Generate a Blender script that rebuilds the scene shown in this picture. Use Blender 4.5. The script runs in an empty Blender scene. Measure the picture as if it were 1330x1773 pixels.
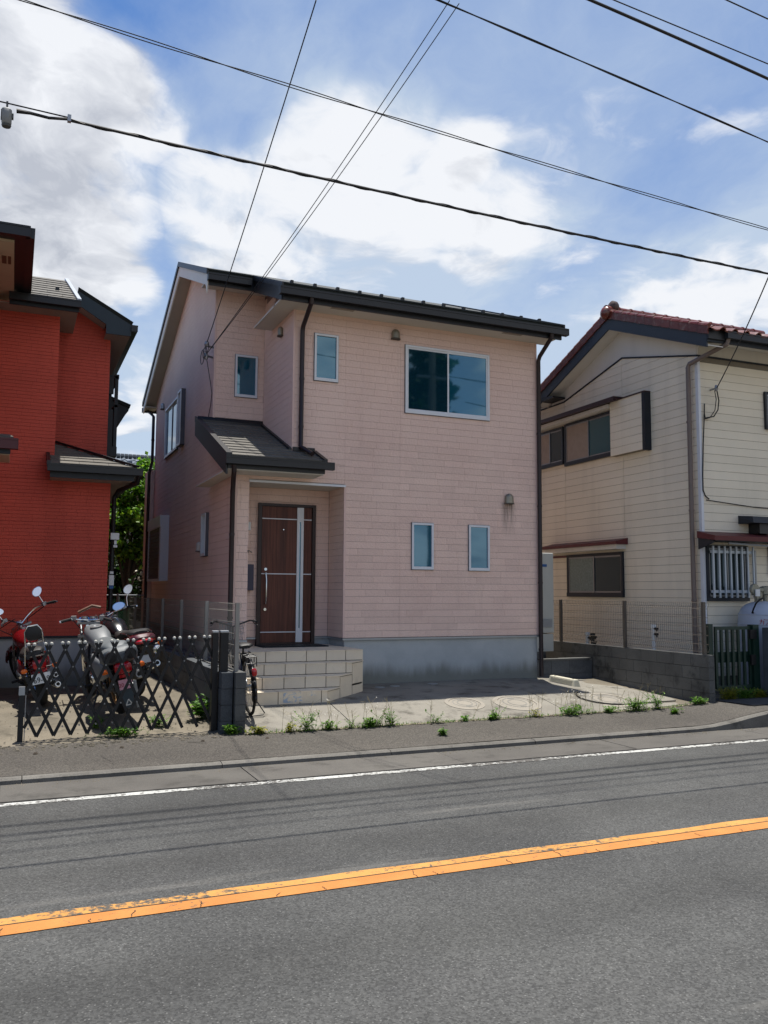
import bpy, bmesh, math, random
from mathutils import Vector, Matrix, noise as mnoise
R = random.Random(7)
rad = math.radians
S = bpy.context.scene
COL = S.collection

# ---------------------------------------------------------------- camera
cd = bpy.data.cameras.new("camera")
cam = bpy.data.objects.new("camera", cd)
COL.objects.link(cam)
cd.sensor_fit = 'VERTICAL'
cd.sensor_height = 36.0
cd.lens = 36.0 * 1480.0 / 1773.0
cd.clip_start = 0.05
cd.clip_end = 2000
cam.matrix_world = (Matrix.Translation((-3.17, -13.25, 1.51)) @ Matrix.Rotation(rad(-23.4), 4, 'Z')
                    @ Matrix.Rotation(rad(90 + 5.37), 4, 'X') @ Matrix.Rotation(rad(0.338), 4, 'Z'))
S.camera = cam

# ---------------------------------------------------------------- sun, sky, exposure
SUN_DIR = Vector((0.45, 1.08, 6.35)).normalized()          # towards the sun
SUN_EL = math.asin(SUN_DIR.z)
SUN_AZ = math.atan2(SUN_DIR.x, SUN_DIR.y)
ld = bpy.data.lights.new("sun", 'SUN')
ld.energy = 3.7
ld.angle = rad(0.55)
ld.color = (1.0, 0.955, 0.88)
sun = bpy.data.objects.new("sun", ld)
COL.objects.link(sun)
sun.location = (0, 0, 30)
sun.rotation_euler = SUN_DIR.to_track_quat('Z', 'Y').to_euler()
S.view_settings.view_transform = 'Standard'
S.view_settings.look = 'None'
S.view_settings.gamma = 1.0
S.view_settings.use_curve_mapping = False
S.view_settings.exposure = 1.0

W = bpy.data.worlds.new("World")
S.world = W
W.use_nodes = True
SKY_STRENGTH = 0.10


def lin(h):
    h = h.lstrip('#')
    o = []
    for i in (0, 2, 4):
        v = int(h[i:i + 2], 16) / 255.0
        o.append(v / 12.92 if v <= 0.04045 else ((v + 0.055) / 1.055) ** 2.4)
    return o


class NT:
    """small helper to write node trees"""
    def __init__(s, tree):
        s.t = tree
        tree.nodes.clear()

    def n(s, kind, ins=None, **props):
        nd = s.t.nodes.new(kind)
        for k, v in props.items():
            setattr(nd, k, v)
        for k, v in (ins or {}).items():
            if hasattr(v, 'is_output'):
                s.t.links.new(v, nd.inputs[k])
            else:
                nd.inputs[k].default_value = v
        return nd

    def math(s, op, a, b=None, clamp=False):
        nd = s.t.nodes.new('ShaderNodeMath')
        nd.operation = op
        nd.use_clamp = clamp
        for i, v in enumerate((a, b)):
            if v is None:
                continue
            if hasattr(v, 'is_output'):
                s.t.links.new(v, nd.inputs[i])
            else:
                nd.inputs[i].default_value = v
        return nd.outputs[0]

    def vmath(s, op, a, b=None, out=0):
        nd = s.t.nodes.new('ShaderNodeVectorMath')
        nd.operation = op
        for i, v in enumerate((a, b)):
            if v is None:
                continue
            if hasattr(v, 'is_output'):
                s.t.links.new(v, nd.inputs[i])
            else:
                nd.inputs[i].default_value = v
        return nd.outputs[out]

    def ramp(s, fac, lo, hi, a=0.0, b=1.0, smooth=True):
        nd = s.t.nodes.new('ShaderNodeMapRange')
        nd.interpolation_type = 'SMOOTHSTEP' if smooth else 'LINEAR'
        s.t.links.new(fac, nd.inputs['Value'])
        for k, v in (('From Min', lo), ('From Max', hi), ('To Min', a), ('To Max', b)):
            if hasattr(v, 'is_output'):
                s.t.links.new(v, nd.inputs[k])
            else:
                nd.inputs[k].default_value = v
        return nd.outputs[0]

    def mix(s, fac, a, b, mode='MIX'):
        nd = s.t.nodes.new('ShaderNodeMix')
        nd.data_type = 'RGBA'
        nd.blend_type = mode
        for k, v in ((0, fac), (6, a), (7, b)):
            if hasattr(v, 'is_output'):
                s.t.links.new(v, nd.inputs[k])
            elif k == 0:
                nd.inputs[0].default_value = v
            else:
                nd.inputs[k].default_value = tuple(v[:3]) + (1.0,)
        return nd.outputs[2]

    def noise(s, vec, scale, detail=4, rough=0.55, dist=0.0, out='Fac'):
        nd = s.n('ShaderNodeTexNoise', {'Scale': scale, 'Detail': detail, 'Roughness': rough, 'Distortion': dist})
        if vec is not None:
            s.t.links.new(vec, nd.inputs['Vector'])
        return nd.outputs[out]


def build_sky():
    t = NT(W.node_tree)
    tc = t.n('ShaderNodeTexCoord')
    d = t.vmath('NORMALIZE', tc.outputs['Generated'])
    sky = t.n('ShaderNodeTexSky', sky_type='NISHITA', sun_disc=False, sun_elevation=SUN_EL,
              sun_rotation=SUN_AZ, altitude=50.0, air_density=1.15, dust_density=0.6, ozone_density=2.2)
    t.t.links.new(d, sky.inputs[0])
    sep = t.n('ShaderNodeSeparateXYZ', {'Vector': d})
    z = sep.outputs['Z']
    # cloud layer: the direction is projected on a flat deck so clouds shrink towards the horizon
    zz = t.math('ADD', t.math('MAXIMUM', z, 0.0), 0.22)
    inv = t.math('DIVIDE', 1.0, zz)
    p = t.vmath('SCALE', d)
    p.node.inputs['Scale'].default_value = 1.0
    t.t.links.new(inv, p.node.inputs['Scale'])
    warp = t.noise(p, 1.7, 4, 0.55, out='Color')
    p2 = t.vmath('ADD', p, t.vmath('MULTIPLY', t.vmath('SUBTRACT', warp, (0.5, 0.5, 0.5)), (0.42, 0.42, 0.42)))
    p3 = t.vmath('MULTIPLY', p2, (0.93, 0.93, 0.93))                # the same spot a little nearer the zenith, where the sun is
    big = t.noise(p, 0.8, 2, 0.5)
    def puffs(v):
        """fractal noise plus rounded cells: the cauliflower outline of cumulus"""
        f = t.noise(v, 2.6, 8, 0.60)
        c1 = t.n('ShaderNodeTexVoronoi', {'Vector': v, 'Scale': 9.0}, feature='F1').outputs['Distance']
        o = t.math('MULTIPLY', t.math('SUBTRACT', f, 0.5), 3.0)
        return t.math('ADD', o, t.math('MULTIPLY', t.math('SUBTRACT', 0.40, c1), 0.42))
    fine = puffs(p2)
    fine2 = puffs(p3)
    # cumulus groups: a few soft lumps where this sky has its banks of cloud
    acc = None
    for (cx, cy, cz, rr, wt) in CLOUDS:
        dt = t.vmath('DOT_PRODUCT', d, (cx, cy, cz), out=1)
        g = t.ramp(dt, math.cos(rad(rr * 1.1)), math.cos(rad(rr * 0.1)), 0.0, wt * 0.92)
        acc = g if acc is None else t.math('MAXIMUM', acc, g)
    # elsewhere: a scatter of the same broken cloud
    front = t.ramp(t.vmath('DOT_PRODUCT', d, FRONT, out=1), math.cos(rad(52)), math.cos(rad(36)), 0.0, 1.0)
    rest = t.math('MULTIPLY', t.ramp(big, 0.42, 0.60, 0.0, 0.80), t.math('SUBTRACT', 1.0, front))
    acc = t.math('MAXIMUM', acc, rest)
    dens = t.math('ADD', acc, fine)
    cov = t.ramp(dens, 0.20, 0.74)
    # lit from above: brighter where the cloud thins out towards the sun, grey in the thick of it
    relief = t.math('MULTIPLY', t.math('SUBTRACT', fine, fine2), 1.9)
    thick = t.ramp(dens, 0.50, 1.30)
    lump = t.noise(p2, 2.0, 5, 0.55)
    shade = t.math('ADD', t.math('MULTIPLY', thick, 0.52), t.math('MULTIPLY', relief, -1.0))
    shade = t.math('ADD', shade, t.math('MULTIPLY', t.math('SUBTRACT', lump, 0.50), 1.5), clamp=True)
    # thin high veil
    veiln = t.noise(t.vmath('MULTIPLY', p2, (1.0, 0.6, 1.0)), 1.5, 10, 0.62)
    veil = t.math('MULTIPLY', t.ramp(veiln, 0.42, 0.72), 0.36)
    low = t.ramp(z, 0.46, 0.12, 0.0, 0.74)
    right = t.ramp(t.vmath('DOT_PRODUCT', d, VEIL_DIR, out=1), math.cos(rad(42)), 1.0, 0.0, 0.62)
    halo = t.math('MULTIPLY', t.ramp(t.math('ADD', acc, t.math('MULTIPLY', t.math('SUBTRACT', veiln, 0.5), 1.2)), 0.10, 0.85), 0.30)
    veil = t.math('ADD', t.math('ADD', veil, halo), t.math('ADD', low, t.math('MULTIPLY', right, t.ramp(veiln, 0.2, 0.6, 0.45, 1.15))), clamp=True)
    veil = t.math('MINIMUM', veil, 0.85)
    k = 0.10 / SKY_STRENGTH
    blue = t.mix(1.0, sky.outputs[0], (0.165, 0.37, 0.61), 'MULTIPLY')
    vc = t.mix(veil, blue, (3.0 * k, 3.5 * k, 4.1 * k))
    cc = t.mix(shade, (4.55 * k, 4.65 * k, 4.85 * k), (2.6 * k, 2.75 * k, 3.1 * k))
    out = t.mix(t.math('MULTIPLY', cov, 0.97), vc, cc)
    bg = t.n('ShaderNodeBackground', {'Color': out, 'Strength': SKY_STRENGTH})
    o = t.n('ShaderNodeOutputWorld')
    t.t.links.new(bg.outputs[0], o.inputs[0])


# directions (x, y, z), angular size in degrees and weight of the cloud banks
CLOUDS = [(-0.033, 0.845, 0.534, 7, 0.8),
          (-0.004, 0.888, 0.46, 8, 0.95),
          (0.064, 0.869, 0.491, 5.5, 0.85),
          (0.104, 0.869, 0.484, 3.5, 0.7),
          (0.006, 0.929, 0.371, 8, 0.95),
          (0.054, 0.908, 0.415, 6, 0.8),
          (0.052, 0.937, 0.344, 5, 0.8),
          (0.097, 0.936, 0.338, 3, 0.7),
          (-0.012, 0.96, 0.279, 7, 0.9),
          (0.104, 0.966, 0.237, 3.2, 0.6),
          (0.113, 0.977, 0.182, 4, 0.6),
          (0.282, 0.82, 0.498, 3.6, 0.7),
          (0.322, 0.82, 0.474, 4.6, 0.82),
          (0.363, 0.79, 0.494, 3.6, 0.72),
          (0.27, 0.859, 0.436, 5, 0.78),
          (0.212, 0.882, 0.421, 4.6, 0.75),
          (0.163, 0.889, 0.428, 3.8, 0.65),
          (0.248, 0.892, 0.379, 5.5, 0.78),
          (0.192, 0.902, 0.387, 4, 0.65),
          (0.413, 0.781, 0.468, 4, 0.75),
          (0.435, 0.757, 0.487, 2.4, 0.65),
          (0.374, 0.829, 0.416, 4.5, 0.62),
          (0.34, 0.864, 0.371, 5, 0.62),
          (0.306, 0.882, 0.359, 5, 0.5),
          (0.468, 0.789, 0.398, 5, 0.5),
          (0.551, 0.745, 0.375, 5, 0.42),
          (0.629, 0.699, 0.339, 5, 0.5),
          (0.683, 0.656, 0.32, 6, 0.66)]
FRONT = (0.372, 0.863, 0.342)
VEIL_DIR = (0.651, 0.637, 0.413)
build_sky()

# ---------------------------------------------------------------- materials
MATS = {}


def pbr(name, col, rough=0.6, metal=0.0, var=0.10, vs=3.0, grain=0.0, gs=60.0, bump=0.0, bs=80.0,
        ior=1.45, piece=0.0, dirt=None, spec=0.5, coat=0.0, streak=None):
    """plain procedural surface: large tone variation, fine grain, bump, per-piece variation, optional dirt colour"""
    if name in MATS:
        return MATS[name]
    m = bpy.data.materials.new(name)
    MATS[name] = m
    m.use_nodes = True
    t = NT(m.node_tree)
    c = lin(col) if isinstance(col, str) else list(col)
    geo = t.n('ShaderNodeNewGeometry')
    pos = geo.outputs['Position']
    n1 = t.noise(pos, vs, 5, 0.6)
    v = t.ramp(n1, 0.25, 0.75, 1 - var, 1 + var, False)
    colr = t.mix(1.0, c, t.n('ShaderNodeCombineColor', {'Red': v, 'Green': v, 'Blue': v}).outputs[0], 'MULTIPLY')
    if grain > 0:
        n2 = t.noise(pos, gs, 3, 0.65)
        g = t.ramp(n2, 0.25, 0.75, 1 - grain, 1 + grain, False)
        colr = t.mix(1.0, colr, t.n('ShaderNodeCombineColor', {'Red': g, 'Green': g, 'Blue': g}).outputs[0], 'MULTIPLY')
    if piece > 0:
        oi = t.n('ShaderNodeObjectInfo')
        g = t.ramp(oi.outputs['Random'], 0, 1, 1 - piece, 1 + piece, False)
        colr = t.mix(1.0, colr, t.n('ShaderNodeCombineColor', {'Red': g, 'Green': g, 'Blue': g}).outputs[0], 'MULTIPLY')
    if dirt:
        dc, amount, scale = dirt
        dn = t.noise(pos, scale, 6, 0.65)
        colr = t.mix(t.ramp(dn, 0.48, 0.75, 0.0, amount), colr, lin(dc))
    if streak:
        dc, amount, scale = streak
        sp = t.vmath('MULTIPLY', pos, (scale, scale, scale * 0.09))
        dn = t.noise(sp, 1.0, 5, 0.6)
        colr = t.mix(t.ramp(dn, 0.46, 0.72, 0.0, amount), colr, lin(dc))
    b = t.n('ShaderNodeBsdfPrincipled', {'Base Color': colr, 'Roughness': rough, 'Metallic': metal, 'IOR': ior,
                                          'Specular IOR Level': spec, 'Coat Weight': coat})
    if bump > 0:
        bn = t.noise(pos, bs, 4, 0.6)
        bp = t.n('ShaderNodeBump', {'Strength': bump, 'Distance': 0.01, 'Height': bn})
        t.t.links.new(bp.outputs[0], b.inputs['Normal'])
    o = t.n('ShaderNodeOutputMaterial')
    t.t.links.new(b.outputs[0], o.inputs[0])
    return m


def special(name, fn):
    if name in MATS:
        return MATS[name]
    m = bpy.data.materials.new(name)
    MATS[name] = m
    m.use_nodes = True
    t = NT(m.node_tree)
    b = fn(t)
    o = t.n('ShaderNodeOutputMaterial')
    t.t.links.new(b.outputs[0], o.inputs[0])
    return m


def grey(t, v):
    return t.n('ShaderNodeCombineColor', {'Red': v, 'Green': v, 'Blue': v}).outputs[0]


def asphalt(base, worn, speck, seed):
    def fn(t):
        pos = t.n('ShaderNodeNewGeometry').outputs['Position']
        p = t.vmath('ADD', pos, (seed * 7.3, seed * 3.1, 0.0))
        n = t.noise(p, 0.55, 5, 0.6)
        col = t.mix(t.ramp(n, 0.3, 0.72), lin(base), lin(worn))
        sx = t.vmath('MULTIPLY', p, (0.05, 1.3, 1.0))
        st = t.noise(sx, 1.0, 3, 0.5)
        g = t.ramp(st, 0.3, 0.7, 0.88, 1.12, False)
        col = t.mix(1.0, col, grey(t, g), 'MULTIPLY')
        vo = t.n('ShaderNodeTexVoronoi', {'Vector': p, 'Scale': 80.0}, feature='F1')
        vr = t.n('ShaderNodeSeparateColor', {'Color': vo.outputs['Color']})
        stone = t.ramp(vr.outputs[0], 0.0, 1.0, 0.62, 1.42, False)
        col = t.mix(1.0, col, grey(t, stone), 'MULTIPLY')
        v2 = t.n('ShaderNodeTexVoronoi', {'Vector': p, 'Scale': 64.0}, feature='F1')
        r2 = t.n('ShaderNodeSeparateColor', {'Color': v2.outputs['Color']})
        big = t.math('MULTIPLY', t.ramp(r2.outputs[1], 0.80, 0.86), t.ramp(v2.outputs['Distance'], 0.42, 0.20))
        col = t.mix(t.math('MULTIPLY', big, 0.26), col, lin(speck))
        fine = t.noise(p, 160.0, 2, 0.6)
        col = t.mix(1.0, col, grey(t, t.ramp(fine, 0.2, 0.8, 0.72, 1.28, False)), 'MULTIPLY')
        yy = t.n('ShaderNodeSeparateXYZ', {'Vector': pos}).outputs['Y']
        wob = t.math('MULTIPLY', t.math('SUBTRACT', t.noise(p, 0.35, 3, 0.5), 0.5), 0.5)
        yw = t.math('ADD', yy, wob)
        for yc in (-5.45, -6.95, -8.75):
            band = t.ramp(t.math('ABSOLUTE', t.math('SUBTRACT', yw, yc)), 0.42, 0.05, 0.0, 0.16)
            col = t.mix(band, col, lin('24231f'))
        seam = t.ramp(t.noise(t.vmath('MULTIPLY', p, (0.22, 2.6, 1.0)), 1.0, 4, 0.6), 0.62, 0.74, 0.0, 0.20)
        col = t.mix(seam, col, lin('86827b'))
        # dark oily blotches
        ob = t.noise(p, 2.3, 4, 0.6)
        col = t.mix(t.ramp(ob, 0.66, 0.78, 0.0, 0.35), col, lin('2a2a2b'))
        h = t.math('ADD', t.math('MULTIPLY', vo.outputs['Distance'], 0.7), t.math('MULTIPLY', fine, 0.6))
        bp = t.n('ShaderNodeBump', {'Strength': 0.55, 'Distance': 0.008, 'Height': h})
        return t.n('ShaderNodeBsdfPrincipled', {'Base Color': col, 'Roughness': 0.85, 'Specular IOR Level': 0.35,
                                                 'Normal': bp.outputs[0]})
    return fn


def concrete(c1, c2, stain, amount, gr=0.1):
    def fn(t):
        pos = t.n('ShaderNodeNewGeometry').outputs['Position']
        n = t.noise(pos, 0.9, 6, 0.6)
        col = t.mix(t.ramp(n, 0.3, 0.7), lin(c1), lin(c2))
        n2 = t.noise(pos, 2.6, 6, 0.65)
        col = t.mix(t.ramp(n2, 0.50, 0.72, 0.0, amount), col, lin(stain))
        n3 = t.noise(pos, 70.0, 3, 0.7)
        col = t.mix(1.0, col, grey(t, t.ramp(n3, 0.25, 0.75, 1 - gr, 1 + gr, False)), 'MULTIPLY')
        oi = t.n('ShaderNodeObjectInfo')
        col = t.mix(1.0, col, grey(t, t.ramp(oi.outputs['Random'], 0, 1, 0.92, 1.08, False)), 'MULTIPLY')
        bp = t.n('ShaderNodeBump', {'Strength': 0.35, 'Distance': 0.006, 'Height': t.math('ADD', n3, t.math('MULTIPLY', n2, 2.0))})
        return t.n('ShaderNodeBsdfPrincipled', {'Base Color': col, 'Roughness': 0.88, 'Specular IOR Level': 0.3,
                                                 'Normal': bp.outputs[0]})
    return fn


def foundation_fn(t):
    # grey mortar with a damp, mossy stain rising from the ground
    pos = t.n('ShaderNodeNewGeometry').outputs['Position']
    z = t.n('ShaderNodeSeparateXYZ', {'Vector': pos}).outputs['Z']
    n = t.noise(pos, 1.4, 5, 0.6)
    col = t.mix(t.ramp(n, 0.3, 0.7), lin('a3a8a9'), lin('b2b6b6'))
    e = t.noise(t.vmath('MULTIPLY', pos, (5, 5, 0.7)), 1.0, 5, 0.6)
    hgt = t.math('SUBTRACT', z, t.math('MULTIPLY', t.math('SUBTRACT', e, 0.5), 0.35))
    col = t.mix(t.ramp(hgt, 0.36, 0.08, 0.0, 0.72), col, lin('5d5d50'))
    g = t.noise(pos, 60.0, 3, 0.6)
    col = t.mix(1.0, col, grey(t, t.ramp(g, 0.2, 0.8, 0.93, 1.07, False)), 'MULTIPLY')
    bp = t.n('ShaderNodeBump', {'Strength': 0.2, 'Distance': 0.004, 'Height': g})
    return t.n('ShaderNodeBsdfPrincipled', {'Base Color': col, 'Roughness': 0.85, 'Specular IOR Level': 0.3, 'Normal': bp.outputs[0]})


def siding_fn(t):
    # pink stone-textured siding
    pos = t.n('ShaderNodeNewGeometry').outputs['Position']
    n = t.noise(pos, 0.8, 5, 0.6)
    col = t.mix(t.ramp(n, 0.3, 0.72), lin('e0c1b3'), lin('e7cabb'))
    n2 = t.noise(pos, 120.0, 3, 0.7)
    col = t.mix(1.0, col, grey(t, t.ramp(n2, 0.2, 0.8, 0.80, 1.20, False)), 'MULTIPLY')
    oi = t.n('ShaderNodeObjectInfo')
    col = t.mix(1.0, col, grey(t, t.ramp(oi.outputs['Random'], 0, 1, 0.955, 1.045, False)), 'MULTIPLY')
    # faint grime running down
    s = t.noise(t.vmath('MULTIPLY', pos, (3.0, 3.0, 0.25)), 1.0, 4, 0.6)
    col = t.mix(t.ramp(s, 0.55, 0.8, 0.0, 0.22), col, lin('a98e84'))
    # soot under the lower vent hood
    dx = t.math('ABSOLUTE', t.math('SUBTRACT', t.n('ShaderNodeSeparateXYZ', {'Vector': pos}).outputs['X'], 5.015))
    zz = t.n('ShaderNodeSeparateXYZ', {'Vector': pos}).outputs['Z']
    yy = t.n('ShaderNodeSeparateXYZ', {'Vector': pos}).outputs['Y']
    drip = t.noise(t.vmath('MULTIPLY', pos, (28.0, 28.0, 2.0)), 1.0, 4, 0.6)
    m = t.math('MULTIPLY', t.ramp(dx, 0.20, 0.03), t.math('MULTIPLY', t.ramp(zz, 2.45, 3.10), t.ramp(zz, 3.14, 3.12)))
    m = t.math('MULTIPLY', m, t.math('MULTIPLY', t.ramp(yy, 0.25, 0.2), t.ramp(drip, 0.30, 0.68, 0.15, 0.9)))
    col = t.mix(m, col, lin('4a4644'))
    bn = t.math('ADD', t.noise(pos, 75.0, 4, 0.65), t.math('MULTIPLY', t.noise(pos, 26.0, 3, 0.6), 1.3))
    bp = t.n('ShaderNodeBump', {'Strength': 0.9, 'Distance': 0.008, 'Height': bn})
    return t.n('ShaderNodeBsdfPrincipled', {'Base Color': col, 'Roughness': 0.8, 'Specular IOR Level': 0.3, 'Normal': bp.outputs[0]})


def paint_fn(c1, c2, worn, thr, edge):
    def fn(t):
        pos = t.n('ShaderNodeNewGeometry').outputs['Position']
        n = t.noise(pos, 3.0, 4, 0.6)
        col = t.mix(t.ramp(n, 0.3, 0.7), lin(c1), lin(c2))
        n2 = t.noise(pos, 22.0, 6, 0.72)
        n3 = t.noise(pos, 1.1, 3, 0.5)
        m = t.math('ADD', n2, t.math('MULTIPLY', t.math('SUBTRACT', n3, 0.5), 0.5))
        col = t.mix(t.ramp(m, thr - edge, thr + edge), lin(worn), col)
        g = t.noise(pos, 150.0, 2, 0.6)
        col = t.mix(1.0, col, grey(t, t.ramp(g, 0.2, 0.8, 0.85, 1.15, False)), 'MULTIPLY')
        bp = t.n('ShaderNodeBump', {'Strength': 0.3, 'Distance': 0.004, 'Height': g})
        return t.n('ShaderNodeBsdfPrincipled', {'Base Color': col, 'Roughness': 0.75, 'Normal': bp.outputs[0]})
    return fn


def wood_fn(t):
    pos = t.n('ShaderNodeNewGeometry').outputs['Position']
    n = t.noise(t.vmath('MULTIPLY', pos, (38.0, 38.0, 1.1)), 1.0, 6, 0.65, 0.6)
    col = t.mix(t.ramp(n, 0.3, 0.7), lin('47231a'), lin('6b3d2e'))
    n2 = t.noise(t.vmath('MULTIPLY', pos, (6.0, 6.0, 0.3)), 1.0, 3, 0.5)
    col = t.mix(t.ramp(n2, 0.4, 0.7, 0.0, 0.4), col, lin('2c1714'))
    return t.n('ShaderNodeBsdfPrincipled', {'Base Color': col, 'Roughness': 0.5, 'Specular IOR Level': 0.35})


def glass_fn(tint, rough=0.03, ior=2.5):
    def fn(t):
        pos = t.n('ShaderNodeNewGeometry').outputs['Position']
        n = t.noise(pos, 0.9, 2, 0.5)
        bp = t.n('ShaderNodeBump', {'Strength': 0.06, 'Distance': 0.02, 'Height': n})
        return t.n('ShaderNodeBsdfPrincipled', {'Base Color': tuple(lin(tint)) + (1,), 'Roughness': rough, 'IOR': ior,
                                                 'Specular IOR Level': 0.5, 'Specular Tint': (0.50, 0.78, 0.95, 1.0), 'Normal': bp.outputs[0]})
    return fn


def leaf_fn(c1, c2, c3):
    def fn(t):
        geo = t.n('ShaderNodeNewGeometry')
        r = geo.outputs['Random Per Island']
        col = t.mix(t.ramp(r, 0.0, 0.6), lin(c1), lin(c2))
        col = t.mix(t.ramp(r, 0.6, 1.0), col, lin(c3))
        b = t.n('ShaderNodeBsdfPrincipled', {'Base Color': col, 'Roughness': 0.55, 'Specular IOR Level': 0.4})
        tr = t.n('ShaderNodeBsdfTranslucent', {'Color': t.mix(1.0, col, (1.3, 1.5, 0.7), 'MULTIPLY')})
        return t.n('ShaderNodeMixShader', {0: 0.32, 1: b.outputs[0], 2: tr.outputs[0]})
    return fn


ASPHALT = special('road_asphalt', asphalt('393938', '484846', '9b9a96', 1))
WALKASPH = special('walk_asphalt', asphalt('403c37', '4b4741', '85817a', 2))
CONC = special('slab_concrete', concrete('716d65', '837f75', '403d36', 0.85, 0.14))
GUTCONC = special('gutter_concrete', concrete('4e4b47', '5a5752', '3a3834', 0.6, 0.16))
KERB = special('kerb_concrete', concrete('57544f', '6b6862', '35332f', 0.8, 0.3))
BLOCK = special('block_concrete', concrete('51514f', '666663', '272827', 0.9, 0.18))
ROUGHBLOCK = special('rough_block', concrete('45484b', '5a5d60', '2c2e30', 0.6, 0.3))
DIRT = special('lot_dirt', concrete('5f594d', '756d5f', '3f3b31', 0.7, 0.25))
FOUND = special('foundation_mortar', foundation_fn)
PINK = special('pink_siding', siding_fn)
WHITELINE = special('white_line_paint', paint_fn('b4b4af', 'a3a39e', '4a4743', 0.50, 0.05))
ORANGE = special('orange_line_paint', paint_fn('aa6b2b', 'b37736', '554636', 0.36, 0.05))
YELLOW = special('old_yellow_paint', paint_fn('b98640', 'ae7835', '45413a', 0.46, 0.06))
WOOD = special('door_wood', wood_fn)
GLASS = special('window_glass', glass_fn('0d4a5e'))
GLASSD = special('dark_window_glass', glass_fn('0b2c39', 0.03, 1.9))
FROST = special('frosted_glass', glass_fn('48605f', 0.25, 1.45))
WALLCORE = pbr('joint_grey', '8f776f', 0.9, var=0.05)
SOFFIT = pbr('soffit_board', 'c9c4ba', 0.7, var=0.04, grain=0.04)
CREAMTRIM = pbr('cream_barge', 'd6d3cb', 0.55, var=0.04)
DARKMETAL = pbr('charcoal_metal', '131418', 0.42, 0.0, var=0.12, ior=1.5)
PIPEBROWN = pbr('brown_pipe', '261b1d', 0.38, 0.0, var=0.1)
SLATE = pbr('roof_slate', '5a564f', 0.75, var=0.12, grain=0.25, gs=90, bump=0.4, bs=120, piece=0.14)
SLATEG = pbr('dark_green_slate', '1f2524', 0.75, var=0.15, grain=0.2, bump=0.3)
ALU = pbr('white_aluminium', 'd4d6da', 0.35, 0.0, var=0.04)
ALUG = pbr('grey_aluminium', '9da1a5', 0.35, 0.6, var=0.05)
CHROME = pbr('chrome', 'd0d2d5', 0.12, 1.0, var=0.03)
STEEL = pbr('dull_steel', '8a8c8e', 0.4, 0.8, var=0.1)
GATEBLACK = pbr('gate_black', '0c0d10', 0.5, var=0.1)
BLACK = pbr('black_plastic', '16171a', 0.45, var=0.1)
RUBBER = pbr('tyre_rubber', '141415', 0.8, var=0.15)
TILE = pbr('step_tile', 'ddceb6', 0.55, var=0.08, grain=0.08, gs=120, piece=0.05, dirt=('8a7d6c', 0.35, 3.0))
GROUT = pbr('tile_grout', '4a433a', 0.9, var=0.1)
REDWALL = pbr('red_siding', 'c2503f', 0.7, var=0.15, vs=0.9, grain=0.12, gs=90, bump=0.5, bs=70, streak=('93362a', 0.35, 1.6))
REDCORE = pbr('red_joint', '7d2c26', 0.9)
CREAMSIDE = pbr('cream_siding', 'e3d9c4', 0.75, var=0.05, vs=1.2, grain=0.06, gs=110, bump=0.3, bs=100, piece=0.025,
                streak=('a39c8a', 0.20, 2.2))
CREAMCORE = pbr('cream_joint', '7d7567', 0.9)
CEMENT = pbr('cream_gable_cement', 'cfccc4', 0.8, var=0.05, vs=0.8, streak=('a9a69c', 0.3, 2.0))
NAVY = pbr('navy_trim', '1b2129', 0.5, var=0.15)
REDTILE = pbr('red_roof_tile', '62291f', 0.33, var=0.2, vs=6, grain=0.2, gs=40, piece=0.16, dirt=('8d8376', 0.5, 9.0))
REDSHEET = pbr('red_sheet_metal', '5b2427', 0.5, var=0.15, dirt=('3a2a28', 0.4, 6))
WHITE = pbr('white_plastic', 'd3d4d2', 0.4, var=0.04)
HEATER = pbr('heater_casing', 'b9bcb6', 0.5, var=0.04, streak=('8f918c', 0.25, 2.0))
GREENP = pbr('green_gate_paint', '0a2a20', 0.45, var=0.2, dirt=('24382e', 0.4, 8))
LPG = pbr('grey_tank_paint', 'a9b0bb', 0.35, var=0.06, dirt=('8b8f96', 0.3, 5))
MESHW = pbr('mesh_wire', '8e8b84', 0.5, 0.3, var=0.1)
MESHW2 = pbr('brown_mesh_wire', '5c554d', 0.55, 0.2, var=0.1)
CABLE = pbr('cable_black', '17181b', 0.6, var=0.1)
REDPAINT = pbr('red_tank_paint', '5c0a10', 0.18, var=0.1, coat=0.5)
REDLENS = pbr('red_lens', 'a8101a', 0.15, var=0.15, coat=0.6)
ORANGELENS = pbr('orange_lens', 'd8651e', 0.2, var=0.15)
SILVERP = pbr('silver_tank_paint', '606365', 0.5, 0.0, var=0.08)
DARKP = pbr('dark_tank_paint', '16181c', 0.2, var=0.1, coat=0.5)
MAROON = pbr('maroon_paint', '4a1015', 0.25, var=0.1, coat=0.4)
SEATM = pbr('seat_vinyl', '1b1a1a', 0.5, var=0.15, bump=0.2, bs=40)
PLATE = pbr('number_plate', 'dcdcd6', 0.45, var=0.03)
PLATEP = pbr('pink_plate', 'd59aa6', 0.5, var=0.05)
INK = pbr('plate_ink', '0e1614', 0.6)
INKR = pbr('red_ink', '9b2a2f', 0.6)
FLAPM = pbr('mudflap', '3d4b57', 0.5, var=0.1)
MIRROR = pbr('mirror_glass', 'eef1f4', 0.28, 1.0, var=0.0)
BLUEM = pbr('blue_cover', '1b5590', 0.4, var=0.1)
BROWNL = pbr('brown_leather', '5b3a26', 0.6, var=0.2)
COPPER = pbr('rusty_chrome', '8a6a4a', 0.35, 0.8, var=0.3, vs=20)
MOULD = pbr('manhole_concrete', '868075', 0.8, var=0.08, grain=0.12, dirt=('7f7a70', 0.5, 12))
LID = pbr('iron_lid', '77756f', 0.6, 0.2, var=0.15, grain=0.15)
STOPM = pbr('wheel_stop_concrete', 'b3ae9b', 0.8, var=0.1, grain=0.15, dirt=('8f8a78', 0.4, 9))
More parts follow.
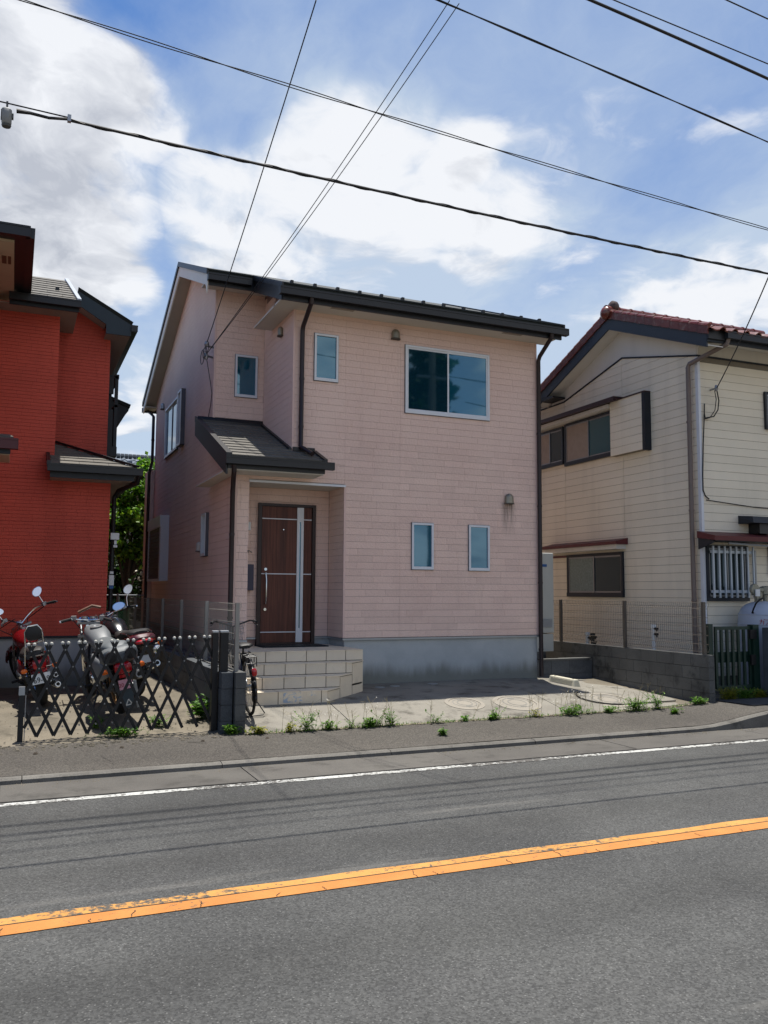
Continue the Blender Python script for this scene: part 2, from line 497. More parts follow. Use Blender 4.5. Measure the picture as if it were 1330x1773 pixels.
BARK = pbr('bark', '4a4136', 0.9, var=0.3, vs=9, bump=0.5, bs=20)
LEAF = special('tree_leaf', leaf_fn('33551a', '557d26', '8fae3c'))
LEAFD = special('dark_leaf', leaf_fn('12240f', '1c3314', '2b4718'))
WEED = special('weed_leaf', leaf_fn('3a5c1e', '56802a', '7d9a3c'))
WEEDY = special('yellow_weed_leaf', leaf_fn('4a5a1c', '8a8a2a', 'b0a040'))
DRY = pbr('dry_stalk', '8b7f5c', 0.8, var=0.2)
FLOWER = pbr('white_flower', 'd9d5c8', 0.7)
KAWARA = pbr('grey_kawara', '70777d', 0.35, var=0.15, vs=4, piece=0.12)
REARWALL = pbr('rear_house_wall', 'a7a297', 0.8, var=0.05)
MATM = pbr('door_mat', '1d2126', 0.95, var=0.4, vs=30, grain=0.4, gs=90)
BRONZE = pbr('vent_metal', '8b8577', 0.4, 0.6, var=0.15, grain=0.1)
CURTAIN = pbr('drawn_curtain', '9a8b7e', 0.85, var=0.12, vs=8)
LACE = pbr('lace_curtain', '77837f', 0.7, var=0.3, vs=25)
SHUTTER = pbr('shutter_slats', '4a5152', 0.5, var=0.06)
SOIL = special('far_ground', concrete('6b6353', '7c7463', '4b5038', 0.7, 0.2))
REDPLAST = pbr('chain_green', '2c5a45', 0.6)
ASH = pbr('patched_asphalt', '3b3b3c', 0.9, var=0.15, grain=0.3, gs=120, bump=0.4)

# ---------------------------------------------------------------- mesh helpers
ORG = {}


class MB:
    def __init__(s, T=None):
        s.v, s.f, s.T = [], [], T

    def pt(s, p):
        s.v.append(tuple(s.T(*p)) if s.T else tuple(p))
        return len(s.v) - 1

    def poly(s, pts):
        s.f.append([s.pt(p) for p in pts])

    def box(s, x0, x1, y0, y1, z0, z1):
        i = [s.pt(p) for p in ((x0, y0, z0), (x1, y0, z0), (x1, y1, z0), (x0, y1, z0),
                               (x0, y0, z1), (x1, y0, z1), (x1, y1, z1), (x0, y1, z1))]
        for q in ((3, 2, 1, 0), (4, 5, 6, 7), (0, 1, 5, 4), (1, 2, 6, 5), (2, 3, 7, 6), (3, 0, 4, 7)):
            s.f.append([i[k] for k in q])
        return s

    def hexa(s, b, t):
        """bottom ring and top ring of equal length"""
        n = len(b)
        ib = [s.pt(p) for p in b]
        it = [s.pt(p) for p in t]
        s.f.append(ib[::-1])
        s.f.append(it)
        for k in range(n):
            s.f.append([ib[k], ib[(k + 1) % n], it[(k + 1) % n], it[k]])
        return s

    def prism(s, poly, d):
        d = Vector(d)
        return s.hexa(poly, [tuple(Vector(p) + d) for p in poly])

    def bar(s, a, b, w, h=None, up=(0, 0, 1)):
        """rectangular bar from a to b"""
        h = w if h is None else h
        a, b = Vector(a), Vector(b)
        d = (b - a).normalized()
        u = Vector(up)
        if abs(d.dot(u)) > 0.98:
            u = Vector((0, 1, 0))
        sx = d.cross(u).normalized() * w / 2
        sy = sx.cross(d).normalized() * h / 2
        r = [(-1, -1), (1, -1), (1, 1), (-1, 1)]
        s.hexa([tuple(a + sx * i + sy * j) for i, j in r], [tuple(b + sx * i + sy * j) for i, j in r])
        return s

    def tube(s, pts, r, n=8, closed=False, cap=True):
        pts = [Vector(p) for p in pts]
        m = len(pts)
        rs = r if isinstance(r, (list, tuple)) else [r] * m
        rings = []
        prev = None
        for k in range(m):
            if closed:
                d = pts[(k + 1) % m] - pts[k - 1]
            else:
                d = pts[min(k + 1, m - 1)] - pts[max(k - 1, 0)]
            d.normalize()
            if prev is None:
                u = Vector((0, 0, 1)) if abs(d.z) < 0.9 else Vector((1, 0, 0))
            else:
                u = prev
            a = (u - d * u.dot(d)).normalized()
            prev = a
            b = d.cross(a)
            rings.append([s.pt(tuple(pts[k] + (a * math.cos(2 * math.pi * j / n) + b * math.sin(2 * math.pi * j / n)) * rs[k]))
                          for j in range(n)])
        for k in range(m if closed else m - 1):
            A, B = rings[k], rings[(k + 1) % m]
            for j in range(n):
                s.f.append([A[j], A[(j + 1) % n], B[(j + 1) % n], B[j]])
        if cap and not closed:
            s.f.append(rings[0][::-1])
            s.f.append(rings[-1])
        return s

    def cyl(s, a, b, r, n=12):
        return s.tube([a, b], r, n)

    def lathe(s, prof, c, axis='z', n=20, closed=False):
        """prof: (radius, along) pairs round an axis through c"""
        rings = []
        for (r, h) in prof:
            ring = []
            for j in range(n):
                a = 2 * math.pi * j / n
                x, y = r * math.cos(a), r * math.sin(a)
                p = {'z': (x, y, h), 'x': (h, x, y), 'y': (x, h, y)}[axis]
                ring.append(s.pt((c[0] + p[0], c[1] + p[1], c[2] + p[2])))
            rings.append(ring)
        m = len(rings)
        for k in range(m if closed else m - 1):
            A, B = rings[k], rings[(k + 1) % m]
            for j in range(n):
                s.f.append([A[j], A[(j + 1) % n], B[(j + 1) % n], B[j]])
        if not closed:
            if prof[0][0] > 1e-4:
                s.f.append(rings[0][::-1])
            if prof[-1][0] > 1e-4:
                s.f.append(rings[-1])
        return s

    def loft(s, secs, n=16, e=2.6, axis='y'):
        """secs: (along, centre_x, centre_z, half_w, half_h) superellipse rings"""
        rings = []
        for (y, cx, cz, hw, hh) in secs:
            ring = []
            for j in range(n):
                a = 2 * math.pi * j / n
                ca, sa = math.cos(a), math.sin(a)
                x = cx + hw * math.copysign(abs(ca) ** (2 / e), ca)
                z = cz + hh * math.copysign(abs(sa) ** (2 / e), sa)
                ring.append(s.pt((x, y, z) if axis == 'y' else (y, x, z)))
            rings.append(ring)
        for A, B in zip(rings, rings[1:]):
            for j in range(n):
                s.f.append([A[j], A[(j + 1) % n], B[(j + 1) % n], B[j]])
        s.f.append(rings[0][::-1])
        s.f.append(rings[-1])
        return s

    def build_each(s, name, mat, parent, **k):
        """one object per connected piece"""
        par = list(range(len(s.v)))

        def find(i):
            while par[i] != i:
                par[i] = par[par[i]]
                i = par[i]
            return i
        for f in s.f:
            for j in f[1:]:
                par[find(j)] = find(f[0])
        groups = {}
        for f in s.f:
            groups.setdefault(find(f[0]), []).append(f)
        out = []
        for fs in groups.values():
            mb = MB()
            mp = {}
            for f in fs:
                g = []
                for j in f:
                    if j not in mp:
                        mp[j] = len(mb.v)
                        mb.v.append(s.v[j])
                    g.append(mp[j])
                mb.f.append(g)
            out.append(mb.build(name, mat, parent, **k))
        return out

    def build(s, name, mat, parent=None, org=None, smooth=False, kind=None, bevel=0.0):
        if org is None:
            org = ORG.get(parent.name, (0, 0, 0)) if parent else (0, 0, 0)
        me = bpy.data.meshes.new(name)
        me.from_pydata([(v[0] - org[0], v[1] - org[1], v[2] - org[2]) for v in s.v], [], s.f)
        bm = bmesh.new()
        bm.from_mesh(me)
        bmesh.ops.recalc_face_normals(bm, faces=bm.faces)
        bm.to_mesh(me)
        bm.free()
        me.materials.append(mat)
        if smooth:
            me.polygons.foreach_set('use_smooth', [True] * len(me.polygons))
        o = bpy.data.objects.new(name, me)
        COL.objects.link(o)
        if parent:
            o.parent = parent
            ORG[o.name] = org
        else:
            ORG[o.name] = org
            o.location = org
        if kind:
            o['kind'] = kind
        if bevel > 0:
            md = o.modifiers.new('bevel', 'BEVEL')
            md.width = bevel
            md.segments = 2
            md.limit_method = 'ANGLE'
        if smooth:
            try:
                me.set_sharp_from_angle(angle=rad(40))
            except Exception:
                pass
        return o


def tag(o, label, cat, group=None):
    o['label'] = label
    o['category'] = cat
    if group:
        o['group'] = group
    return o


def thing(name, label, cat, loc=(0, 0, 0), group=None, rot=(0, 0, 0), local=False):
    o = bpy.data.objects.new(name, None)
    o.empty_display_size = 0.2
    COL.objects.link(o)
    o.location = loc
    o.rotation_euler = rot
    ORG[o.name] = (0, 0, 0) if local else tuple(loc)
    return tag(o, label, cat, group)


def struct(name, mb, mat, parent=None, **k):
    o = mb.build(name, mat, parent, **k)
    if parent is None:
        o['kind'] = 'structure'
    return o


UNIT = {}


def piece(name, mat, parent, centre, size, rotz=0.0, kind='box'):
    """one separate small box piece sharing a unit mesh, scaled to size"""
    key = (kind, mat.name)
    if key not in UNIT:
        me = bpy.data.meshes.new(name)
        b = 0.5
        v = [(-b, -b, -b), (b, -b, -b), (b, b, -b), (-b, b, -b), (-b, -b, b), (b, -b, b), (b, b, b), (-b, b, b)]
        f = [(3, 2, 1, 0), (4, 5, 6, 7), (0, 1, 5, 4), (1, 2, 6, 5), (2, 3, 7, 6), (3, 0, 4, 7)]
        me.from_pydata(v, [], f)
        me.materials.append(mat)
        UNIT[key] = me
    o = bpy.data.objects.new(name, UNIT[key])
    COL.objects.link(o)
    og = ORG.get(parent.name, (0, 0, 0))
    o.parent = parent
    o.location = (centre[0] - og[0], centre[1] - og[1], centre[2] - og[2])
    o.scale = size
    o.rotation_euler = (0, 0, rotz)
    return o


def text(name, body, size, mat, parent, loc, rot, sx=1.0, ext=0.0015):
    cu = bpy.data.curves.new(name, 'FONT')
    cu.body = body
    cu.size = size
    cu.extrude = ext
    cu.align_x = 'CENTER'
    cu.align_y = 'CENTER'
    cu.materials.append(mat)
    tmp = bpy.data.objects.new(name + '_src', cu)
    COL.objects.link(tmp)
    dg = bpy.context.evaluated_depsgraph_get()
    me = bpy.data.meshes.new_from_object(tmp.evaluated_get(dg))
    bpy.data.objects.remove(tmp)
    bpy.data.curves.remove(cu)
    o = bpy.data.objects.new(name, me)
    COL.objects.link(o)
    o.parent = parent
    o.location = loc
    o.rotation_euler = rot
    o.scale = (sx, 1, 1)
    return o

# ================================================================ GROUND AND ROAD


def gz(y):
    return 0.09 * max(min(y, 0.0), -3.72)


def sz(x, y):
    """top of the parking slab: nearly level by the house, ramping down to the pavement, lower along the right wall"""
    y = min(y, 0.0)
    left = 0.028 * y if y > -1.6 else -0.0448 + 0.181 * (y + 1.6)
    right = -0.112 + 0.051 * y
    k = sstep(4.9, 7.0, x)
    return left * (1 - k) + right * k


def sstep(a, b, x):
    t = min(1.0, max(0.0, (x - a) / (b - a)))
    return t * t * (3 - 2 * t)


def walk_z(x, y):
    k = sstep(5.7, 7.4, x)
    return gz(y) * (1 - k) + (-0.175 - 0.01 * (y + 3.0)) * k


def grid(name, mat, xs, ys, zf, parent=None, kind=True):
    mb = MB()
    idx = [[mb.pt((x, y, zf(x, y))) for y in ys] for x in xs]
    for i in range(len(xs) - 1):
        for j in range(len(ys) - 1):
            mb.f.append([idx[i][j], idx[i + 1][j], idx[i + 1][j + 1], idx[i][j + 1]])
    o = mb.build(name, mat, parent, smooth=True)
    if kind and parent is None:
        o['kind'] = 'structure'
    return o


def span(a, b, n):
    return [a + (b - a) * i / n for i in range(n + 1)]


RZ = -0.40
grid('ground', SOIL, [-400, -60, 60, 400], [-400, -60, 60, 400], lambda x, y: -0.52)
road = grid('road', ASPHALT, span(-70, 70, 4), [-10.9, -4.62], lambda x, y: RZ)
grid('far_pavement', WALKASPH, span(-70, 70, 4), [-14.0, -11.02], lambda x, y: RZ + 0.14)
struct('far_kerb', MB().box(-70, 70, -11.02, -10.9, -0.6, RZ + 0.14), KERB)

# orange centre line: fresh lower band and the old worn band above it, with a crack between
def strip(name, mat, x0, x1, yf0, yf1, z, n, parent):
    mb = MB()
    prev = None
    for i in range(n + 1):
        x = x0 + (x1 - x0) * i / n
        a, b = mb.pt((x, yf0(x), z)), mb.pt((x, yf1(x), z))
        if prev:
            mb.f.append([prev[0], a, b, prev[1]])
        prev = (a, b)
    return mb.build(name, mat, parent)


def jit(a, s, f):
    return lambda x: a + s * mnoise.noise(Vector((x * f, a * 13.0, 3.3)))


strip('centre_line', ORANGE, -40, 40, jit(-7.88, 0.008, 2.0), jit(-7.735, 0.006, 3.0), RZ + 0.005, 400, road)
strip('old_centre_line', YELLOW, -40, 40, jit(-7.722, 0.006, 3.0), jit(-7.615, 0.03, 1.6), RZ + 0.004, 400, road)
strip('line_crack', pbr('crack_dark', '2a2826', 0.95), -40, 40, jit(-7.735, 0.006, 3.0), jit(-7.722, 0.006, 3.0), RZ + 0.006, 400, road)
for i in range(26):                                             # cracks across the paint
    x = -4.5 + i * 0.42 + R.uniform(-.15, .15)
    mb = MB()
    y0, y1 = -7.88, -7.88 + R.choice((.06, .10, .14))
    pts, xx = [], x
    for k in range(6):
        pts.append((xx, y0 + (y1 - y0) * k / 5))
        xx += R.uniform(-.012, .016)
    for (a, b) in zip(pts, pts[1:]):
        w = R.uniform(.0015, .0035)
        mb.poly([(a[0] - w, a[1], RZ + .0075), (a[0] + w, a[1], RZ + .0075), (b[0] + w, b[1], RZ + .0075), (b[0] - w, b[1], RZ + .0075)])
    mb.build('paint_crack', MATS['crack_dark'], road)
strip('edge_line', WHITELINE, -40, 40, jit(-4.775, 0.012, 4.0), jit(-4.665, 0.02, 4.5), RZ + 0.004, 600, road)
strip('edge_crack', MATS['crack_dark'], -40, 40, jit(-4.64, 0.01, 2.0), jit(-4.615, 0.012, 3.0), RZ + 0.006, 400, road)

# concrete gutter slabs between the kerb and the asphalt
gutter = thing('road_gutter', 'strip of pale concrete gutter slabs between low kerb and road', 'gutter')
del gutter['category']
gutter['kind'] = 'structure'
x = -8.0
while x < 14:
    L = 2.4
    piece('gutter_slab', GUTCONC, gutter, (x + L / 2, -4.21, RZ - 0.048 + R.uniform(-.002, .002)), (L - 0.012, 0.80, 0.1))
    x += L
# kerb stones, rising at the right where the dropped kerb ends
kerb = thing('kerb', 'weathered low kerb', 'kerb')
del kerb['category']
kerb['kind'] = 'structure'
x = -9.0
while x < 13.0:
    L = 0.6 if 5.0 < x < 8.0 else 2.0
    g = 0.004
    mb = MB()
    n = 6
    for i in range(n):
        xa, xb = x + g + (L - 2 * g) * i / n, x + g + (L - 2 * g) * (i + 1) / n
        ring = []
        for xx in (xa, xb):
            t = max(RZ + 0.045, walk_z(xx, -3.70)) - 0.006
            wob = 0.010 * mnoise.noise(Vector((xx * 3.1, 1.0, 0)))
            ring.append([(xx, -3.76, RZ - .1), (xx, -3.76, t), (xx, -3.83, t - .003), (xx, -3.868 + wob, t - 0.020),
                         (xx, -3.88 + wob, RZ - .1)])
        mb.hexa(ring[0], ring[1])
    mb.build('kerb_stone', KERB, kerb, smooth=False)
    x += L
pavement = grid('pavement', WALKASPH, span(-9, 4, 20) + span(4.2, 9, 30)[0:] + [11, 16], span(-3.765, -2.62, 6),
                lambda x, y: walk_z(x, y) + 0.008 * mnoise.noise(Vector((x * .9, y * 1.5, 0))))
# dark patched asphalt by the neighbour's gate
grid('asphalt_patch', ASH, span(7.2, 11, 16), span(-3.42, -2.45, 6),
     lambda x, y: walk_z(x, y) + 0.012 + 0.01 * mnoise.noise(Vector((x * .9, y * 1.5, 0))))

# lot with the motorcycles and the ground beside the houses
grid('lot_ground', DIRT, span(-9, 0.03, 50), span(-2.75, 0, 16) + span(0.4, 16, 30),
     lambda x, y: gz(y) - 0.012 + (0.016 * mnoise.noise(Vector((x * 1.4, y * 1.4, 0))) + 0.008 * mnoise.noise(Vector((x * 6, y * 6, 0)))))
grid('yard_ground', DIRT, span(5.6, 22, 40), span(-2.66, 16, 40),
     lambda x, y: -0.10 + 0.055 * (y if y < 0 else 0) + 0.02 * mnoise.noise(Vector((x * 1.4, y * 1.4, 4))))

# parking slab of three cast panels with open joints
slab = thing('parking_slab', 'grey cast parking slab', 'slab')
del slab['category']
slab['kind'] = 'structure'
for (xa, xb) in ((-0.44, 1.02), (1.032, 4.40), (4.412, 6.97)):
    nx, ny = 10, 18
    mb = MB()
    xs, ys = span(xa, xb, nx), span(-2.70, 0.02, ny)
    top = [[mb.pt((x, y, sz(x, y))) for y in ys] for x in xs]
    for i in range(nx):
        for j in range(ny):
            mb.f.append([top[i][j], top[i + 1][j], top[i + 1][j + 1], top[i][j + 1]])
    for i in (0, nx):
        lo = [mb.pt((xs[i], y, -.5)) for y in ys]
        for j in range(ny):
            mb.f.append([top[i][j], top[i][j + 1], lo[j + 1], lo[j]])
    lo = [mb.pt((x, -2.70, -.5)) for x in xs]
    for i in range(nx):
        mb.f.append([top[i][0], top[i + 1][0], lo[i + 1], lo[i]])
    mb.build('slab_panel', CONC, slab)
mb = MB()
mb.hexa([(5.66, .024, -.4), (6.97, .024, -.4), (6.97, 1.2, -.4), (5.66, 1.2, -.4)], [(5.66, .024, sz(5.66, 0)), (6.97, .024, sz(6.97, 0)), (6.97, 1.2, -.08), (5.66, 1.2, -.02)])
mb.build('slab_panel', CONC, slab)


def manhole(x, y, r, label):
    z = sz(x, y)
    t = thing('manhole', label, 'manhole cover', (x, y, z), 'sewer inspection covers in the parking slab',
              rot=(math.atan((sz(x, y + .15) - sz(x, y - .15)) / .3), 0, 0), local=True)
    MB().lathe([(r, -.03), (r, .006), (r * .80, .008), (r * .80, -.03)], (0, 0, 0), 'z', 36).build('surround', MOULD, t)
    MB().lathe([(r * .79, -.03), (r * .79, .003), (r * .70, .009), (0.0, .009)], (0, 0, 0), 'z', 36).build('lid', MOULD, t)
    for q in (.62, .40):
        MB().lathe([(r * q, .0088), (r * q, .0115), (r * (q - .05), .0115), (r * (q - .05), .0088)], (0, 0, 0), 'z', 36).build('lid_ring', LID, t)
    mb = MB()
    for k in (-1, 1):
        mb.box(-.05, .05, k * r * .5 - .012, k * r * .5 + .012, .0085, .012)
    mb.build('lift_slot', LID, t)
    return t


manhole(3.02, -1.98, 0.30, 'round concrete manhole cover directly below the left one of the two small lower windows')
manhole(3.86, -2.08, 0.37, 'large round manhole cover nearest the middle joint in the concrete slab')
manhole(5.50, -2.12, 0.40, 'wide round manhole cover beside the black hose near the grey block wall')
for (x, y, lb) in ((2.33, -.42, 'small inspection lid in the shade nearest the tiled steps'),
                   (2.62, -.36, 'small inspection lid in the shade, second from the tiled steps'),
                   (3.35, -.28, 'small inspection lid in the shade, farthest from the tiled steps')):
    z = sz(x, y)
    o = MB().lathe([(.085, -.02), (.085, .004), (.07, .008), (0, .008)], (x, y, z), 'z', 20).build('inspection_lid', ALUG)
    tag(o, lb, 'drain lid', 'small lids at the foot of the pink wall')

# black hose loop lying on the slab
pts = []
for i in range(40):
    a = math.pi * (0.75 + 1.0 * i / 39)
    xx, yy = 5.62 + 0.55 * math.cos(a) * (1 + .15 * i / 39), -2.0 + 0.42 * math.sin(a)
    pts.append((xx, yy, sz(xx, yy) + 0.014))
for i in range(14):
    xx, yy = 5.62 + 0.05 + 0.075 * i, -2.40 + 0.012 * i
    pts.append((xx + .1, yy, sz(xx, yy) + 0.014))
tag(MB().tube(pts, 0.011, 6).build('hose', RUBBER, smooth=True), 'thin black hose lying in a curve on the sunny concrete', 'hose')

# ================================================================ PINK HOUSE
pink = thing('pink_house', 'two storey pink sided house with dark roof and wooden front door', 'house', (0, 0, 0))
FX1, DEP = 5.65, 8.65
ROW = 0.455 / 4
Z0, ZT = 0.757, 6.20

mb = MB()                                                    # masonry core behind the siding
mb.box(0.93, FX1 - .012, 0.765, DEP, Z0, ZT)                  # behind porch wall
mb.box(1.855, FX1 - .012, 0.012, 0.766, Z0, ZT)               # right mass
mb.box(0.932, 1.856, 0.012, 0.767, 3.27, ZT)                  # over the porch
mb.box(0.012, 0.933, 0.012, 0.768, 3.268, 3.66)
mb.box(0.012, 0.215, 0.012, 0.769, 0.62, 3.269)               # porch pier
mb.box(0.012, 0.931, 0.764, 1.84, 0.60, 3.98)
mb.box(0.012, 0.9305, 1.832, DEP, 0.60, 6.9)
pk = [(1.832, 6.2), (1.832, 7.15), (4.2, 8.1), (6.57, 7.15), (8.65, 6.32), (8.65, 6.2)]
mb.prism([(0.012, y, z) for y, z in pk], (0.9, 0, 0))
mb.prism([(FX1 - .012, y, z) for y, z in [(0.02, 6.19), (0.02, 6.42), (4.2, 8.1), (8.64, 6.34), (8.64, 6.19)]], (-0.12, 0, 0))
mb.prism([(0.931, 0.016, 6.1), (0.931, 1.84, 6.1), (0.931, 1.84, 7.24), (0.931, 0.016, 6.52)], (0.12, 0, 0))
mb.build('wall', WALLCORE, pink)

mb = MB()
mb.box(1.875, FX1 - .03, 0.03, DEP - .03, -.4, 0.722)
mb.box(0.03, 1.876, 0.78, DEP - .031, -.4, 0.7225)
mb.box(0.03, 0.20, 0.03, 0.781, -.4, 0.7215)
mb.build('foundation', FOUND, pink)
mb = MB()
for (xa, xb, yy) in ((1.845, FX1, 0.0), (0.0, 0.228, 0.0)):
    mb.box(xa - .008, xb + .008, yy - .014, yy + .03, 0.722, 0.752)
mb.box(-.014, .03, -.013, DEP, .7215, .7515)
mb.box(0.225, 0.58, .736, .79, .7225, .7525)
mb.box(1.56, 1.848, .7365, .79, .7218, .7518)
mb.box(1.831, 1.86, -.012, .737, .7212, .7512)
mb.build_each('base_flashing', ALUG, pink)
mb = MB()
mb.box(1.84, FX1 + .002, -.016, .02, 0.752, 0.760)
mb.box(-.016, .02, -.0155, DEP, .7515, .7595)
mb.build('base_painted_shadow', BLACK, pink)  # solid black strip stands in for the shadow line under the siding

TF = lambda Y0: (lambda u, v, w: (u, Y0 - w, v))             # wall facing the street
TL = lambda X0: (lambda u, v, w: (X0 - w, u, v))             # wall facing left


def rows(u0, u1, z0, z1, lens, holes=(), seed=0, row=ROW, zorg=Z0, gap=0.004, joints=()):
    """siding pieces as (ua, ub, za, zb)"""
    rr = random.Random(seed)
    out = []
    k = int(math.floor((z0 - zorg) / row + 1e-6))
    while True:
        za, zb = zorg + k * row, zorg + (k + 1) * row
        k += 1
        if za >= z1 - 0.01:
            break
        za, zb = max(za, z0), min(zb, z1)
        u = u0 - rr.uniform(0, lens[0])
        cuts = []
        while u < u1:
            cuts.append(u)
            u += rr.choice(lens)
        cuts = sorted([c for c in cuts if all(abs(c - j) > .07 for j in joints)] + list(joints))
        cuts.append(u1 + 1)
        segs = []
        for a, b in zip(cuts, cuts[1:]):
            a, b = max(a, u0), min(b, u1)
            if b - a > 0.012:
                segs.append((a, b))
        for h in holes:
            if za > h[2] - 1e-3 and zb < h[3] + 1e-3:
                ns = []
                for a, b in segs:
                    if b <= h[0] or a >= h[1]:
                        ns.append((a, b))
                    else:
                        if h[0] - a > .012:
                            ns.append((a, h[0]))
                        if b - h[1] > .012:
                            ns.append((h[1], b))
                segs = ns
        for a, b in segs:
            out.append((a + gap * .3, b - gap * .3, za + gap / 2, zb - gap / 2))
    return out


LENS = [0.24, 0.30, 0.36, 0.42, 0.455, 0.50, 0.58]
PH = 0.013
PG = 0.006
# ---- the broad street front: every siding piece its own object up to the limit
HOLES_F = [(1.285, 1.70, 5.02, 5.80), (3.085, 3.49, 1.915, 2.70), (4.195, 4.605, 1.905, 2.70), (2.95, 4.62, 4.63, 5.81)]
main = rows(1.845, FX1, Z0, ZT, LENS, HOLES_F, 3, joints=(2.86,))
main.sort(key=lambda q: q[2])
nobj = 0
rest = MB(TF(0.0))
for (a, b, c, d) in main:
    if nobj < 300:
        piece('siding_panel', PINK, pink, ((a + b) / 2, PH / 2 - 0.001 + R.uniform(-.0008, .0008), (c + d) / 2), (b - a, PH, d - c))
        nobj += 1
    else:
        rest.box(a, b, c, d, -PH, R.uniform(-.001, .0006))
for q in rows(0.928, 1.845, 3.62, ZT, LENS, [HOLES_F[0]], 4):
    rest.box(q[0], q[1], q[2], q[3], -PH, 0)
for q in rows(0.228, 1.845, 3.29, 3.62, LENS, (), 5):
    rest.box(q[0], q[1], q[2], q[3], -PH, 0)
for q in rows(0.0, 0.228, Z0, 3.62, [.13, .17, .21], (), 6):
    rest.box(q[0], q[1], q[2], q[3], -PH, 0)
rest.T = TF(0.75)
for q in rows(0.228, 1.84, Z0, 3.27, LENS, [(.60, 1.54, .6, 2.96)], 8):
    rest.box(q[0], q[1], q[2], q[3], -PH, 0)
rest.T = TF(1.82)
for q in rows(0.0, 0.92, 4.2, 7.05, LENS, [(.39, .79, 5.04, 5.79)], 9):
    rest.box(q[0], q[1], q[2], q[3], -PH, 0)
rest.T = TL(1.842)                                            # porch side, facing left
for q in rows(0.0, 0.745, Z0, 3.27, LENS, (), 10):
    rest.box(q[0], q[1], q[2], q[3], -PH, 0)
rest.T = TL(0.918)                                            # upper step back
for q in rows(0.0, 1.815, 3.62, 6.9, LENS, (), 11):
    if q[3] < 6.25 + 0.4 * (q[0] + .25) or q[2] < 6.2:
        rest.box(q[0], q[1], q[2], q[3], -PH, 0)
rest.T = TL(0.0)                                              # long left wall with the gable
for q in rows(0.0, 1.82, Z0, 4.35, LENS, (), 12):
    if q[2] < 3.55 + 0.4 * (q[0] + .3):
        rest.box(q[0], q[1], q[2], q[3], -PH, 0)
for q in rows(1.82, DEP, Z0, 8.2, LENS, [(2.0, 2.3, 2.2, 2.86), (6.3, 8.05, 1.78, 3.2), (5.36, 6.88, 4.66, 5.68)], 13):
    top = lambda y: 6.40 + 0.4 * (y + .55) if y < 4.2 else 8.30 - 0.4 * (y - 4.2)
    zt = min(top(q[0]), top(q[1])) - .06
    if q[3] < zt:
        rest.box(q[0], q[1], q[2], q[3], -PH, 0)
    elif q[2] < zt - .02:
        rest.box(q[0], q[1], q[2], zt, -PH, 0)
rest.T = lambda u, v, w: (FX1 + w, u, v)
for q in rows(0.0, DEP, Z0, ZT, [1.8, 2.4], (), 14):
    rest.box(q[0], q[1], q[2], q[3], -PH, 0)
o = rest.build('siding', PINK, pink)
o['kind'] = 'stuff'
mb = MB()                                                     # corner trims
CORN = pbr('corner_trim', 'd8b9ae', 0.7, var=0.05, grain=0.12, gs=120)
mb.box(0.915, 0.955, -.006, .03, 4.0, ZT - .01)
mb.box(-.007, .032, 1.812, 1.85, 4.5, 7.08)
mb.box(-.006, .033, -.006, .03, .762, 3.35)
mb.box(1.838, 1.87, -.0055, .03, .7625, 3.255)
mb.box(FX1 - .03, FX1 + .006, -.0062, .03, .762, ZT - .01)
mb.build_each('corner_trim', CORN, pink)

# ---- roof
rz = lambda y: 6.38 + 0.4 * (y + 0.55) if y <= 4.2 else 8.28 - 0.4 * (y - 4.2)
mb = MB()
T_ = 0.07


def slope_slab(mb, xa, xb, ya, yb, t=T_, up=0.0):
    mb.hexa([(xa, ya, rz(ya) - t + up), (xb, ya, rz(ya) - t + up), (xb, yb, rz(yb) - t + up), (xa, yb, rz(yb) - t + up)],
            [(xa, ya, rz(ya) + up), (xb, ya, rz(ya) + up), (xb, yb, rz(yb) + up), (xa, yb, rz(yb) + up)])


slope_slab(mb, 0.56, 5.86, -0.58, 1.24)
slope_slab(mb, -0.28, 5.861, 1.24, 4.2)
slope_slab(mb, -0.28, 5.861, 4.2, 9.1)
roof = mb.build('roof', SLATEG, pink)
for i in range(9):                                            # first courses of slates seen along the eave
    pass
k = 0
for (ya, xs0) in ((-0.60, 0.56), (-0.33, 0.56), (1.22, -0.28), (1.48, -0.28)):
    x = xs0
    xe = 5.86 if ya < 0 else 0.56
    while x < xe - .02:
        L = min(0.606, xe - x)
        m = MB()
        yb = ya + 0.30
        m.hexa([(x + .003, ya, rz(ya) + .001), (x + L - .003, ya, rz(ya) + .001), (x + L - .003, yb, rz(yb) + .001), (x + .003, yb, rz(yb) + .001)],
               [(x + .003, ya, rz(ya) + .022), (x + L - .003, ya, rz(ya) + .022), (x + L - .003, yb, rz(yb) + .004), (x + .003, yb, rz(yb) + .004)])
        m.build('slate', SLATEG, roof)
        x += L
mb = MB()
for i in range(13):                                           # snow guards
    x = 0.8 + i * 0.4
    mb.box(x, x + .05, -0.18, -0.12, rz(-.15), rz(-.15) + .055)
mb.build_each('snow_guard', DARKMETAL, roof)
# eave fascia, gutters, soffit
mb = MB()
mb.box(0.57, 5.85, -0.535, -0.50, 6.12, 6.34)
mb.box(-0.255, 0.58, 1.26, 1.295, 6.84, 7.06)
mb.build_each('fascia', DARKMETAL, pink)


def gutter_mb(mb, xa, xb, y, z, d=.105, h=.115):
    """box gutter running along x with lip and end caps; y is the back face"""
    mb.box(xa, xb, y - d, y, z, z + .008)
    mb.box(xa, xb, y - d - .004, y - d + .004, z - .001, z + h)
    mb.box(xa, xb, y - .006, y + .002, z + .001, z + h - .01)
    mb.box(xa, xb, y - d - .012, y - d - .003, z + h - .022, z + h + .004)
    mb.box(xa - .006, xa + .002, y - d - .008, y, z - .003, z + h + .002)
    mb.box(xb - .002, xb + .006, y - d - .008, y, z - .003, z + h + .002)
    return mb


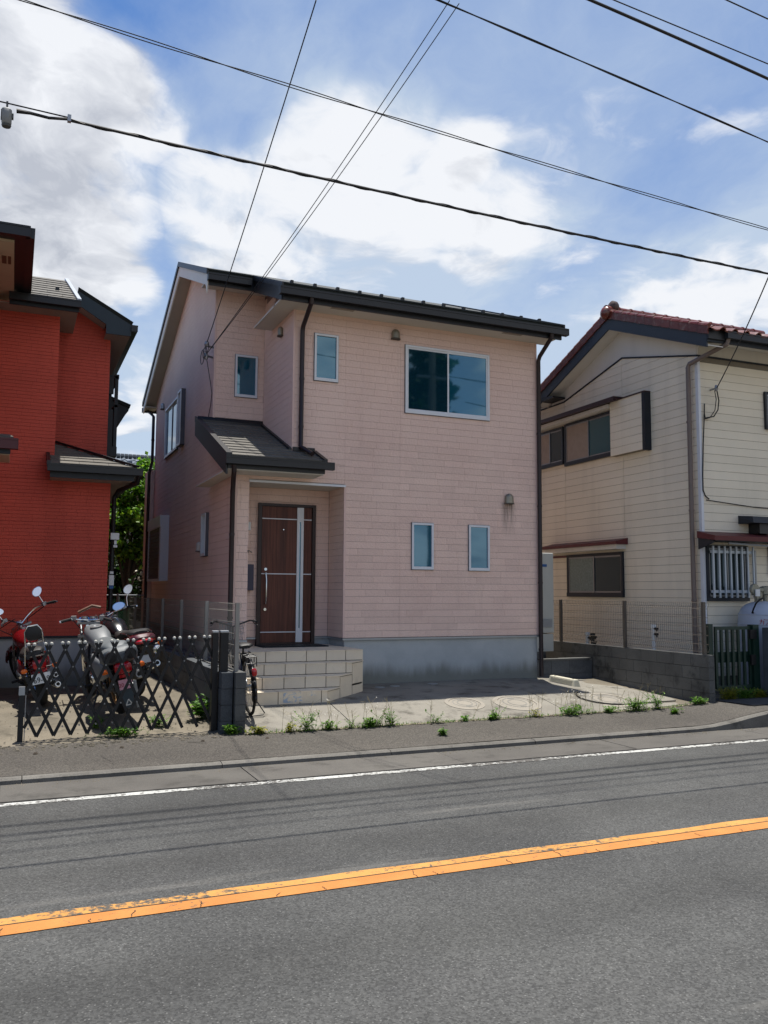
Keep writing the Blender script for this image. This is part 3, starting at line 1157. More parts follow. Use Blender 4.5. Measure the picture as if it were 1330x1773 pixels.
gutter_mb(MB(), 0.50, 5.93, -0.537, 6.185).build('gutter', DARKMETAL, pink)
gutter_mb(MB(), -0.275, 0.49, 1.258, 6.905).build('gutter', DARKMETAL, pink)
mb = MB()
mb.box(0.58, 5.84, -0.502, 0.03, 6.17, 6.20)
mb.box(-0.26, 0.93, 1.294, 1.84, 6.965, 6.99)
mb.box(0.58, 0.93, -.03, 1.30, 6.172, 6.199)
mb.build_each('soffit', SOFFIT, pink)
mb = MB()
mb.box(4.72, 5.12, -.40, -.30, 6.164, 6.172)
mb.box(1.45, 1.85, -.40, -.30, 6.164, 6.172)
mb.build_each('soffit_vent', pbr('vent_slats', '8d8478', 0.6, var=0.2, vs=60), pink)
# barge boards and sloping soffits under the verges
mb = MB()
for (xa, xb) in ((-0.272, -0.245), (5.825, 5.85)):
    y_front = 1.30 if xa < 0 else -0.50
    for (ya, yb) in ((y_front, 4.2), (4.2, 9.08)):
        mb.hexa([(xa, ya, rz(ya) - .28), (xb, ya, rz(ya) - .28), (xb, yb, rz(yb) - .28), (xa, yb, rz(yb) - .28)],
                [(xa, ya, rz(ya) - .072), (xb, ya, rz(ya) - .072), (xb, yb, rz(yb) - .072), (xa, yb, rz(yb) - .072)])
mb.prism([(-.27, 1.26, 7.02), (-.27, 1.26, 6.86), (-.27, 1.34, 6.72), (-.27, 1.42, 6.88), (-.27, 1.42, 7.0)], (.022, 0, 0))
mb.build_each('barge_board', CREAMTRIM, pink)
mb = MB()
mb.hexa([(0.555, -.50, 6.12), (0.58, -.50, 6.12), (0.58, 1.27, 6.82), (0.555, 1.27, 6.82)],
        [(0.555, -.50, 6.33), (0.58, -.50, 6.33), (0.58, 1.27, 7.03), (0.555, 1.27, 7.03)])
mb.build('notch_board', DARKMETAL, pink)
mb = MB()
for (xa, xb) in ((-0.246, 0.02), (5.63, 5.826)):
    y_front = 1.45 if xa < 0 else -0.1
    for (ya, yb) in ((y_front, 4.2), (4.2, 9.0)):
        mb.hexa([(xa, ya, rz(ya) - .24), (xb, ya, rz(ya) - .24), (xb, yb, rz(yb) - .24), (xa, yb, rz(yb) - .24)],
                [(xa, ya, rz(ya) - .20), (xb, ya, rz(ya) - .20), (xb, yb, rz(yb) - .20), (xa, yb, rz(yb) - .20)])
mb.box(-0.246, 0.02, 8.64, 9.06, 6.13, 6.16)
mb.build_each('verge_soffit', pbr('verge_board', 'a9a196', 0.7, var=0.05), pink)
mb = MB()                                                     # metal drip edge along the verges
for xa in (-0.30, 5.85):
    y_front = 1.22 if xa < 0 else -0.60
    for (ya, yb) in ((y_front, 4.2), (4.2, 9.12)):
        mb.hexa([(xa, ya, rz(ya) - .075), (xa + .035, ya, rz(ya) - .075), (xa + .035, yb, rz(yb) - .075), (xa, yb, rz(yb) - .075)],
                [(xa, ya, rz(ya) + .03), (xa + .035, ya, rz(ya) + .03), (xa + .035, yb, rz(yb) + .03), (xa, yb, rz(yb) + .03)])
mb.hexa([(0.53, -.60, rz(-.6) - .07), (0.56, -.60, rz(-.6) - .07), (0.56, 1.24, rz(1.24) - .07), (0.53, 1.24, rz(1.24) - .07)],
        [(0.53, -.60, rz(-.6) + .025), (0.56, -.60, rz(-.6) + .025), (0.56, 1.24, rz(1.24) + .025), (0.53, 1.24, rz(1.24) + .025)])
mb.build_each('verge_trim', DARKMETAL, pink)
gutter_mb(MB(lambda x, y, z: (x, 9.11 + (9.11 - y) - 9.11 + 0.11, z)), -0.28, 5.86, 0.1, 6.10).build('gutter', DARKMETAL, pink)

# ---- downpipes
def downpipe(pts, w, parent, brackets, mat=PIPEBROWN, side=(0, 1, 0), r=None):
    m = MB()
    m.tube(pts, r or w / 2, 10)
    o = m.build('downpipe', mat, parent, smooth=True)
    b = MB()
    for (x, y, z) in brackets:
        b.lathe([(w / 2 + .006, z - .018), (w / 2 + .006, z + .018)], (x, y, 0), 'z', 12)
    if brackets:
        b.build('pipe_bracket', mat, o)
    return o


downpipe([(5.60, -.59, 6.20), (5.60, -.585, 6.13), (5.66, -.10, 5.90), (5.66, -.055, 5.82), (5.655, -.055, 3.0), (5.65, -.055, 0.02)], .078, pink,
         [(5.656, -.055, 4.45), (5.655, -.055, 3.1), (5.652, -.055, 1.7), (5.65, -.055, .5)])
downpipe([(1.03, -.59, 6.20), (1.03, -.58, 6.12), (1.055, -.09, 5.88), (1.055, -.055, 5.80), (1.052, -.055, 3.88), (1.08, -.12, 3.83), (1.13, -.42, 3.70)], .078, pink,
         [(1.054, -.055, 5.0), (1.053, -.055, 4.2)])
downpipe([(-.16, -.58, 3.42), (-.16, -.57, 3.34), (-.06, -.10, 3.16), (-.052, -.052, 3.08), (-.05, -.052, 1.6), (-.05, -.052, 0.04)], .078, pink,
         [(-.051, -.052, 2.4), (-.05, -.052, 1.1)])
downpipe([(-.16, 9.0, 6.1), (-.12, 8.75, 6.0), (-.07, 8.62, 5.9), (-.07, 8.62, 4.75), (-.13, 8.66, 4.45), (-.13, 8.66, .1)], .075, pink,
         [(-.07, 8.62, 5.3), (-.13, 8.66, 3.0)])
mb = MB()
mb.box(-.12, .3, 8.66, 9.4, -.1, 4.55)                        # lower wing at the back corner
mb.build('rear_wing', PINK, pink)

# ---- porch roof
pz = lambda y: 3.58 + 0.4 * (y + 0.55)
mb = MB()


def ps(mb, xa, xb, ya, yb, lo, hi):
    mb.hexa([(xa, ya, pz(ya) + lo), (xb, ya, pz(ya) + lo), (xb, yb, pz(yb) + lo), (xa, yb, pz(yb) + lo)],
            [(xa, ya, pz(ya) + hi), (xb, ya, pz(ya) + hi), (xb, yb, pz(yb) + hi), (xa, yb, pz(yb) + hi)])


ps(mb, -.26, .915, -.0, 1.81, -.08, -.005)
ps(mb, -.26, 1.30, -.56, -.0, -.08, -.005)
porch_roof = mb.build('porch_roof', SLATE, pink)
ncourse = 13
for c in range(ncourse):
    ya = -.585 + c * 0.182
    yb = ya + 0.20
    xe = 1.30 if ya < -.15 else .91
    x = -.25 + (0.30 if c % 2 else 0.0) - .30
    while x < xe - .02:
        a, b = max(x, -.25), min(x + .60, xe)
        x += .60
        if b - a < .03:
            continue
        m = MB()
        y1 = min(yb, 1.80)
        m.hexa([(a + .002, ya, pz(ya) - .003), (b - .002, ya, pz(ya) - .003), (b - .002, y1, pz(y1) - .003), (a + .002, y1, pz(y1) - .003)],
               [(a + .002, ya, pz(ya) + .018), (b - .002, ya, pz(ya) + .018), (b - .002, y1, pz(y1) + .001), (a + .002, y1, pz(y1) + .001)])
        m.build('slate', SLATE, porch_roof)
mb = MB()
ps(mb, -.29, -.20, -.60, 1.98, -.05, .045)                    # left verge flashing
ps(mb, 1.27, 1.33, -.60, -.02, -.05, .04)
ps(mb, .87, .918, .0, 1.80, .0, .05)                          # flashing against the step back
mb.hexa([(-.27, 1.78, pz(1.78)), (.92, 1.78, pz(1.78)), (.92, 1.825, pz(1.82)), (-.27, 1.825, pz(1.82))],
        [(-.27, 1.78, pz(1.78) + .04), (.92, 1.78, pz(1.78) + .04), (.92, 1.815, pz(1.82) + .09), (-.27, 1.815, pz(1.82) + .09)])
mb.box(.93, 1.30, -.045, -.006, pz(-.02) + .005, pz(-.02) + .07)
mb.build_each('flashing', DARKMETAL, porch_roof)
mb = MB()
ps(mb, -.285, -.255, -.56, 1.97, -.30, -.055)
mb.box(-.27, 1.30, -.56, -.53, 3.37, 3.53)
mb.build('porch_fascia', DARKMETAL, porch_roof)
gutter_mb(MB(), -.30, 1.42, -.562, 3.43, .10, .11).build('porch_gutter', DARKMETAL, porch_roof)
mb = MB()
mb.box(-.255, 1.285, -.53, .0, 3.355, 3.375)
mb.box(-.256, -.014, .0, 1.9, 3.3545, 3.3745)
mb.build('porch_soffit', SOFFIT, porch_roof)
# porch ceiling
mb = MB()
mb.box(.228, 1.845, -.0, .745, 3.262, 3.30)
mb.build('porch_ceiling', SOFFIT, pink)
MB().box(.222, 1.862, -.022, .0, 3.25, 3.285).build('ceiling_trim', ALU, pink)

# ---- windows
def window(parent, T, u0, u1, v0, v1, name='window', glass=GLASS, fr=.035, frame=ALU, sliding=False, proud=.032, sill=True):
    m = MB(T)
    m.box(u0, u1, v1 - fr, v1, -.01, proud)
    m.box(u0, u1, v0, v0 + fr * 1.4, -.01, proud)
    m.box(u0, u0 + fr, v0 + fr * 1.4, v1 - fr, -.01, proud)
    m.box(u1 - fr, u1, v0 + fr * 1.4, v1 - fr, -.01, proud)
    w = m.build(name, frame, parent)
    e = .007
    m = MB(T)
    m.box(u0 - e, u1 + e, v1 - .002, v1 + e, -.012, proud - .012)
    m.box(u0 - e, u1 + e, v0 - e, v0 + .002, -.012, proud - .012)
    m.box(u0 - e, u0 + .002, v0 - e, v1 + e, -.013, proud - .013)
    m.box(u1 - .002, u1 + e, v0 - e, v1 + e, -.013, proud - .013)
    m.build('window_seal', pbr('grey_seal', '55565c', 0.7), w)
    if not sliding:
        MB(T).box(u0 + fr, u1 - fr, v0 + fr * 1.4, v1 - fr, -.008, .004).build('pane', glass, w)
    else:
        um = (u0 + u1) / 2
        m = MB(T)
        s = .03
        for (a, b, k) in ((u0 + fr, um + s / 2, .012), (um - s / 2, u1 - fr, .020)):
            m.box(a, b, v1 - fr - s, v1 - fr, -.005, k)
            m.box(a, b, v0 + fr * 1.4, v0 + fr * 1.4 + s, -.005, k)
            m.box(a, a + s, v0 + fr * 1.4 + s, v1 - fr - s, -.005, k)
            m.box(b - s, b, v0 + fr * 1.4 + s, v1 - fr - s, -.005, k)
        m.build('sash', frame, w)
        MB(T).box(u0 + fr + s, um - s / 2, v0 + fr * 1.4 + s, v1 - fr - s, -.006, .004).build('pane', GLASSD, w)
        MB(T).box(um + s / 2, u1 - fr - s, v0 + fr * 1.4 + s, v1 - fr - s, -.006, .010).build('pane', glass, w)
    return w


window(pink, TF(0), 1.28, 1.70, 5.01, 5.81)
window(pink, TF(0), 3.078, 3.492, 1.905, 2.705)
window(pink, TF(0), 4.19, 4.61, 1.90, 2.705)
window(pink, TF(0), 2.945, 4.625, 4.61, 5.815, sliding=True)
window(pink, TF(1.82), .383, .795, 5.03, 5.81)
window(pink, TL(0), 5.33, 6.92, 4.58, 5.73, sliding=True, proud=.05)
window(pink, TL(0), 4.60, 4.99, 4.56, 5.74, proud=.10)
window(pink, TL(0), 1.94, 2.31, 2.14, 2.905, proud=.07, glass=FROST)
# shuttered window low on the left wall
m = MB(TL(0))
m.box(6.20, 8.10, 2.95, 3.20, 0, .20)
m.box(6.20, 6.36, 1.74, 2.95, 0, .185)
m.box(7.98, 8.09, 1.74, 2.95, 0, .185)
m.box(6.36, 7.98, 1.74, 1.79, 0, .18)
sh = m.build('shutter_box', ALU, pink)
for i in range(15):
    z = 1.80 + i * .0765
    m = MB(TL(0))
    m.hexa([(6.362, z, .06), (7.978, z, .06), (7.978, z, .176), (6.362, z, .176)],
           [(6.362, z + .073, .06), (7.978, z + .073, .06), (7.978, z + .073, .164), (6.362, z + .073, .164)])
    m.build('shutter_slat', SHUTTER, sh)

# ---- vents
def hood(T, u, v, w=.075, h=.17, mat=BRONZE):
    m = MB(T)
    n = 18
    prof = [(w * 1.02, 0.0), (w, .02), (w, h - w)] + [(w * math.cos(a), h - w + w * math.sin(a)) for a in [math.pi / 2 * k / 6 for k in range(1, 7)]]
    rings = [[m.pt((u + r * math.cos(2 * math.pi * j / n), v + z, .035 + .75 * r * math.sin(2 * math.pi * j / n))) for j in range(n)] for r, z in prof]
    for A, B in zip(rings, rings[1:]):
        for j in range(n):
            m.f.append([A[j], A[(j + 1) % n], B[(j + 1) % n], B[j]])
    o = m.build('vent_hood', mat, pink, smooth=True)
    m = MB(T)
    rb = [(u + (w + .012) * math.cos(2 * math.pi * j / n), v - .012, .035 + .82 * (w + .01) * math.sin(2 * math.pi * j / n)) for j in range(n)]
    m.hexa(rb, [(p[0], p[1] + .016, p[2]) for p in rb])
    m.build('hood_rim', pbr('dark_rim', '4b443c', 0.6, var=0.2), o)


hood(TF(0), 2.752, 5.89)
hood(TF(0), 5.016, 3.125, .085, .18)
hood(TL(.92), .66, 5.90, .06, .16)
hood(TL(0), 7.42, 5.86, .06, .15, ALUG)
hood(TL(0), 2.62, 2.25, .06, .17, SOFFIT)

# ---- front door
m = MB(TF(.75))
m.box(.575, 1.59, 2.955, 3.0, -.02, .05)
m.box(.575, .635, .64, 2.955, -.02, .05)
m.box(1.53, 1.59, .64, 2.955, -.02, .05)
m.box(.575, 1.59, .62, .655, -.02, .045)
DOORF = pbr('door_frame', '2c1a18', 0.4, var=0.15)
m.box(.60, 1.56, .64, 2.96, -.03, .003)
door = m.build('front_door', DOORF, pink)
# the leaf: wooden boards between bright rails
for (za, zb) in ((.665, .832), (.842, 1.805), (1.815, 2.735), (2.745, 2.945)):
    for (ua, ub) in ((.645, 1.255), (1.375, 1.52)):
        MB(TF(.75)).box(ua, ub, za, zb, .004, .03).build('door_board', WOOD, door)
for z in (.837, 1.81, 2.74):
    m = MB(TF(.75))
    m.box(.645, 1.255, z - .008, z + .008, .01, .034)
    m.box(1.375, 1.52, z - .008, z + .008, .01, .034)
    m.build('door_rail', ALU, door)
m = MB(TF(.75))
m.box(1.257, 1.303, .665, 2.945, .01, .042)
m.box(1.327, 1.373, .665, 2.945, .01, .042)
m.box(1.303, 1.327, .665, .90, .011, .041)
m.box(1.303, 1.327, 2.70, 2.945, .011, .041)
m.build('door_strip', ALU, door)
MB(TF(.75)).box(1.303, 1.327, .90, 2.70, .01, .025).build('door_glass', GLASS, door)
m = MB(TF(.75))
m.tube([(.715, 1.82, .03), (.715, 1.82, .075), (.722, 1.70, .092), (.722, 1.45, .092), (.715, 1.31, .075), (.715, 1.31, .03)], .014, 8)
m.build('door_handle', CHROME, door, smooth=True)
for z in (1.885, 1.215):
    m = MB(TF(.75))
    m.cyl((.715, z, .028), (.715, z, .045), .024, 16)
    m.build('door_lock', CHROME, door, smooth=True)
MB(TF(.75)).cyl((1.02, 2.56, .028), (1.02, 2.56, .036), .01, 10).build('peephole', CHROME, door)
# porch wall fittings
m = MB(TF(.75))
m.box(.30, .45, 2.53, 2.67, 0, .05)
m.build('porch_lamp', WHITE, pink, bevel=.01)
m = MB(TF(.75))
m.box(.36, .50, 1.53, 1.96, 0, .10)
m.build('letter_box', pbr('letterbox_metal', '3b3a4b', 0.4, 0.3), pink, bevel=.006)
m = MB(TF(.75))
m.box(.33, .40, 1.97, 2.07, 0, .03)
m.build('intercom', WHITE, pink, bevel=.004)
m = MB(TF(.75))
pts = [(.33 + .012 * i + .02 * math.sin(i * 1.3), 2.17 + .025 * math.sin(i * .9), .012) for i in range(12)]
m.tube(pts, .006, 6)
m.build('wire_loop', STEEL, pink, smooth=True)
# service wire bracket on the corner
m = MB()
m.bar((0.0, 1.86, 5.90), (-.16, 1.80, 5.90), .03)
m.bar((0.0, 1.95, 5.74), (-.14, 1.88, 5.74), .03)
m.lathe([(.035, -.04), (.045, 0), (.035, .05)], (-.15, 1.78, 5.92), 'z', 10)
m.lathe([(.03, -.05), (.04, 0), (.03, .06)], (-.14, 1.86, 5.72), 'z', 10)
br = m.build('wire_bracket', STEEL, pink)
m = MB()
for k in range(3):
    pts = []
    for i in range(15):
        a = 2 * math.pi * i / 14
        pts.append((-.14 - .02 * k, 1.80 + .10 * k + .16 * math.cos(a), 5.86 - .06 * k + (.07 + .03 * k) * math.sin(a)))
    m.tube(pts, .007, 5)
m.tube([(-.12, 1.92, 5.70), (-.05, 2.05, 5.5), (-.03, 1.98, 5.3), (-.025, 1.84, 5.05), (-.02, 1.95, 4.85), (-.02, 2.15, 4.65)], .007, 5)
m.build('wire_coil', CABLE, br, smooth=True)

# ================================================================ PORCH STEPS
steps = thing('porch_steps', 'four beige tiled porch steps with angled right side', 'steps', (0, 0, 0))
TOPS = [.62, .455, .29, .122]
PX_ = [1.90, 1.61, 1.31, 1.02]
PYs = [-.75, -1.03, -1.31, -1.60]
g = .014
mb = MB()
for i in range(4):
    z = TOPS[i] - g
    prof = [(-.30, .74 if i == 0 else PYs[0]), (-.30, PYs[i] + g)]
    for j in range(i, -1, -1):
        prof.append((PX_[j] - g * 1.3, PYs[j] + g))
    if i == 0:
        prof = [(.232, .735), (.232, -.0), (-.30, -.02), (-.30, PYs[0] + g), (PX_[0] - g, PYs[0] + g), (PX_[0] - g, .02), (1.835, .02), (1.835, .735)]
        prof = prof
    else:
        prof.append((PX_[0] - .3, PYs[0] + .2))
        prof.append((-.30, PYs[0] + .2))
    mb.hexa([(p[0], p[1], -.3) for p in prof], [(p[0], p[1], z) for p in prof])
mb.build('step_core', GROUT, steps)
jw = .011
for i in range(4):
    z1 = TOPS[i]
    z0 = TOPS[i + 1] if i < 3 else sz(0, PYs[3]) - .02
    off = (0.0, .10, .20, .05)[i]
    x = -.30 - off
    # risers
    while x < PX_[i]:
        a, b = max(x, -.30), min(x + .318, PX_[i])
        x += .318
        if b - a < .03:
            continue
        m = piece('riser_tile', TILE, steps, ((a + b) / 2, PYs[i] + g / 2, (z0 + z1) / 2 + .002), (b - a - jw, g, z1 - z0 - .016))
    # treads
    yb = PYs[i - 1] if i > 0 else .0
    x = -.30 - off
    if i > 0:
        while x < PX_[i]:
            a, b = max(x, -.30), min(x + .318, PX_[i])
            x += .318
            if b - a < .03:
                continue
            last = b >= PX_[i] - .001
            if last:
                m = MB()
                d = (PX_[i - 1] - PX_[i])
                pl = [(a + jw / 2, PYs[i] - .012), (b + .004, PYs[i] - .012), (PX_[i - 1] + .004, yb - jw / 2), (a + jw / 2, yb - jw / 2)]
                m.hexa([(p[0], p[1], z1 - g + .001) for p in pl], [(p[0], p[1], z1 + .002) for p in pl])
                m.build('tread_tile', TILE, steps)
            else:
                piece('tread_tile', TILE, steps, ((a + b) / 2, (PYs[i] - .012 + yb) / 2, z1 - g / 2 + .002), (b - a - jw, yb - PYs[i] + .012 - jw, g))
    else:
        for yy in range(2):
            y0_, y1_ = (-.762, -.40) if yy == 0 else (-.40, -.02)
            x = -.30
            while x < PX_[0]:
                a, b = x, min(x + .318, PX_[0])
                x += .318
                if b - a > .03:
                    piece('floor_tile', TILE, steps, ((a + b) / 2, (y0_ + y1_) / 2, z1 - g / 2 + .002), (b - a - jw, y1_ - y0_ - jw, g))
        for yy in range(2):
            y0_, y1_ = (-.02, .36) if yy == 0 else (.36, .73)
            x = .235
            while x < 1.83:
                a, b = x, min(x + .32, 1.832)
                x += .32
                if b - a > .03:
                    piece('floor_tile', TILE, steps, ((a + b) / 2, (y0_ + y1_) / 2, z1 - g / 2 + .002), (b - a - jw, y1_ - y0_ - jw, g))
# angled right faces: tiles reach to the ground
for i in range(3, 0, -1):
    pa, pb = Vector((PX_[i], PYs[i], 0)), Vector((PX_[i - 1], PYs[i - 1], 0))
    d = (pb - pa).normalized()
    nrm = Vector((d.y, -d.x, 0))
    zt = TOPS[i]
    splits = {3: [-.07, zt], 2: [-.06, zt], 1: [-.05, .125, zt]}[i]
    for za, zb in zip(splits, splits[1:]):
        m = MB()
        a, b = pa + d * .012, pb - d * .008
        q = [tuple(a - nrm * .001), tuple(b - nrm * .001), tuple(b - nrm * .014), tuple(a - nrm * .014)]
        m.hexa([(p[0], p[1], za + .004) for p in q], [(p[0], p[1], zb - .024) for p in q])
        m.build('side_tile', TILE, steps)
for (y0_, y1_) in ((-.74, -.38), (-.37, -.032)):
    for (za, zb) in ((-.06, .122), (.128, .287), (.293, .452), (.458, .606)):
        piece('side_tile', TILE, steps, (PX_[0] - .007, (y0_ + y1_) / 2, (za + zb) / 2), (g, y1_ - y0_ - jw, zb - za))
# pale scale stains where the glaze has gone
PALE = special('glaze_loss', paint_fn('aab6c4', '9cabbb', 'ddceb6', 0.50, 0.03))
m = MB()
m.box(.36, .64, PYs[3] - .0035, PYs[3] - .001, -.03, .108)
m.box(.70, .84, PYs[3] - .0036, PYs[3] - .001, .05, .108)
m.build('worn_glaze', PALE, steps)

mt = thing('door_mat', 'dark rubber mat with woven top in front of the wooden door', 'door mat', (1.1, .28, .622))
m = MB().box(.52, 1.62, .06, .60, .623, .640)
m.build('mat', MATM, mt, bevel=.004)
m = MB()
for i in range(14):
    m.box(.57, 1.57, .10 + i * .034, .115 + i * .034, .640, .645)
m.build('ribs', BLACK, mt)

# ================================================================ RED HOUSE (left)
red = thing('red_house', 'red brick textured house with charcoal eaves left of the pink house', 'house', (-1.74, 1.5, 0))
RW, RS = 1.5, 2.4
mb = MB()
mb.box(-7.0, -1.755, RW + .012, 11.0, 0.77, 3.34)
mb.box(-7.0, -2.645, RW + .013, 11.0, 3.33, 6.06)
mb.box(-7.0, -3.19, RW + .0132, 2.0, 6.0, 6.2)
mb.box(-2.65, -1.756, RS + .012, 11.0, 3.32, 5.98)
mb.prism([(-2.65, RS + .012, 5.97), (-1.757, RS + .012, 5.97), (-1.757, RS + .012, 6.16), (-2.65, RS + .012, 6.68)], (0, 8.0, 0))
mb.box(-7.0, -3.75, -.85, RW + .02, 0.77, 6.1)
mb.build('wall', REDCORE, red)
m = MB()
m.box(-7.0, -1.775, RW + .03, 10.9, -.3, .752)
m.box(-7.0, -3.77, -.82, RW + .04, -.3, .7525)
m.build('foundation', FOUND, red)
m = MB()
m.box(-7.0, -1.742, RW - .012, RW + .03, .752, .785)
m.build('base_flashing', NAVY, red)
BR = [.17, .20, .23, .26, .30]
RROW = 0.455 / 8
mb = MB(TF(RW))
for q in rows(-3.75, -1.74, .785, 3.30, BR, (), 21, RROW, .785, .004):
    mb.box(q[0], q[1], q[2], q[3], -PH, R.uniform(-.0015, .0015))
for q in rows(-3.75, -3.2, 6.02, 6.15, BR, (), 31, RROW, .785, .004):
    mb.box(q[0], q[1], q[2], q[3], -PH, 0)
for q in rows(-3.75, -2.63, 3.30, 6.03, BR, (), 22, RROW, .785, .004):
    mb.box(q[0], q[1], q[2], q[3], -PH, R.uniform(-.0015, .0015))
mb.T = TF(RS)
for q in rows(-2.63, -1.74, 3.5, 6.6, BR, (), 23, RROW, .785, .004):
    if q[3] < 6.15 + .58 * (-1.76 - q[1]) + .1:
        mb.box(q[0], q[1], q[2], q[3], -PH, R.uniform(-.0015, .0015))
mb.T = lambda u, v, w: (-1.752 + w, u, v)
for q in rows(RW, 11.0, .785, 3.3, [.6, .9], (), 24, RROW, .785, .004):
    mb.box(q[0], q[1], q[2], q[3], -PH + .01, .012)
for q in rows(RS, 11.0, 3.3, 5.95, [.6, .9], (), 25, RROW, .785, .004):
    mb.box(q[0], q[1], q[2], q[3], -PH + .01, .0125)
mb.T = lambda u, v, w: (-2.642 + w, u, v)
for q in rows(RW, RS, 3.3, 6.0, BR, (), 26, RROW, .785, .004):
    mb.box(q[0], q[1], q[2], q[3], -PH + .01, .012)
mb.T = lambda u, v, w: (-3.752 + w, u, v)
for q in rows(-.85, RW, .785, 6.0, BR, (), 27, RROW, .785, .004):
    mb.box(q[0], q[1], q[2], q[3], -PH + .01, .012)
mb.build('brick_siding', REDWALL, red)['kind'] = 'stuff'
# panel seams every eight courses
m = MB()
for k in range(1, 12):
    z = .785 + k * .455
    if z < 3.3:
        m.box(-3.75, -1.741, RW - .0025, RW, z - .003, z + .003)
    elif z < 6.0:
        m.box(-3.75, -2.632, RW - .0025, RW, z - .003, z + .003)
        m.box(-2.628, -1.742, RS - .0025, RS, z - .003, z + .003)
m.build('panel_seam', REDCORE, red)['kind'] = 'stuff'

# pent roof with a hip at the right corner
EZ = 3.50
E0, E1 = Vector((-2.72, 1.03, EZ)), Vector((-1.39, 1.03, EZ))
HT = Vector((-2.62, 2.36, EZ + .53))
m = MB()
th_ = Vector((0, 0, .06))
top = [E0, E1, HT, Vector((-2.72, 2.36, EZ + .53))]
m.hexa([tuple(p - th_) for p in top], [tuple(p) for p in top])
top = [E1, Vector((-1.39, 9, EZ)), Vector((-1.75, 9, EZ + .15)), Vector((-1.75, 1.46, EZ + .155)), ]
m.hexa([tuple(p - th_) for p in top], [tuple(p) for p in top])
top = [Vector((-1.75, 1.46, EZ + .156)), Vector((-1.75, 2.38, EZ + .156)), Vector((-2.62, 2.38, EZ + .535))]
m.hexa([tuple(p - th_) for p in top], [tuple(p) for p in top])
pent = m.build('pent_roof', SLATE, red)
for c in range(7):                                            # slates of the front slope
    ya = 1.015 + c * .185
    yb = ya + .195
    zf = lambda y: EZ + .4 * (y - 1.03)
    xr = -1.39 - max(0, ya - 1.03) * .925
    xr2 = -1.39 - max(0, yb - 1.03) * .925
    x = -2.72 - (.22 if c % 2 else .0)
    while x < xr - .03:
        a, b = max(x, -2.72), min(x + .45, xr)
        x += .45
        if b - a < .04:
            continue
        b2 = min(b, xr2) if b >= xr - .001 or b > xr2 else b
        m = MB()
        m.hexa([(a + .002, ya, zf(ya) + .001), (b - .002, ya, zf(ya) + .001), (b2 - .002, yb, zf(yb) + .001), (a + .002, yb, zf(yb) + .001)],
               [(a + .002, ya, zf(ya) + .020), (b - .002, ya, zf(ya) + .020), (b2 - .002, yb, zf(yb) + .004), (a + .002, yb, zf(yb) + .004)])
        m.build('slate', SLATE, pent)
m = MB()
m.bar(tuple(E1 + Vector((.01, -.01, .03))), tuple(HT + Vector((.01, -.01, .035))), .10, .035)
m.build('hip_cap', DARKMETAL, pent)
m = MB()
m.hexa([(-2.755, 1.0, EZ - .06), (-2.70, 1.0, EZ - .06), (-2.70, 1.52, EZ + .15), (-2.755, 1.52, EZ + .15)],
       [(-2.755, 1.0, EZ + .04), (-2.70, 1.0, EZ + .04), (-2.70, 1.52, EZ + .25), (-2.755, 1.52, EZ + .25)])
m.build_each('verge_trim', DARKMETAL, pent)
m = MB()
m.box(-2.70, -1.42, 1.05, 1.075, 3.285, 3.46)
m.box(-1.445, -1.42, 1.08, 9.0, 3.2855, 3.4605)
m.build_each('fascia', NAVY, pent)
gutter_mb(MB(), -2.74, -1.30, 1.048, 3.375, .10, .11).build('gutter', DARKMETAL, pent)
m = MB(lambda x, y, z: (-1.42 + (1.05 - y), x, z))
gutter_mb(m, 1.06, 9.0, 1.048, 3.36, .10, .11).build('gutter', DARKMETAL, pent)
m = MB()
m.box(-2.69, -1.445, 1.076, 1.51, 3.285, 3.30)
m.box(-1.76, -1.446, 1.51, 9.0, 3.2852, 3.3002)
m.build_each('soffit', pbr('red_house_soffit', '8b8378', 0.7, var=0.05), pent)

# roof over the left bay
m = MB()
US = .56
rr_ = lambda y: 6.15 + US * (y - 1.03)
xr_ = lambda y: -2.36 - .10 * (y - 1.03)
m.hexa([(-3.3, 1.04, 6.09), (-2.37, 1.04, 6.09), (xr_(2.5) - .01, 2.5, rr_(2.5) - .06), (-3.3, 2.5, rr_(2.5) - .06)],
       [(-3.3, 1.04, 6.15), (-2.37, 1.04, 6.15), (xr_(2.5) - .01, 2.5, rr_(2.5) - .006), (-3.3, 2.5, rr_(2.5) - .006)])
ur = m.build('upper_roof', SLATE, red)
for c in range(9):
    ya = 1.03 + c * .163
    yb = ya + .175
    x = -3.3 - (.22 if c % 2 else 0)
    while x < -2.40:
        a, b = max(x, -3.3), min(x + .45, xr_(ya))
        x += .45
        m = MB()
        m.hexa([(a + .002, ya, rr_(ya) + .001), (b - .002, ya, rr_(ya) + .001), (b - .002, yb, rr_(yb) + .001), (a + .002, yb, rr_(yb) + .001)],
               [(a + .002, ya, rr_(ya) + .02), (b - .002, ya, rr_(ya) + .02), (b - .002, yb, rr_(yb) + .004), (a + .002, yb, rr_(yb) + .004)])
        m.build('slate', SLATE, ur)
m = MB()
m.hexa([(-2.40, 1.02, 6.13), (-2.34, 1.02, 6.13), (xr_(2.5) + .02, 2.5, rr_(2.5) - .02), (xr_(2.5) - .04, 2.5, rr_(2.5) - .02)],
       [(-2.40, 1.02, 6.20), (-2.34, 1.02, 6.20), (xr_(2.5) + .02, 2.5, rr_(2.5) + .05), (xr_(2.5) - .04, 2.5, rr_(2.5) + .05)])
m.build_each('verge_trim', ALUG, ur)
m = MB()
m.box(-2.72, -2.66, 1.60, 1.66, 6.46, 6.54)
m.build('snow_guard', DARKMETAL, ur)
MB().box(-3.40, -2.37, 1.06, 1.09, 5.985, 6.12).build_each('fascia', NAVY, ur)
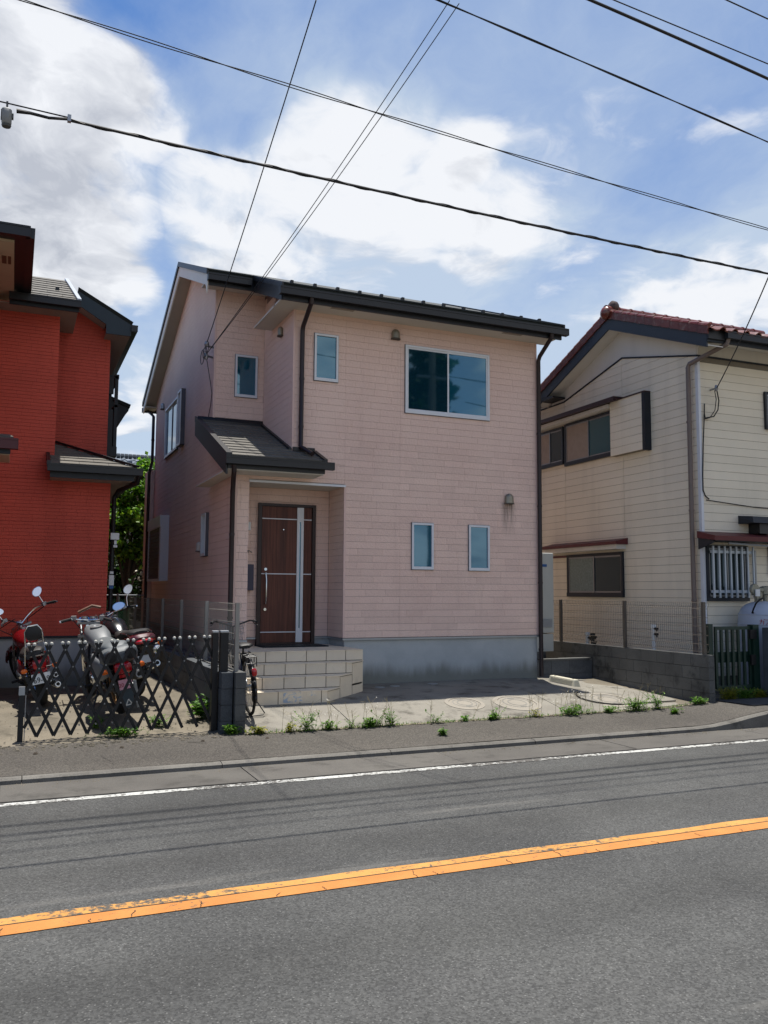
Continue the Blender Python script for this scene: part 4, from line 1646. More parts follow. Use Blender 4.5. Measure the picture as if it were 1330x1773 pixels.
gutter_mb(MB(), -3.40, -2.35, 1.058, 6.04, .10, .11).build('gutter', DARKMETAL, ur)
m = MB()
m.box(-3.75, -2.38, 1.09, 1.52, 6.005, 6.02)
m.box(-2.66, -2.38, 1.52, 2.4, 6.0055, 6.0205)
m.build_each('soffit', MATS['red_house_soffit'], ur)
# gable roof over the stepped back bay
g0, g1 = Vector((-2.34, 2.0, 6.654)), Vector((-1.44, 2.0, 6.17))
m = MB()
m.hexa([tuple(g0), tuple(g1), (-1.44, 10, 6.17), (-2.34, 10, 6.654)],
       [(g0.x, 1.96, g0.z + .06), (g1.x + .03, 1.96, g1.z + .045), (g1.x + .03, 10, g1.z + .045), (g0.x, 10, g0.z + .06)])
gr = m.build('gable_roof', SLATEG, red)
m = MB()
m.hexa([(-2.34, 2.0, 6.42), (-1.86, 2.0, 6.13), (-1.86, 2.03, 6.13), (-2.34, 2.03, 6.42)],
       [(-2.34, 2.0, 6.654), (-1.86, 2.0, 6.396), (-1.86, 2.03, 6.396), (-2.34, 2.03, 6.654)])
m.hexa([(-1.86, 2.0, 5.97), (-1.44, 2.0, 5.97), (-1.44, 2.03, 5.97), (-1.86, 2.03, 5.97)],
       [(-1.86, 2.0, 6.396), (-1.44, 2.0, 6.168), (-1.44, 2.03, 6.168), (-1.86, 2.03, 6.396)])
TEAL = pbr('teal_barge', '223038', 0.5, var=0.12)
m.build_each('barge_board', TEAL, gr)
m = MB()
m.box(-1.86, -1.45, 2.03, 2.42, 5.97, 5.985)
m.box(-1.76, -1.45, 2.42, 10, 5.9702, 5.9852)
m.hexa([(-2.5, 2.03, 6.53), (-1.86, 2.03, 6.15), (-1.86, 2.42, 6.15), (-2.5, 2.42, 6.53)],
       [(-2.5, 2.03, 6.55), (-1.86, 2.03, 6.17), (-1.86, 2.42, 6.17), (-2.5, 2.42, 6.55)])
m.build_each('soffit', MATS['red_house_soffit'], gr)
m = MB(lambda x, y, z: (-1.44 + (1.05 - y), x, z))
gutter_mb(m, 1.96, 10, 1.05, 6.05, .10, .11).build('gutter', DARKMETAL, gr)
# roof of the wing that comes forward at the far left
m = MB()
m.box(-7.5, -3.20, -1.25, 1.3, 6.19, 6.31)
wr = m.build('wing_roof', DARKMETAL, red)
m = MB()
m.hexa([(-7.5, -1.26, 6.312), (-3.19, -1.26, 6.312), (-3.19, 1.2, 6.33), (-7.5, 1.2, 6.33)],
       [(-7.5, -1.26, 6.335), (-3.19, -1.26, 6.335), (-5.2, 1.2, 7.4), (-7.5, 1.2, 7.4)])
m.build('roof_slope', SLATE, wr)
MB().box(-7.5, -3.34, -1.10, 1.49, 6.155, 6.188).build_each('soffit', pbr('warm_soffit', 'b59f86', 0.7, var=0.05), wr)
m = MB()
m.box(-3.50, -3.44, -.55, -.25, 6.149, 6.155)
m.box(-3.42, -3.38, -.55, -.25, 6.149, 6.155)
m.build('soffit_vent', BROWNL, wr)
m = MB(lambda x, y, z: (-3.20 + (1.05 - y), x, z))
gutter_mb(m, -1.30, 1.3, 1.05, 6.17, .10, .14).build('gutter', DARKMETAL, wr)
gutter_mb(MB(), -7.5, -3.15, -1.252, 6.17, .10, .14).build('gutter', DARKMETAL, wr)
m = MB()                                                      # small hood roof on the wing
m.hexa([(-4.0, -.65, 3.55), (-3.24, -.65, 3.55), (-3.30, .2, 3.70), (-4.0, .2, 3.70)],
       [(-4.0, -.65, 3.60), (-3.24, -.65, 3.60), (-3.30, .2, 3.77), (-4.0, .2, 3.77)])
hd = m.build('hood_roof', SLATE, red)
m = MB()
m.box(-4.0, -3.27, -.64, -.60, 3.36, 3.55)
m.build_each('fascia', NAVY, hd)
gutter_mb(MB(), -4.0, -3.18, -.645, 3.42, .10, .14).build('gutter', pbr('maroon_gutter', '4a1c20', 0.45), hd)
MB().box(-3.99, -3.28, -.60, .2, 3.35, 3.37).build_each('soffit', MATS['warm_soffit'], hd)

# dark balcony on the right flank
m = MB()
m.box(-1.74, -1.48, 3.3, 7.5, 4.02, 4.20)
bal = m.build('balcony', NAVY, red)
m = MB()
for (a, b) in ((3.3, 3.38), (4.5, 4.58), (5.8, 5.88), (7.42, 7.5)):
    m.box(-1.55, -1.49, a, b, 4.20, 5.55)
m.box(-1.56, -1.48, 3.3, 7.5, 5.50, 5.58)
m.box(-1.56, -1.485, 3.3, 7.5, 4.95, 5.0)
m.box(-1.74, -1.57, 3.3, 3.34, 4.2, 4.9)
m.box(-1.74, -1.57, 3.302, 3.342, 5.2, 5.56)
m.build('balcony_rail', NAVY, bal)
for i in range(24):
    m = MB()
    m.box(-1.535, -1.505, 3.44 + i * .165, 3.54 + i * .165, 4.20, 4.95)
    m.build('balcony_slat', NAVY, bal)
m = MB()
m.hexa([(-1.74, 5.2, 5.62), (-1.05, 5.2, 5.36), (-1.05, 9, 5.36), (-1.74, 9, 5.62)],
       [(-1.74, 5.2, 5.68), (-1.03, 5.2, 5.43), (-1.03, 9, 5.43), (-1.74, 9, 5.68)])
lr = m.build('lower_roof', SLATEG, red)
m = MB()
m.prism([(-1.74, 5.24, 5.62), (-1.07, 5.24, 5.37), (-1.07, 5.24, 5.30), (-1.74, 5.24, 4.35)], (0, .03, 0))
m.build_each('barge_board', NAVY, lr)
# downpipe with meter box and label
o = downpipe([(-1.34, 1.00, 3.40), (-1.36, 1.1, 3.27), (-1.60, 1.62, 3.18), (-1.655, 1.70, 3.08), (-1.66, 1.70, 1.5), (-1.665, 1.70, .05)], .078, red,
             [(-1.658, 1.70, 2.9), (-1.66, 1.70, 2.1), (-1.66, 1.70, 1.2)], BLACK)
m = MB()
m.box(-1.70, -1.565, 1.60, 1.66, 2.36, 2.47)
m.box(-1.64, -1.60, 1.60, 1.66, 2.28, 2.345)
m.box(-1.65, -1.59, 1.60, 1.66, 2.23, 2.27)
m.build('meter_box', WHITE, o)
m = MB()
m.box(-1.70, -1.62, 1.64, 1.66, 1.60, 1.77)
m.box(-1.69, -1.63, 1.64, 1.66, 1.79, 1.83)
m.build('pipe_label', WHITE, o)
MB().box(-1.695, -1.625, 1.637, 1.66, 1.545, 1.598).build('blue_label', BLUEM, o)

# ================================================================ CREAM HOUSE (right)
cream = thing('cream_house', 'cream lap sided house with red tiled gable roof right of the pink house', 'house', (8.0, -1.63, 0), rot=(0, 0, rad(-1.0)), local=True)
CW, CD = 6.5, 7.0
CT = 5.80
# core
mb = MB()
mb.box(.013, CW, .013, CD, .08, CT)
mb.prism([(.013, .0132, CT - .01), (.013, 4.19, CT - .01), (.013, 2.1, 6.75)], (CW, 0, 0))
mb.build('wall', CREAMCORE, cream)
MB().box(.04, CW - .04, .04, CD, -.4, .075).build('foundation', FOUND, cream)
CROW = 0.455 / 3
seams = [0.0, 2.13, 4.16, 6.9]
k = 0
z = .08
gabtop = lambda y: CT + (0.49 * (y / 2.1) if y < 2.1 else 0.49 * (4.17 - y) / 2.07) if 0 < y < 4.17 else CT
while z < 6.3:
    for a, b in zip(seams, seams[1:]):
        zt = z + CROW - .006
        if zt <= CT:
            piece('siding_board', CREAMSIDE, cream, (-.001 + R.uniform(-.001, .001) + .007, (a + b) / 2, (z + zt) / 2), (.014, b - a - .008, zt - z))
        else:
            # cut to the low gable
            pts = []
            nn = 24
            yy = [a + .004 + (b - a - .008) * i / nn for i in range(nn + 1)]
            topz = [min(zt, gabtop(y)) for y in yy]
            seg = [(y, t) for y, t in zip(yy, topz) if t > z + .004]
            if len(seg) > 1 and seg[0][0] < 4.17:
                m = MB()
                ring = [(0, seg[0][0], z)] + [(0, y, t) for y, t in seg] + [(0, seg[-1][0], z)]
                m.prism(ring, (.014, 0, 0))
                m.build('siding_board', CREAMSIDE, cream)
    if z + CROW - .006 <= CT:
        piece('siding_board', CREAMSIDE, cream, (2.0, .0065 + R.uniform(-.001, .001), z + CROW / 2 - .003), (3.97, .014, CROW - .006))
        piece('siding_board', CREAMSIDE, cream, (5.24, .0065 + R.uniform(-.001, .001), z + CROW / 2 - .003), (2.48, .014, CROW - .006))
    z += CROW
# black trim line, white cement gable, corner strip
m = MB()
trim = [(5.18, CT), (4.17, CT), (2.1, CT + .49), (0.0, CT + .0)]
for (a, b) in zip(trim, trim[1:]):
    m.bar((-.008, a[0], a[1]), (-.008, b[0], b[1]), .022, .03)
m.bar((-.01, -.008, CT), (CW, -.008, CT), .022, .03)
m.build_each('trim_line', NAVY, cream)
m = MB()
m.prism([(.006, .0, CT + .01), (.006, 2.1, CT + .50), (.006, 4.17, CT + .01), (.006, 5.3, CT + .01), (.006, 5.3, 6.1), (.006, 4.4, 6.25), (.006, 2.1, 7.1), (.006, -.1, 6.25)], (.02, 0, 0))
m.prism([(.0, .006, CT + .012), (CW, .006, CT + .012), (CW, .006, 6.2), (0, .006, 6.2)], (0, .02, 0))
m.build_each('gable_cement', CEMENT, cream)
m = MB()
m.box(-.006, .05, -.009, .06, .08, CT - .02)
m.build('corner_strip', ALU, cream)
# roof: slope slabs then tiles
crz = lambda y: 7.20 - 0.40 * abs(y - 2.1)
m = MB()
for (ya, yb) in ((-.65, 2.1), (2.1, 4.85)):
    m.hexa([(-.33, ya, crz(ya) - .13), (CW + .3, ya, crz(ya) - .13), (CW + .3, yb, crz(yb) - .13), (-.33, yb, crz(yb) - .13)],
           [(-.33, ya, crz(ya) - .05), (CW + .3, ya, crz(ya) - .05), (CW + .3, yb, crz(yb) - .05), (-.33, yb, crz(yb) - .05)])
croof = m.build('roof', BROWNL, cream)
TW, TLn = 0.27, 0.25
sl = math.atan(0.4)


def tile_mesh():
    mb = MB()
    prof = []
    for i in range(13):
        u = i / 12
        x = (u - .5) * (TW + .03)
        zz = -.004 + (.052 * math.sin(math.pi * (u - .52) / .48) if u > .52 else -.014 * math.sin(math.pi * u / .52))
        prof.append((x, zz))
    L = TLn + .05
    a = [mb.pt((x, -L / 2, z + .020)) for x, z in prof]
    b = [mb.pt((x, L / 2, z)) for x, z in prof]
    c_ = [mb.pt((x, -L / 2, z - .002)) for x, z in prof]
    for i in range(12):
        mb.f.append([a[i], a[i + 1], b[i + 1], b[i]])
        mb.f.append([c_[i], c_[i + 1], a[i + 1], a[i]])
    me = bpy.data.meshes.new('roof_tile')
    me.from_pydata(mb.v, [], mb.f)
    me.materials.append(REDTILE)
    return me


TM = tile_mesh()
nrow = int(2.95 / (TLn / math.cos(0)) + .5)
for side in (1, -1):
    far = MB()
    for r in range(12):
        s_ = .06 + r * .247
        y = (-.66 + s_ * math.cos(sl)) if side == 1 else (4.86 - s_ * math.cos(sl))
        zc = crz(y) - .025
        for i in range(22):
            x = -.18 + i * TW
            if side == 1 and i < 14:
                o = bpy.data.objects.new('roof_tile', TM)
                COL.objects.link(o)
                o.parent = croof
                o.location = (x, y, zc + R.uniform(-.003, .003))
                o.rotation_euler = (sl, 0, R.uniform(-.006, .006))
            else:
                Mt = Matrix.Translation((x, y, zc)) @ Matrix.Rotation(0 if side == 1 else math.pi, 4, 'Z') @ Matrix.Rotation(sl, 4, 'X')
                base = len(far.v)
                for v in TM.vertices:
                    far.v.append(tuple(Mt @ v.co))
                for p in TM.polygons:
                    far.f.append([base + k for k in p.vertices])
    far.build('roof_tiles', REDTILE, croof)['kind'] = 'stuff'
# verge tiles down both gable edges
for side in (1, -1):
    for r in range(12):
        s_ = r * .247
        ya = (-.66 + s_ * math.cos(sl)) if side == 1 else (4.86 - s_ * math.cos(sl))
        yb = ya + side * .262 * math.cos(sl)
        m = MB()
        za, zb = crz(ya) - .02, crz(yb) - .02
        lift = .014
        m.hexa([(-.37, ya, za - .10), (-.345, ya, za - .10), (-.345, yb, zb - .115), (-.37, yb, zb - .115)],
               [(-.37, ya, za + .03 + lift), (-.345, ya, za + .03 + lift), (-.345, yb, zb + .03), (-.37, yb, zb + .03)])
        m.tube([(-.33, ya, za + .035 + lift), (-.33, yb, zb + .035)], .045, 8)
        m.build('verge_tile', REDTILE, croof)
for i in range(14):                                           # ridge tiles
    x = -.40 + i * .30
    m = MB()
    m.lathe([(.105, x), (.105, x + .03), (.092, x + .035), (.092, x + .31)], (0, 2.1, 7.24), 'x', 12)
    m.build('ridge_tile', REDTILE, croof, smooth=True)
m = MB()
m.lathe([(.0, -.49), (.06, -.48), (.12, -.44), (.135, -.40), (.12, -.36), (.05, -.34)], (0, 2.1, 7.18), 'x', 16)
m.build('ridge_end_tile', REDTILE, croof, smooth=True)
m = MB()
m.lathe([(.0, -.30), (.07, -.29), (.125, -.24), (.12, -.16), (.09, -.12)], (0, 2.1, 7.33), 'x', 16)
m.build('ridge_ornament', pbr('dark_knob_tile', '4a3a33', 0.5, var=0.3), croof, smooth=True)
# barge boards, eave fascia and gutter
m = MB()
for (ya, yb) in ((-.60, 2.1), (2.1, 4.78)):
    m.hexa([(-.34, ya, crz(ya) - .36), (-.31, ya, crz(ya) - .36), (-.31, yb, crz(yb) - .36), (-.34, yb, crz(yb) - .36)],
           [(-.34, ya, crz(ya) - .12), (-.31, ya, crz(ya) - .12), (-.31, yb, crz(yb) - .12), (-.34, yb, crz(yb) - .12)])
BARGE = pbr('grey_barge', '2b3239', 0.5, var=0.15)
m.build_each('barge_board', BARGE, cream)
m = MB()
m.box(-.34, CW, -.62, -.59, 5.86, 6.03)
m.build('eave_fascia', NAVY, cream)
gutter_mb(MB(), .02, CW, -.622, 5.93, .11, .12).build('gutter', NAVY, cream)
m = MB()
m.box(-.345, .02, -.66, -.62, 5.90, 6.06)
m.build('verge_end', BLACK, cream)
m = MB()
for (ya, yb) in ((-.60, 2.1), (2.1, 4.78)):
    m.hexa([(-.31, ya, crz(ya) - .33), (.03, ya, crz(ya) - .33), (.03, yb, crz(yb) - .33), (-.31, yb, crz(yb) - .33)],
           [(-.31, ya, crz(ya) - .31), (.03, ya, crz(ya) - .31), (.03, yb, crz(yb) - .31), (-.31, yb, crz(yb) - .31)])
m.build_each('gable_soffit', CEMENT, cream)
MB().hexa([(-.30, -.60, 5.87), (CW, -.60, 5.87), (CW, .02, 6.04), (-.30, .02, 6.04)],
          [(-.30, -.60, 5.885), (CW, -.60, 5.885), (CW, .02, 6.055), (-.30, .02, 6.055)]).build('eave_soffit', CEMENT, cream)
# eave return at the back of the gable and the lower roof behind
m = MB()
m.hexa([(-.34, 4.1, 5.86), (-.02, 4.1, 5.86), (-.02, 5.3, 5.86), (-.34, 5.3, 5.86)],
       [(-.34, 4.1, 5.90), (-.02, 4.1, 5.90), (-.02, 5.3, 6.05), (-.34, 5.3, 6.05)])
m.build('eave_return', BLACK, cream)
# upper window with box shutter and canopy
m = MB(TL(0))
m.box(2.02, 5.25, 5.40, 5.46, 0, .30)
m.box(2.02, 5.25, 5.37, 5.405, .24, .31)
m.build_each('window_canopy', pbr('dark_red_canopy', '30191b', 0.45, var=0.1), cream)
MB(TL(0)).box(2.35, 5.2, 5.29, 5.37, 0, .20).build('canopy_board', CEMENT, cream)


def win2(u0, u1, v0, v1, glassA, glassB, fr=.05, parent=cream, T=TL(0)):
    m = MB(T)
    m.box(u0, u1, v1 - fr, v1, -.005, .05)
    m.box(u0, u1, v0 - .03, v0 + fr, -.005, .06)
    m.box(u0, u0 + fr, v0 + fr, v1 - fr, -.004, .049)
    m.box(u1 - fr, u1, v0 + fr, v1 - fr, -.004, .049)
    w = m.build('window', NAVY, parent)
    um = (u0 + u1) / 2
    m = MB(T)
    s = .03
    for (a, b, k) in ((u0 + fr, um + .015, .03), (um - .015, u1 - fr, .04)):
        m.box(a, b, v1 - fr - s, v1 - fr, .0, k)
        m.box(a, b, v0 + fr, v0 + fr + s, .0, k)
        m.box(a, a + s, v0 + fr + s, v1 - fr - s, .0, k)
        m.box(b - s, b, v0 + fr + s, v1 - fr - s, .0, k)
    m.build('sash', STEEL, w)
    MB(T).box(u0 + fr + s, um - .015, v0 + fr + s, v1 - fr - s, .004, .02).build('pane', glassA, w)
    MB(T).box(um + .015, u1 - fr - s, v0 + fr + s, v1 - fr - s, .004, .03).build('pane', glassB, w)
    return w


GREENGL = special('green_tint_glass', glass_fn('2d4f54', 0.06, 1.6))
GREYGL = special('grey_tint_glass', glass_fn('2a3030', 0.06, 1.5))
win2(2.37, 4.12, 4.36, 5.27, GREENGL, CURTAIN)
win2(4.18, 5.25, 4.42, 5.25, GREYGL, CURTAIN)
# corrugated curtain look: pleats
w = win2(2.17, 4.09, 1.47, 2.35, GREYGL, LACE, .06)
# shutter storage box faced with the same boards
m = MB(TL(0))
m.box(1.285, 2.35, 4.29, 5.40, .0, .13)
bx = m.build('shutter_case', CREAMCORE, cream)
for i in range(7):
    za = 4.29 + i * .159
    MB(TL(0)).box(1.36, 2.352, za + .003, min(za + .156, 5.40), .128, .142).build('case_board', CREAMSIDE, bx)
MB(TL(0)).box(1.275, 1.36, 4.27, 5.42, -.002, .15).build('case_end', NAVY, bx)
MB(TL(0)).box(1.27, 2.36, 5.40, 5.425, 0, .16).build('case_top', MATS['dark_red_canopy'], bx)
# lower window canopy
m = MB(TL(0))
m.hexa([(2.04, 2.49, 0), (4.72, 2.49, 0), (4.72, 2.49, .30), (2.04, 2.49, .30)],
       [(2.04, 2.62, 0), (4.72, 2.62, 0), (4.72, 2.55, .30), (2.04, 2.55, .30)])
m.build('window_hood', REDSHEET, cream)
MB(TL(0)).box(2.10, 4.66, 2.40, 2.49, 0, .24).build('hood_board', CEMENT, cream)
MB(TL(0)).box(4.1, 4.75, 2.30, 2.34, 0, .04).build('red_conduit', REDSHEET, cream)
# street front: barred window, canopy, vent, upper window
w = win2(.05, 1.0, 1.42, 2.38, GREYGL, GREYGL, .05, T=TF(0))
m = MB(TF(0))
for v in (1.56, 2.26):
    m.box(.08, 1.06, v - .025, v + .025, .09, .12)
GRI = pbr('grille_aluminium', 'a9b2ba', 0.4, 0.2, var=0.05)
gl = m.build('window_grille', GRI, cream)
for i in range(8):
    u = .11 + i * .132
    MB(TF(0)).box(u - .016, u + .016, 1.45, 2.36, .12, .145).build('grille_bar', GRI, gl)
MB(TF(0)).box(1.13, 1.16, 1.45, 2.30, .05, .08).build('grille_post', STEEL, gl)
m = MB(TF(0))
m.hexa([(-.12, 2.50, 0), (3.2, 2.50, 0), (3.2, 2.44, .42), (-.12, 2.44, .42)],
       [(-.12, 2.62, 0), (3.2, 2.62, 0), (3.2, 2.52, .43), (-.12, 2.52, .43)])
cp = m.build('door_canopy', REDSHEET, cream)
m = MB(TF(0))
m.prism([(-.10, 2.30, .002), (-.10, 2.50, .002), (-.10, 2.44, .36), (-.10, 2.40, .36)], (.03, 0, 0))
m.box(-.07, 3.1, 2.43, 2.46, .02, .40)
m.build('canopy_bracket', NAVY, cp)
m = MB(TF(0))
m.tube([(.25, 2.40, .36), (1.6, 2.36, .34), (3.0, 2.34, .34)], .018, 6)
m.build('conduit', ALUG, cp, smooth=True)
m = MB(TF(0))
m.box(1.08, 1.40, 2.60, 2.80, 0, .26)
vd = m.build('vent_duct', DARKMETAL, cream)
m = MB(TF(0))
m.hexa([(.84, 2.78, 0), (1.56, 2.78, 0), (1.56, 2.78, .36), (.84, 2.78, .36)],
       [(.84, 2.93, 0), (1.50, 2.93, 0), (1.44, 2.90, .30), (.88, 2.90, .30)])
m.build('vent_hood', NAVY, vd)
win2(1.55, 2.9, 4.60, 5.28, GREYGL, GREYGL, .045, T=TF(0))
win2(1.52, 2.6, 1.9, 2.40, GREYGL, GREYGL, .09, T=TF(0))
# brown downpipe at the corner
downpipe([(.10, -.66, 5.96), (.08, -.64, 5.85), (-.09, .10, 5.66), (-.10, .13, 5.60), (-.10, .14, 3.2), (-.10, .135, .05)], .085, cream,
         [(-.10, .14, 4.6), (-.10, .14, 3.0), (-.10, .137, 1.4)], pbr('taupe_pipe', '6f625b', 0.45, var=0.1))
# service wires on the corner
m = MB()
m.bar((.28, .0, 5.19), (.28, -.14, 5.19), .025)
m.lathe([(.02, -.05), (.035, 0), (.02, .06)], (.28, -.15, 5.19), 'z', 8)
br = m.build('wire_bracket', STEEL, cream)
m = MB()
m.tube([(.28, -.16, 5.17), (.36, -.12, 4.98), (.37, -.08, 4.82), (.30, -.05, 4.70), (.12, -.03, 4.66), (.10, -.03, 4.75), (.11, -.03, 4.92), (.09, -.03, 4.6),
        (.06, -.025, 4.2), (.03, -.022, 3.6), (.03, -.022, 3.35), (.08, -.02, 3.25), (.16, -.02, 3.2)], .011, 6)
m.tube([(.24, -.15, 5.15), (.30, -.12, 5.0), (.29, -.09, 4.8), (.20, -.06, 4.67), (.11, -.03, 4.64)], .008, 6)
m.tube([(.10, -.02, 3.18), (1.2, -.02, 3.10), (3.0, -.02, 3.05)], .008, 6)
m.build('wire_coil', CABLE, br, smooth=True)

# ================================================================ REAR HOUSE, TREE, SHRUB
rear = thing('rear_house', 'distant house with grey clay tile roof behind the green tree', 'house', (0, 14, 0))
MB().box(-6, 8, 14.6, 20, -.3, 4.7).build('wall', REARWALL, rear)
m = MB()
m.hexa([(-6.5, 13.8, 4.72), (8.5, 13.8, 4.72), (8.5, 17.0, 6.0), (-6.5, 17.0, 6.0)], [(-6.5, 13.8, 4.80), (8.5, 13.8, 4.80), (8.5, 17.0, 6.08), (-6.5, 17.0, 6.08)])
rf = m.build('roof', KAWARA, rear)
for r in range(8):
    for i in range(14):
        x = -2.0 + i * .30
        y = 13.8 + r * .34
        zz = 4.84 + .4 * (y - 13.8)
        m = MB()
        m.tube([(x, y, zz + .02), (x, y + .36, zz + .14 + .005)], [.085, .075], 6)
        m.box(x + .06, x + .24, y, y + .02, zz - .02, zz + .04)
        m.build('roof_tile', KAWARA, rf)
m = MB()
for i in range(40):
    x = -2.2 + i * .13
    m.lathe([(.09, x), (.09, x + .11)], (0, 16.55, 6.05), 'x', 8)
m.build('ridge_tiles', pbr('dark_kawara', '43494e', 0.4, var=0.15), rf)['kind'] = 'stuff'


def tree(name, label, cx, cy, base, trunk_h, blobs, nleaf, ls, leafmat, seed, group=None):
    rr = random.Random(seed)
    t = thing(name, label, 'tree', (cx, cy, base), group)
    m = MB()
    m.tube([(cx, cy, base), (cx + .04, cy, base + trunk_h * .5), (cx - .03, cy + .03, base + trunk_h)], [.11, .09, .06], 9)
    for (bx, by, bz, br_) in blobs:
        m.tube([(cx, cy, base + trunk_h * .55), ((cx + bx) / 2 + .06, (cy + by) / 2, (base + trunk_h + bz) / 2 - .1), (bx, by, bz)], [.05, .03, .012], 6)
        for k in range(4):
            d = Vector((rr.gauss(0, 1), rr.gauss(0, 1), rr.gauss(0, 1))).normalized() * br_ * .8
            m.tube([(bx, by, bz), (bx + d.x, by + d.y, bz + d.z)], [.012, .004], 4)
    m.build('trunk', BARK, t)
    m = MB()
    tot = sum(b[3] ** 2 for b in blobs)
    for (bx, by, bz, br_) in blobs:
        n = int(nleaf * br_ ** 2 / tot)
        sub = [(Vector((rr.gauss(0, 1), rr.gauss(0, 1), rr.gauss(0, 1))).normalized() * br_ * rr.uniform(.45, 1.0)) for _ in range(max(6, int(br_ * 26)))]
        for i in range(n):
            c0 = rr.choice(sub)
            p = Vector((bx, by, bz)) + c0 + Vector((rr.gauss(0, 1), rr.gauss(0, 1), rr.gauss(0, .8))) * .11
            d = Vector((rr.gauss(0, 1), rr.gauss(0, 1), rr.gauss(-.2, .6))).normalized()
            u = d.cross(Vector((rr.gauss(0, 1), rr.gauss(0, 1), rr.gauss(0, 1)))).normalized()
            s = ls * rr.uniform(.6, 1.25)
            w = s * .42
            nn = d.cross(u) * s * .12
            m.poly([tuple(p), tuple(p + d * s * .5 + u * w + nn), tuple(p + d * s), tuple(p + d * s * .5 - u * w + nn)])
    m.build('crown', leafmat, t)
    return t


tree('tree', 'bright green leafy tree in the gap between red and pink houses', -.35, 10.6, -.1, 2.6,
     [(-.3, 10.6, 3.9, .75), (.25, 10.5, 4.3, .6), (-.8, 10.7, 3.5, .7), (.4, 10.8, 3.6, .7), (-.4, 10.3, 3.1, .75), (.3, 10.4, 2.8, .7), (-1.0, 10.5, 2.7, .6), (.0, 11.0, 4.6, .5), (.35, 10.9, 4.9, .35)],
     9000, .15, LEAF, 11)
tree('dark_tree', 'dark shaded evergreen under the bright tree in the gap', -.5, 12.2, -.1, 1.6,
     [(-.6, 12.2, 2.2, .9), (.3, 12.1, 2.0, .9), (-1.3, 12.4, 1.8, .8), (.9, 12.3, 2.2, .9), (-.2, 12.0, 1.2, .8), (.7, 12.0, 1.0, .7), (-1.1, 12.0, .9, .7)],
     6000, .17, LEAFD, 12)
sb = thing('flowering_shrub', 'small shrub with pale blossoms at the dark back of the gap', 'shrub', (.15, 9.3, 0))
m = MB()
m.tube([(.15, 9.3, -.1), (.12, 9.3, .6), (.22, 9.28, 1.0), (.05, 9.3, 1.5), (-.1, 9.3, 1.9)], [.025, .02, .018, .012, .006], 6)
m.tube([(.05, 9.3, 1.5), (.2, 9.28, 1.85)], [.01, .005], 5)
m.build('stem', BARK, sb)
m = MB()
rr = random.Random(5)
for i in range(160):
    p = Vector((rr.gauss(.02, .14), rr.gauss(9.3, .1), rr.gauss(1.9, .13)))
    d = Vector((rr.gauss(0, 1), rr.gauss(0, 1), rr.gauss(0, 1))).normalized() * .045
    u = d.cross(Vector((rr.gauss(0, 1), rr.gauss(0, 1), 1))).normalized() * .03
    m.poly([tuple(p - d), tuple(p + u), tuple(p + d), tuple(p - u)])
m.build('blossom', FLOWER, sb)
m = MB()
for i in range(260):
    p = Vector((rr.gauss(.05, .22), rr.gauss(9.3, .14), rr.gauss(1.7, .25)))
    d = Vector((rr.gauss(0, 1), rr.gauss(0, 1), rr.gauss(0, 1))).normalized() * .06
    u = d.cross(Vector((rr.gauss(0, 1), rr.gauss(0, 1), 1))).normalized() * .03
    m.poly([tuple(p - d), tuple(p + u), tuple(p + d), tuple(p - u)])
m.build('leaves', LEAFD, sb)

# chain link fence at the back of the gap
cf = thing('chain_link_fence', 'dark green chain link fence closing the gap behind the motorcycles', 'fence', (-.8, 9.0, 0))
m = MB()
for x in (-1.9, -.75, .35):
    m.cyl((x, 9.0, -.1), (x, 9.0, 1.45), .025, 8)
m.cyl((-1.95, 9.0, 1.40), (.4, 9.0, 1.40), .018, 8)
m.build_each('fence_post', ALUG, cf)
m = MB()
for i in range(52):
    x = -2.5 + i * .06
    for s in (1, -1):
        xa, xb = x, x + s * 1.35
        za, zb = .05, 1.40
        # clip to panel
        pa, pb = Vector((xa, 9.0 + .004 * s, za)), Vector((xb, 9.0 + .004 * s, zb))
        lo, hi = -1.9, .35
        t0, t1 = 0.0, 1.0
        dx = xb - xa
        for lim, sg in ((lo, 1), (hi, -1)):
            tt = (lim - xa) / dx
            if (dx * sg) > 0:
                t0 = max(t0, tt)
            else:
                t1 = min(t1, tt)
        if t1 - t0 > .02:
            a, b = pa.lerp(pb, t0), pa.lerp(pb, t1)
            m.tube([a, b], .003, 3)
m.build('wire_mesh', REDPLAST, cf)

# ================================================================ LEFT BLOCK WALL AND MESH FENCE
def block_wall(name, label, x0, x1, ys, ztops, mat, course=.2, rough=0.0, cap=None, bottom=None):
    t = thing(name, label, 'wall', (x0, ys[0], 0))
    core = MB().box(x0 + .012, x1 - .012, ys[0] + .012, ys[1] - .012, -.5, ztops - .01)
    core.build('mortar', pbr('mortar_dark', '3c3c3b', 0.95), t)
    n = int(math.ceil((ztops + .35) / course))
    for r in range(n):
        zt = ztops - r * course
        zb = zt - course
        y = ys[0] - (.2 if r % 2 else 0.0)
        while y < ys[1] - .01:
            a, b = max(y, ys[0]), min(y + .4, ys[1])
            y += .4
            if b - a > .03:
                piece('block', mat, t, ((x0 + x1) / 2 + R.uniform(-rough, rough), (a + b) / 2, (zt + zb) / 2), (x1 - x0, b - a - .007, zt - zb - .007))
    return t


block_wall('rough_block_wall', 'dark split faced block wall behind the gate post beside motorcycles', -.725, -.585, (-2.55, 6.0), .50, ROUGHBLOCK, rough=.002)
block_wall('block_wall', 'smooth grey block wall under the mesh fence beside the bicycle', -.565, -.435, (-2.62, 8.9), .505, BLOCK)

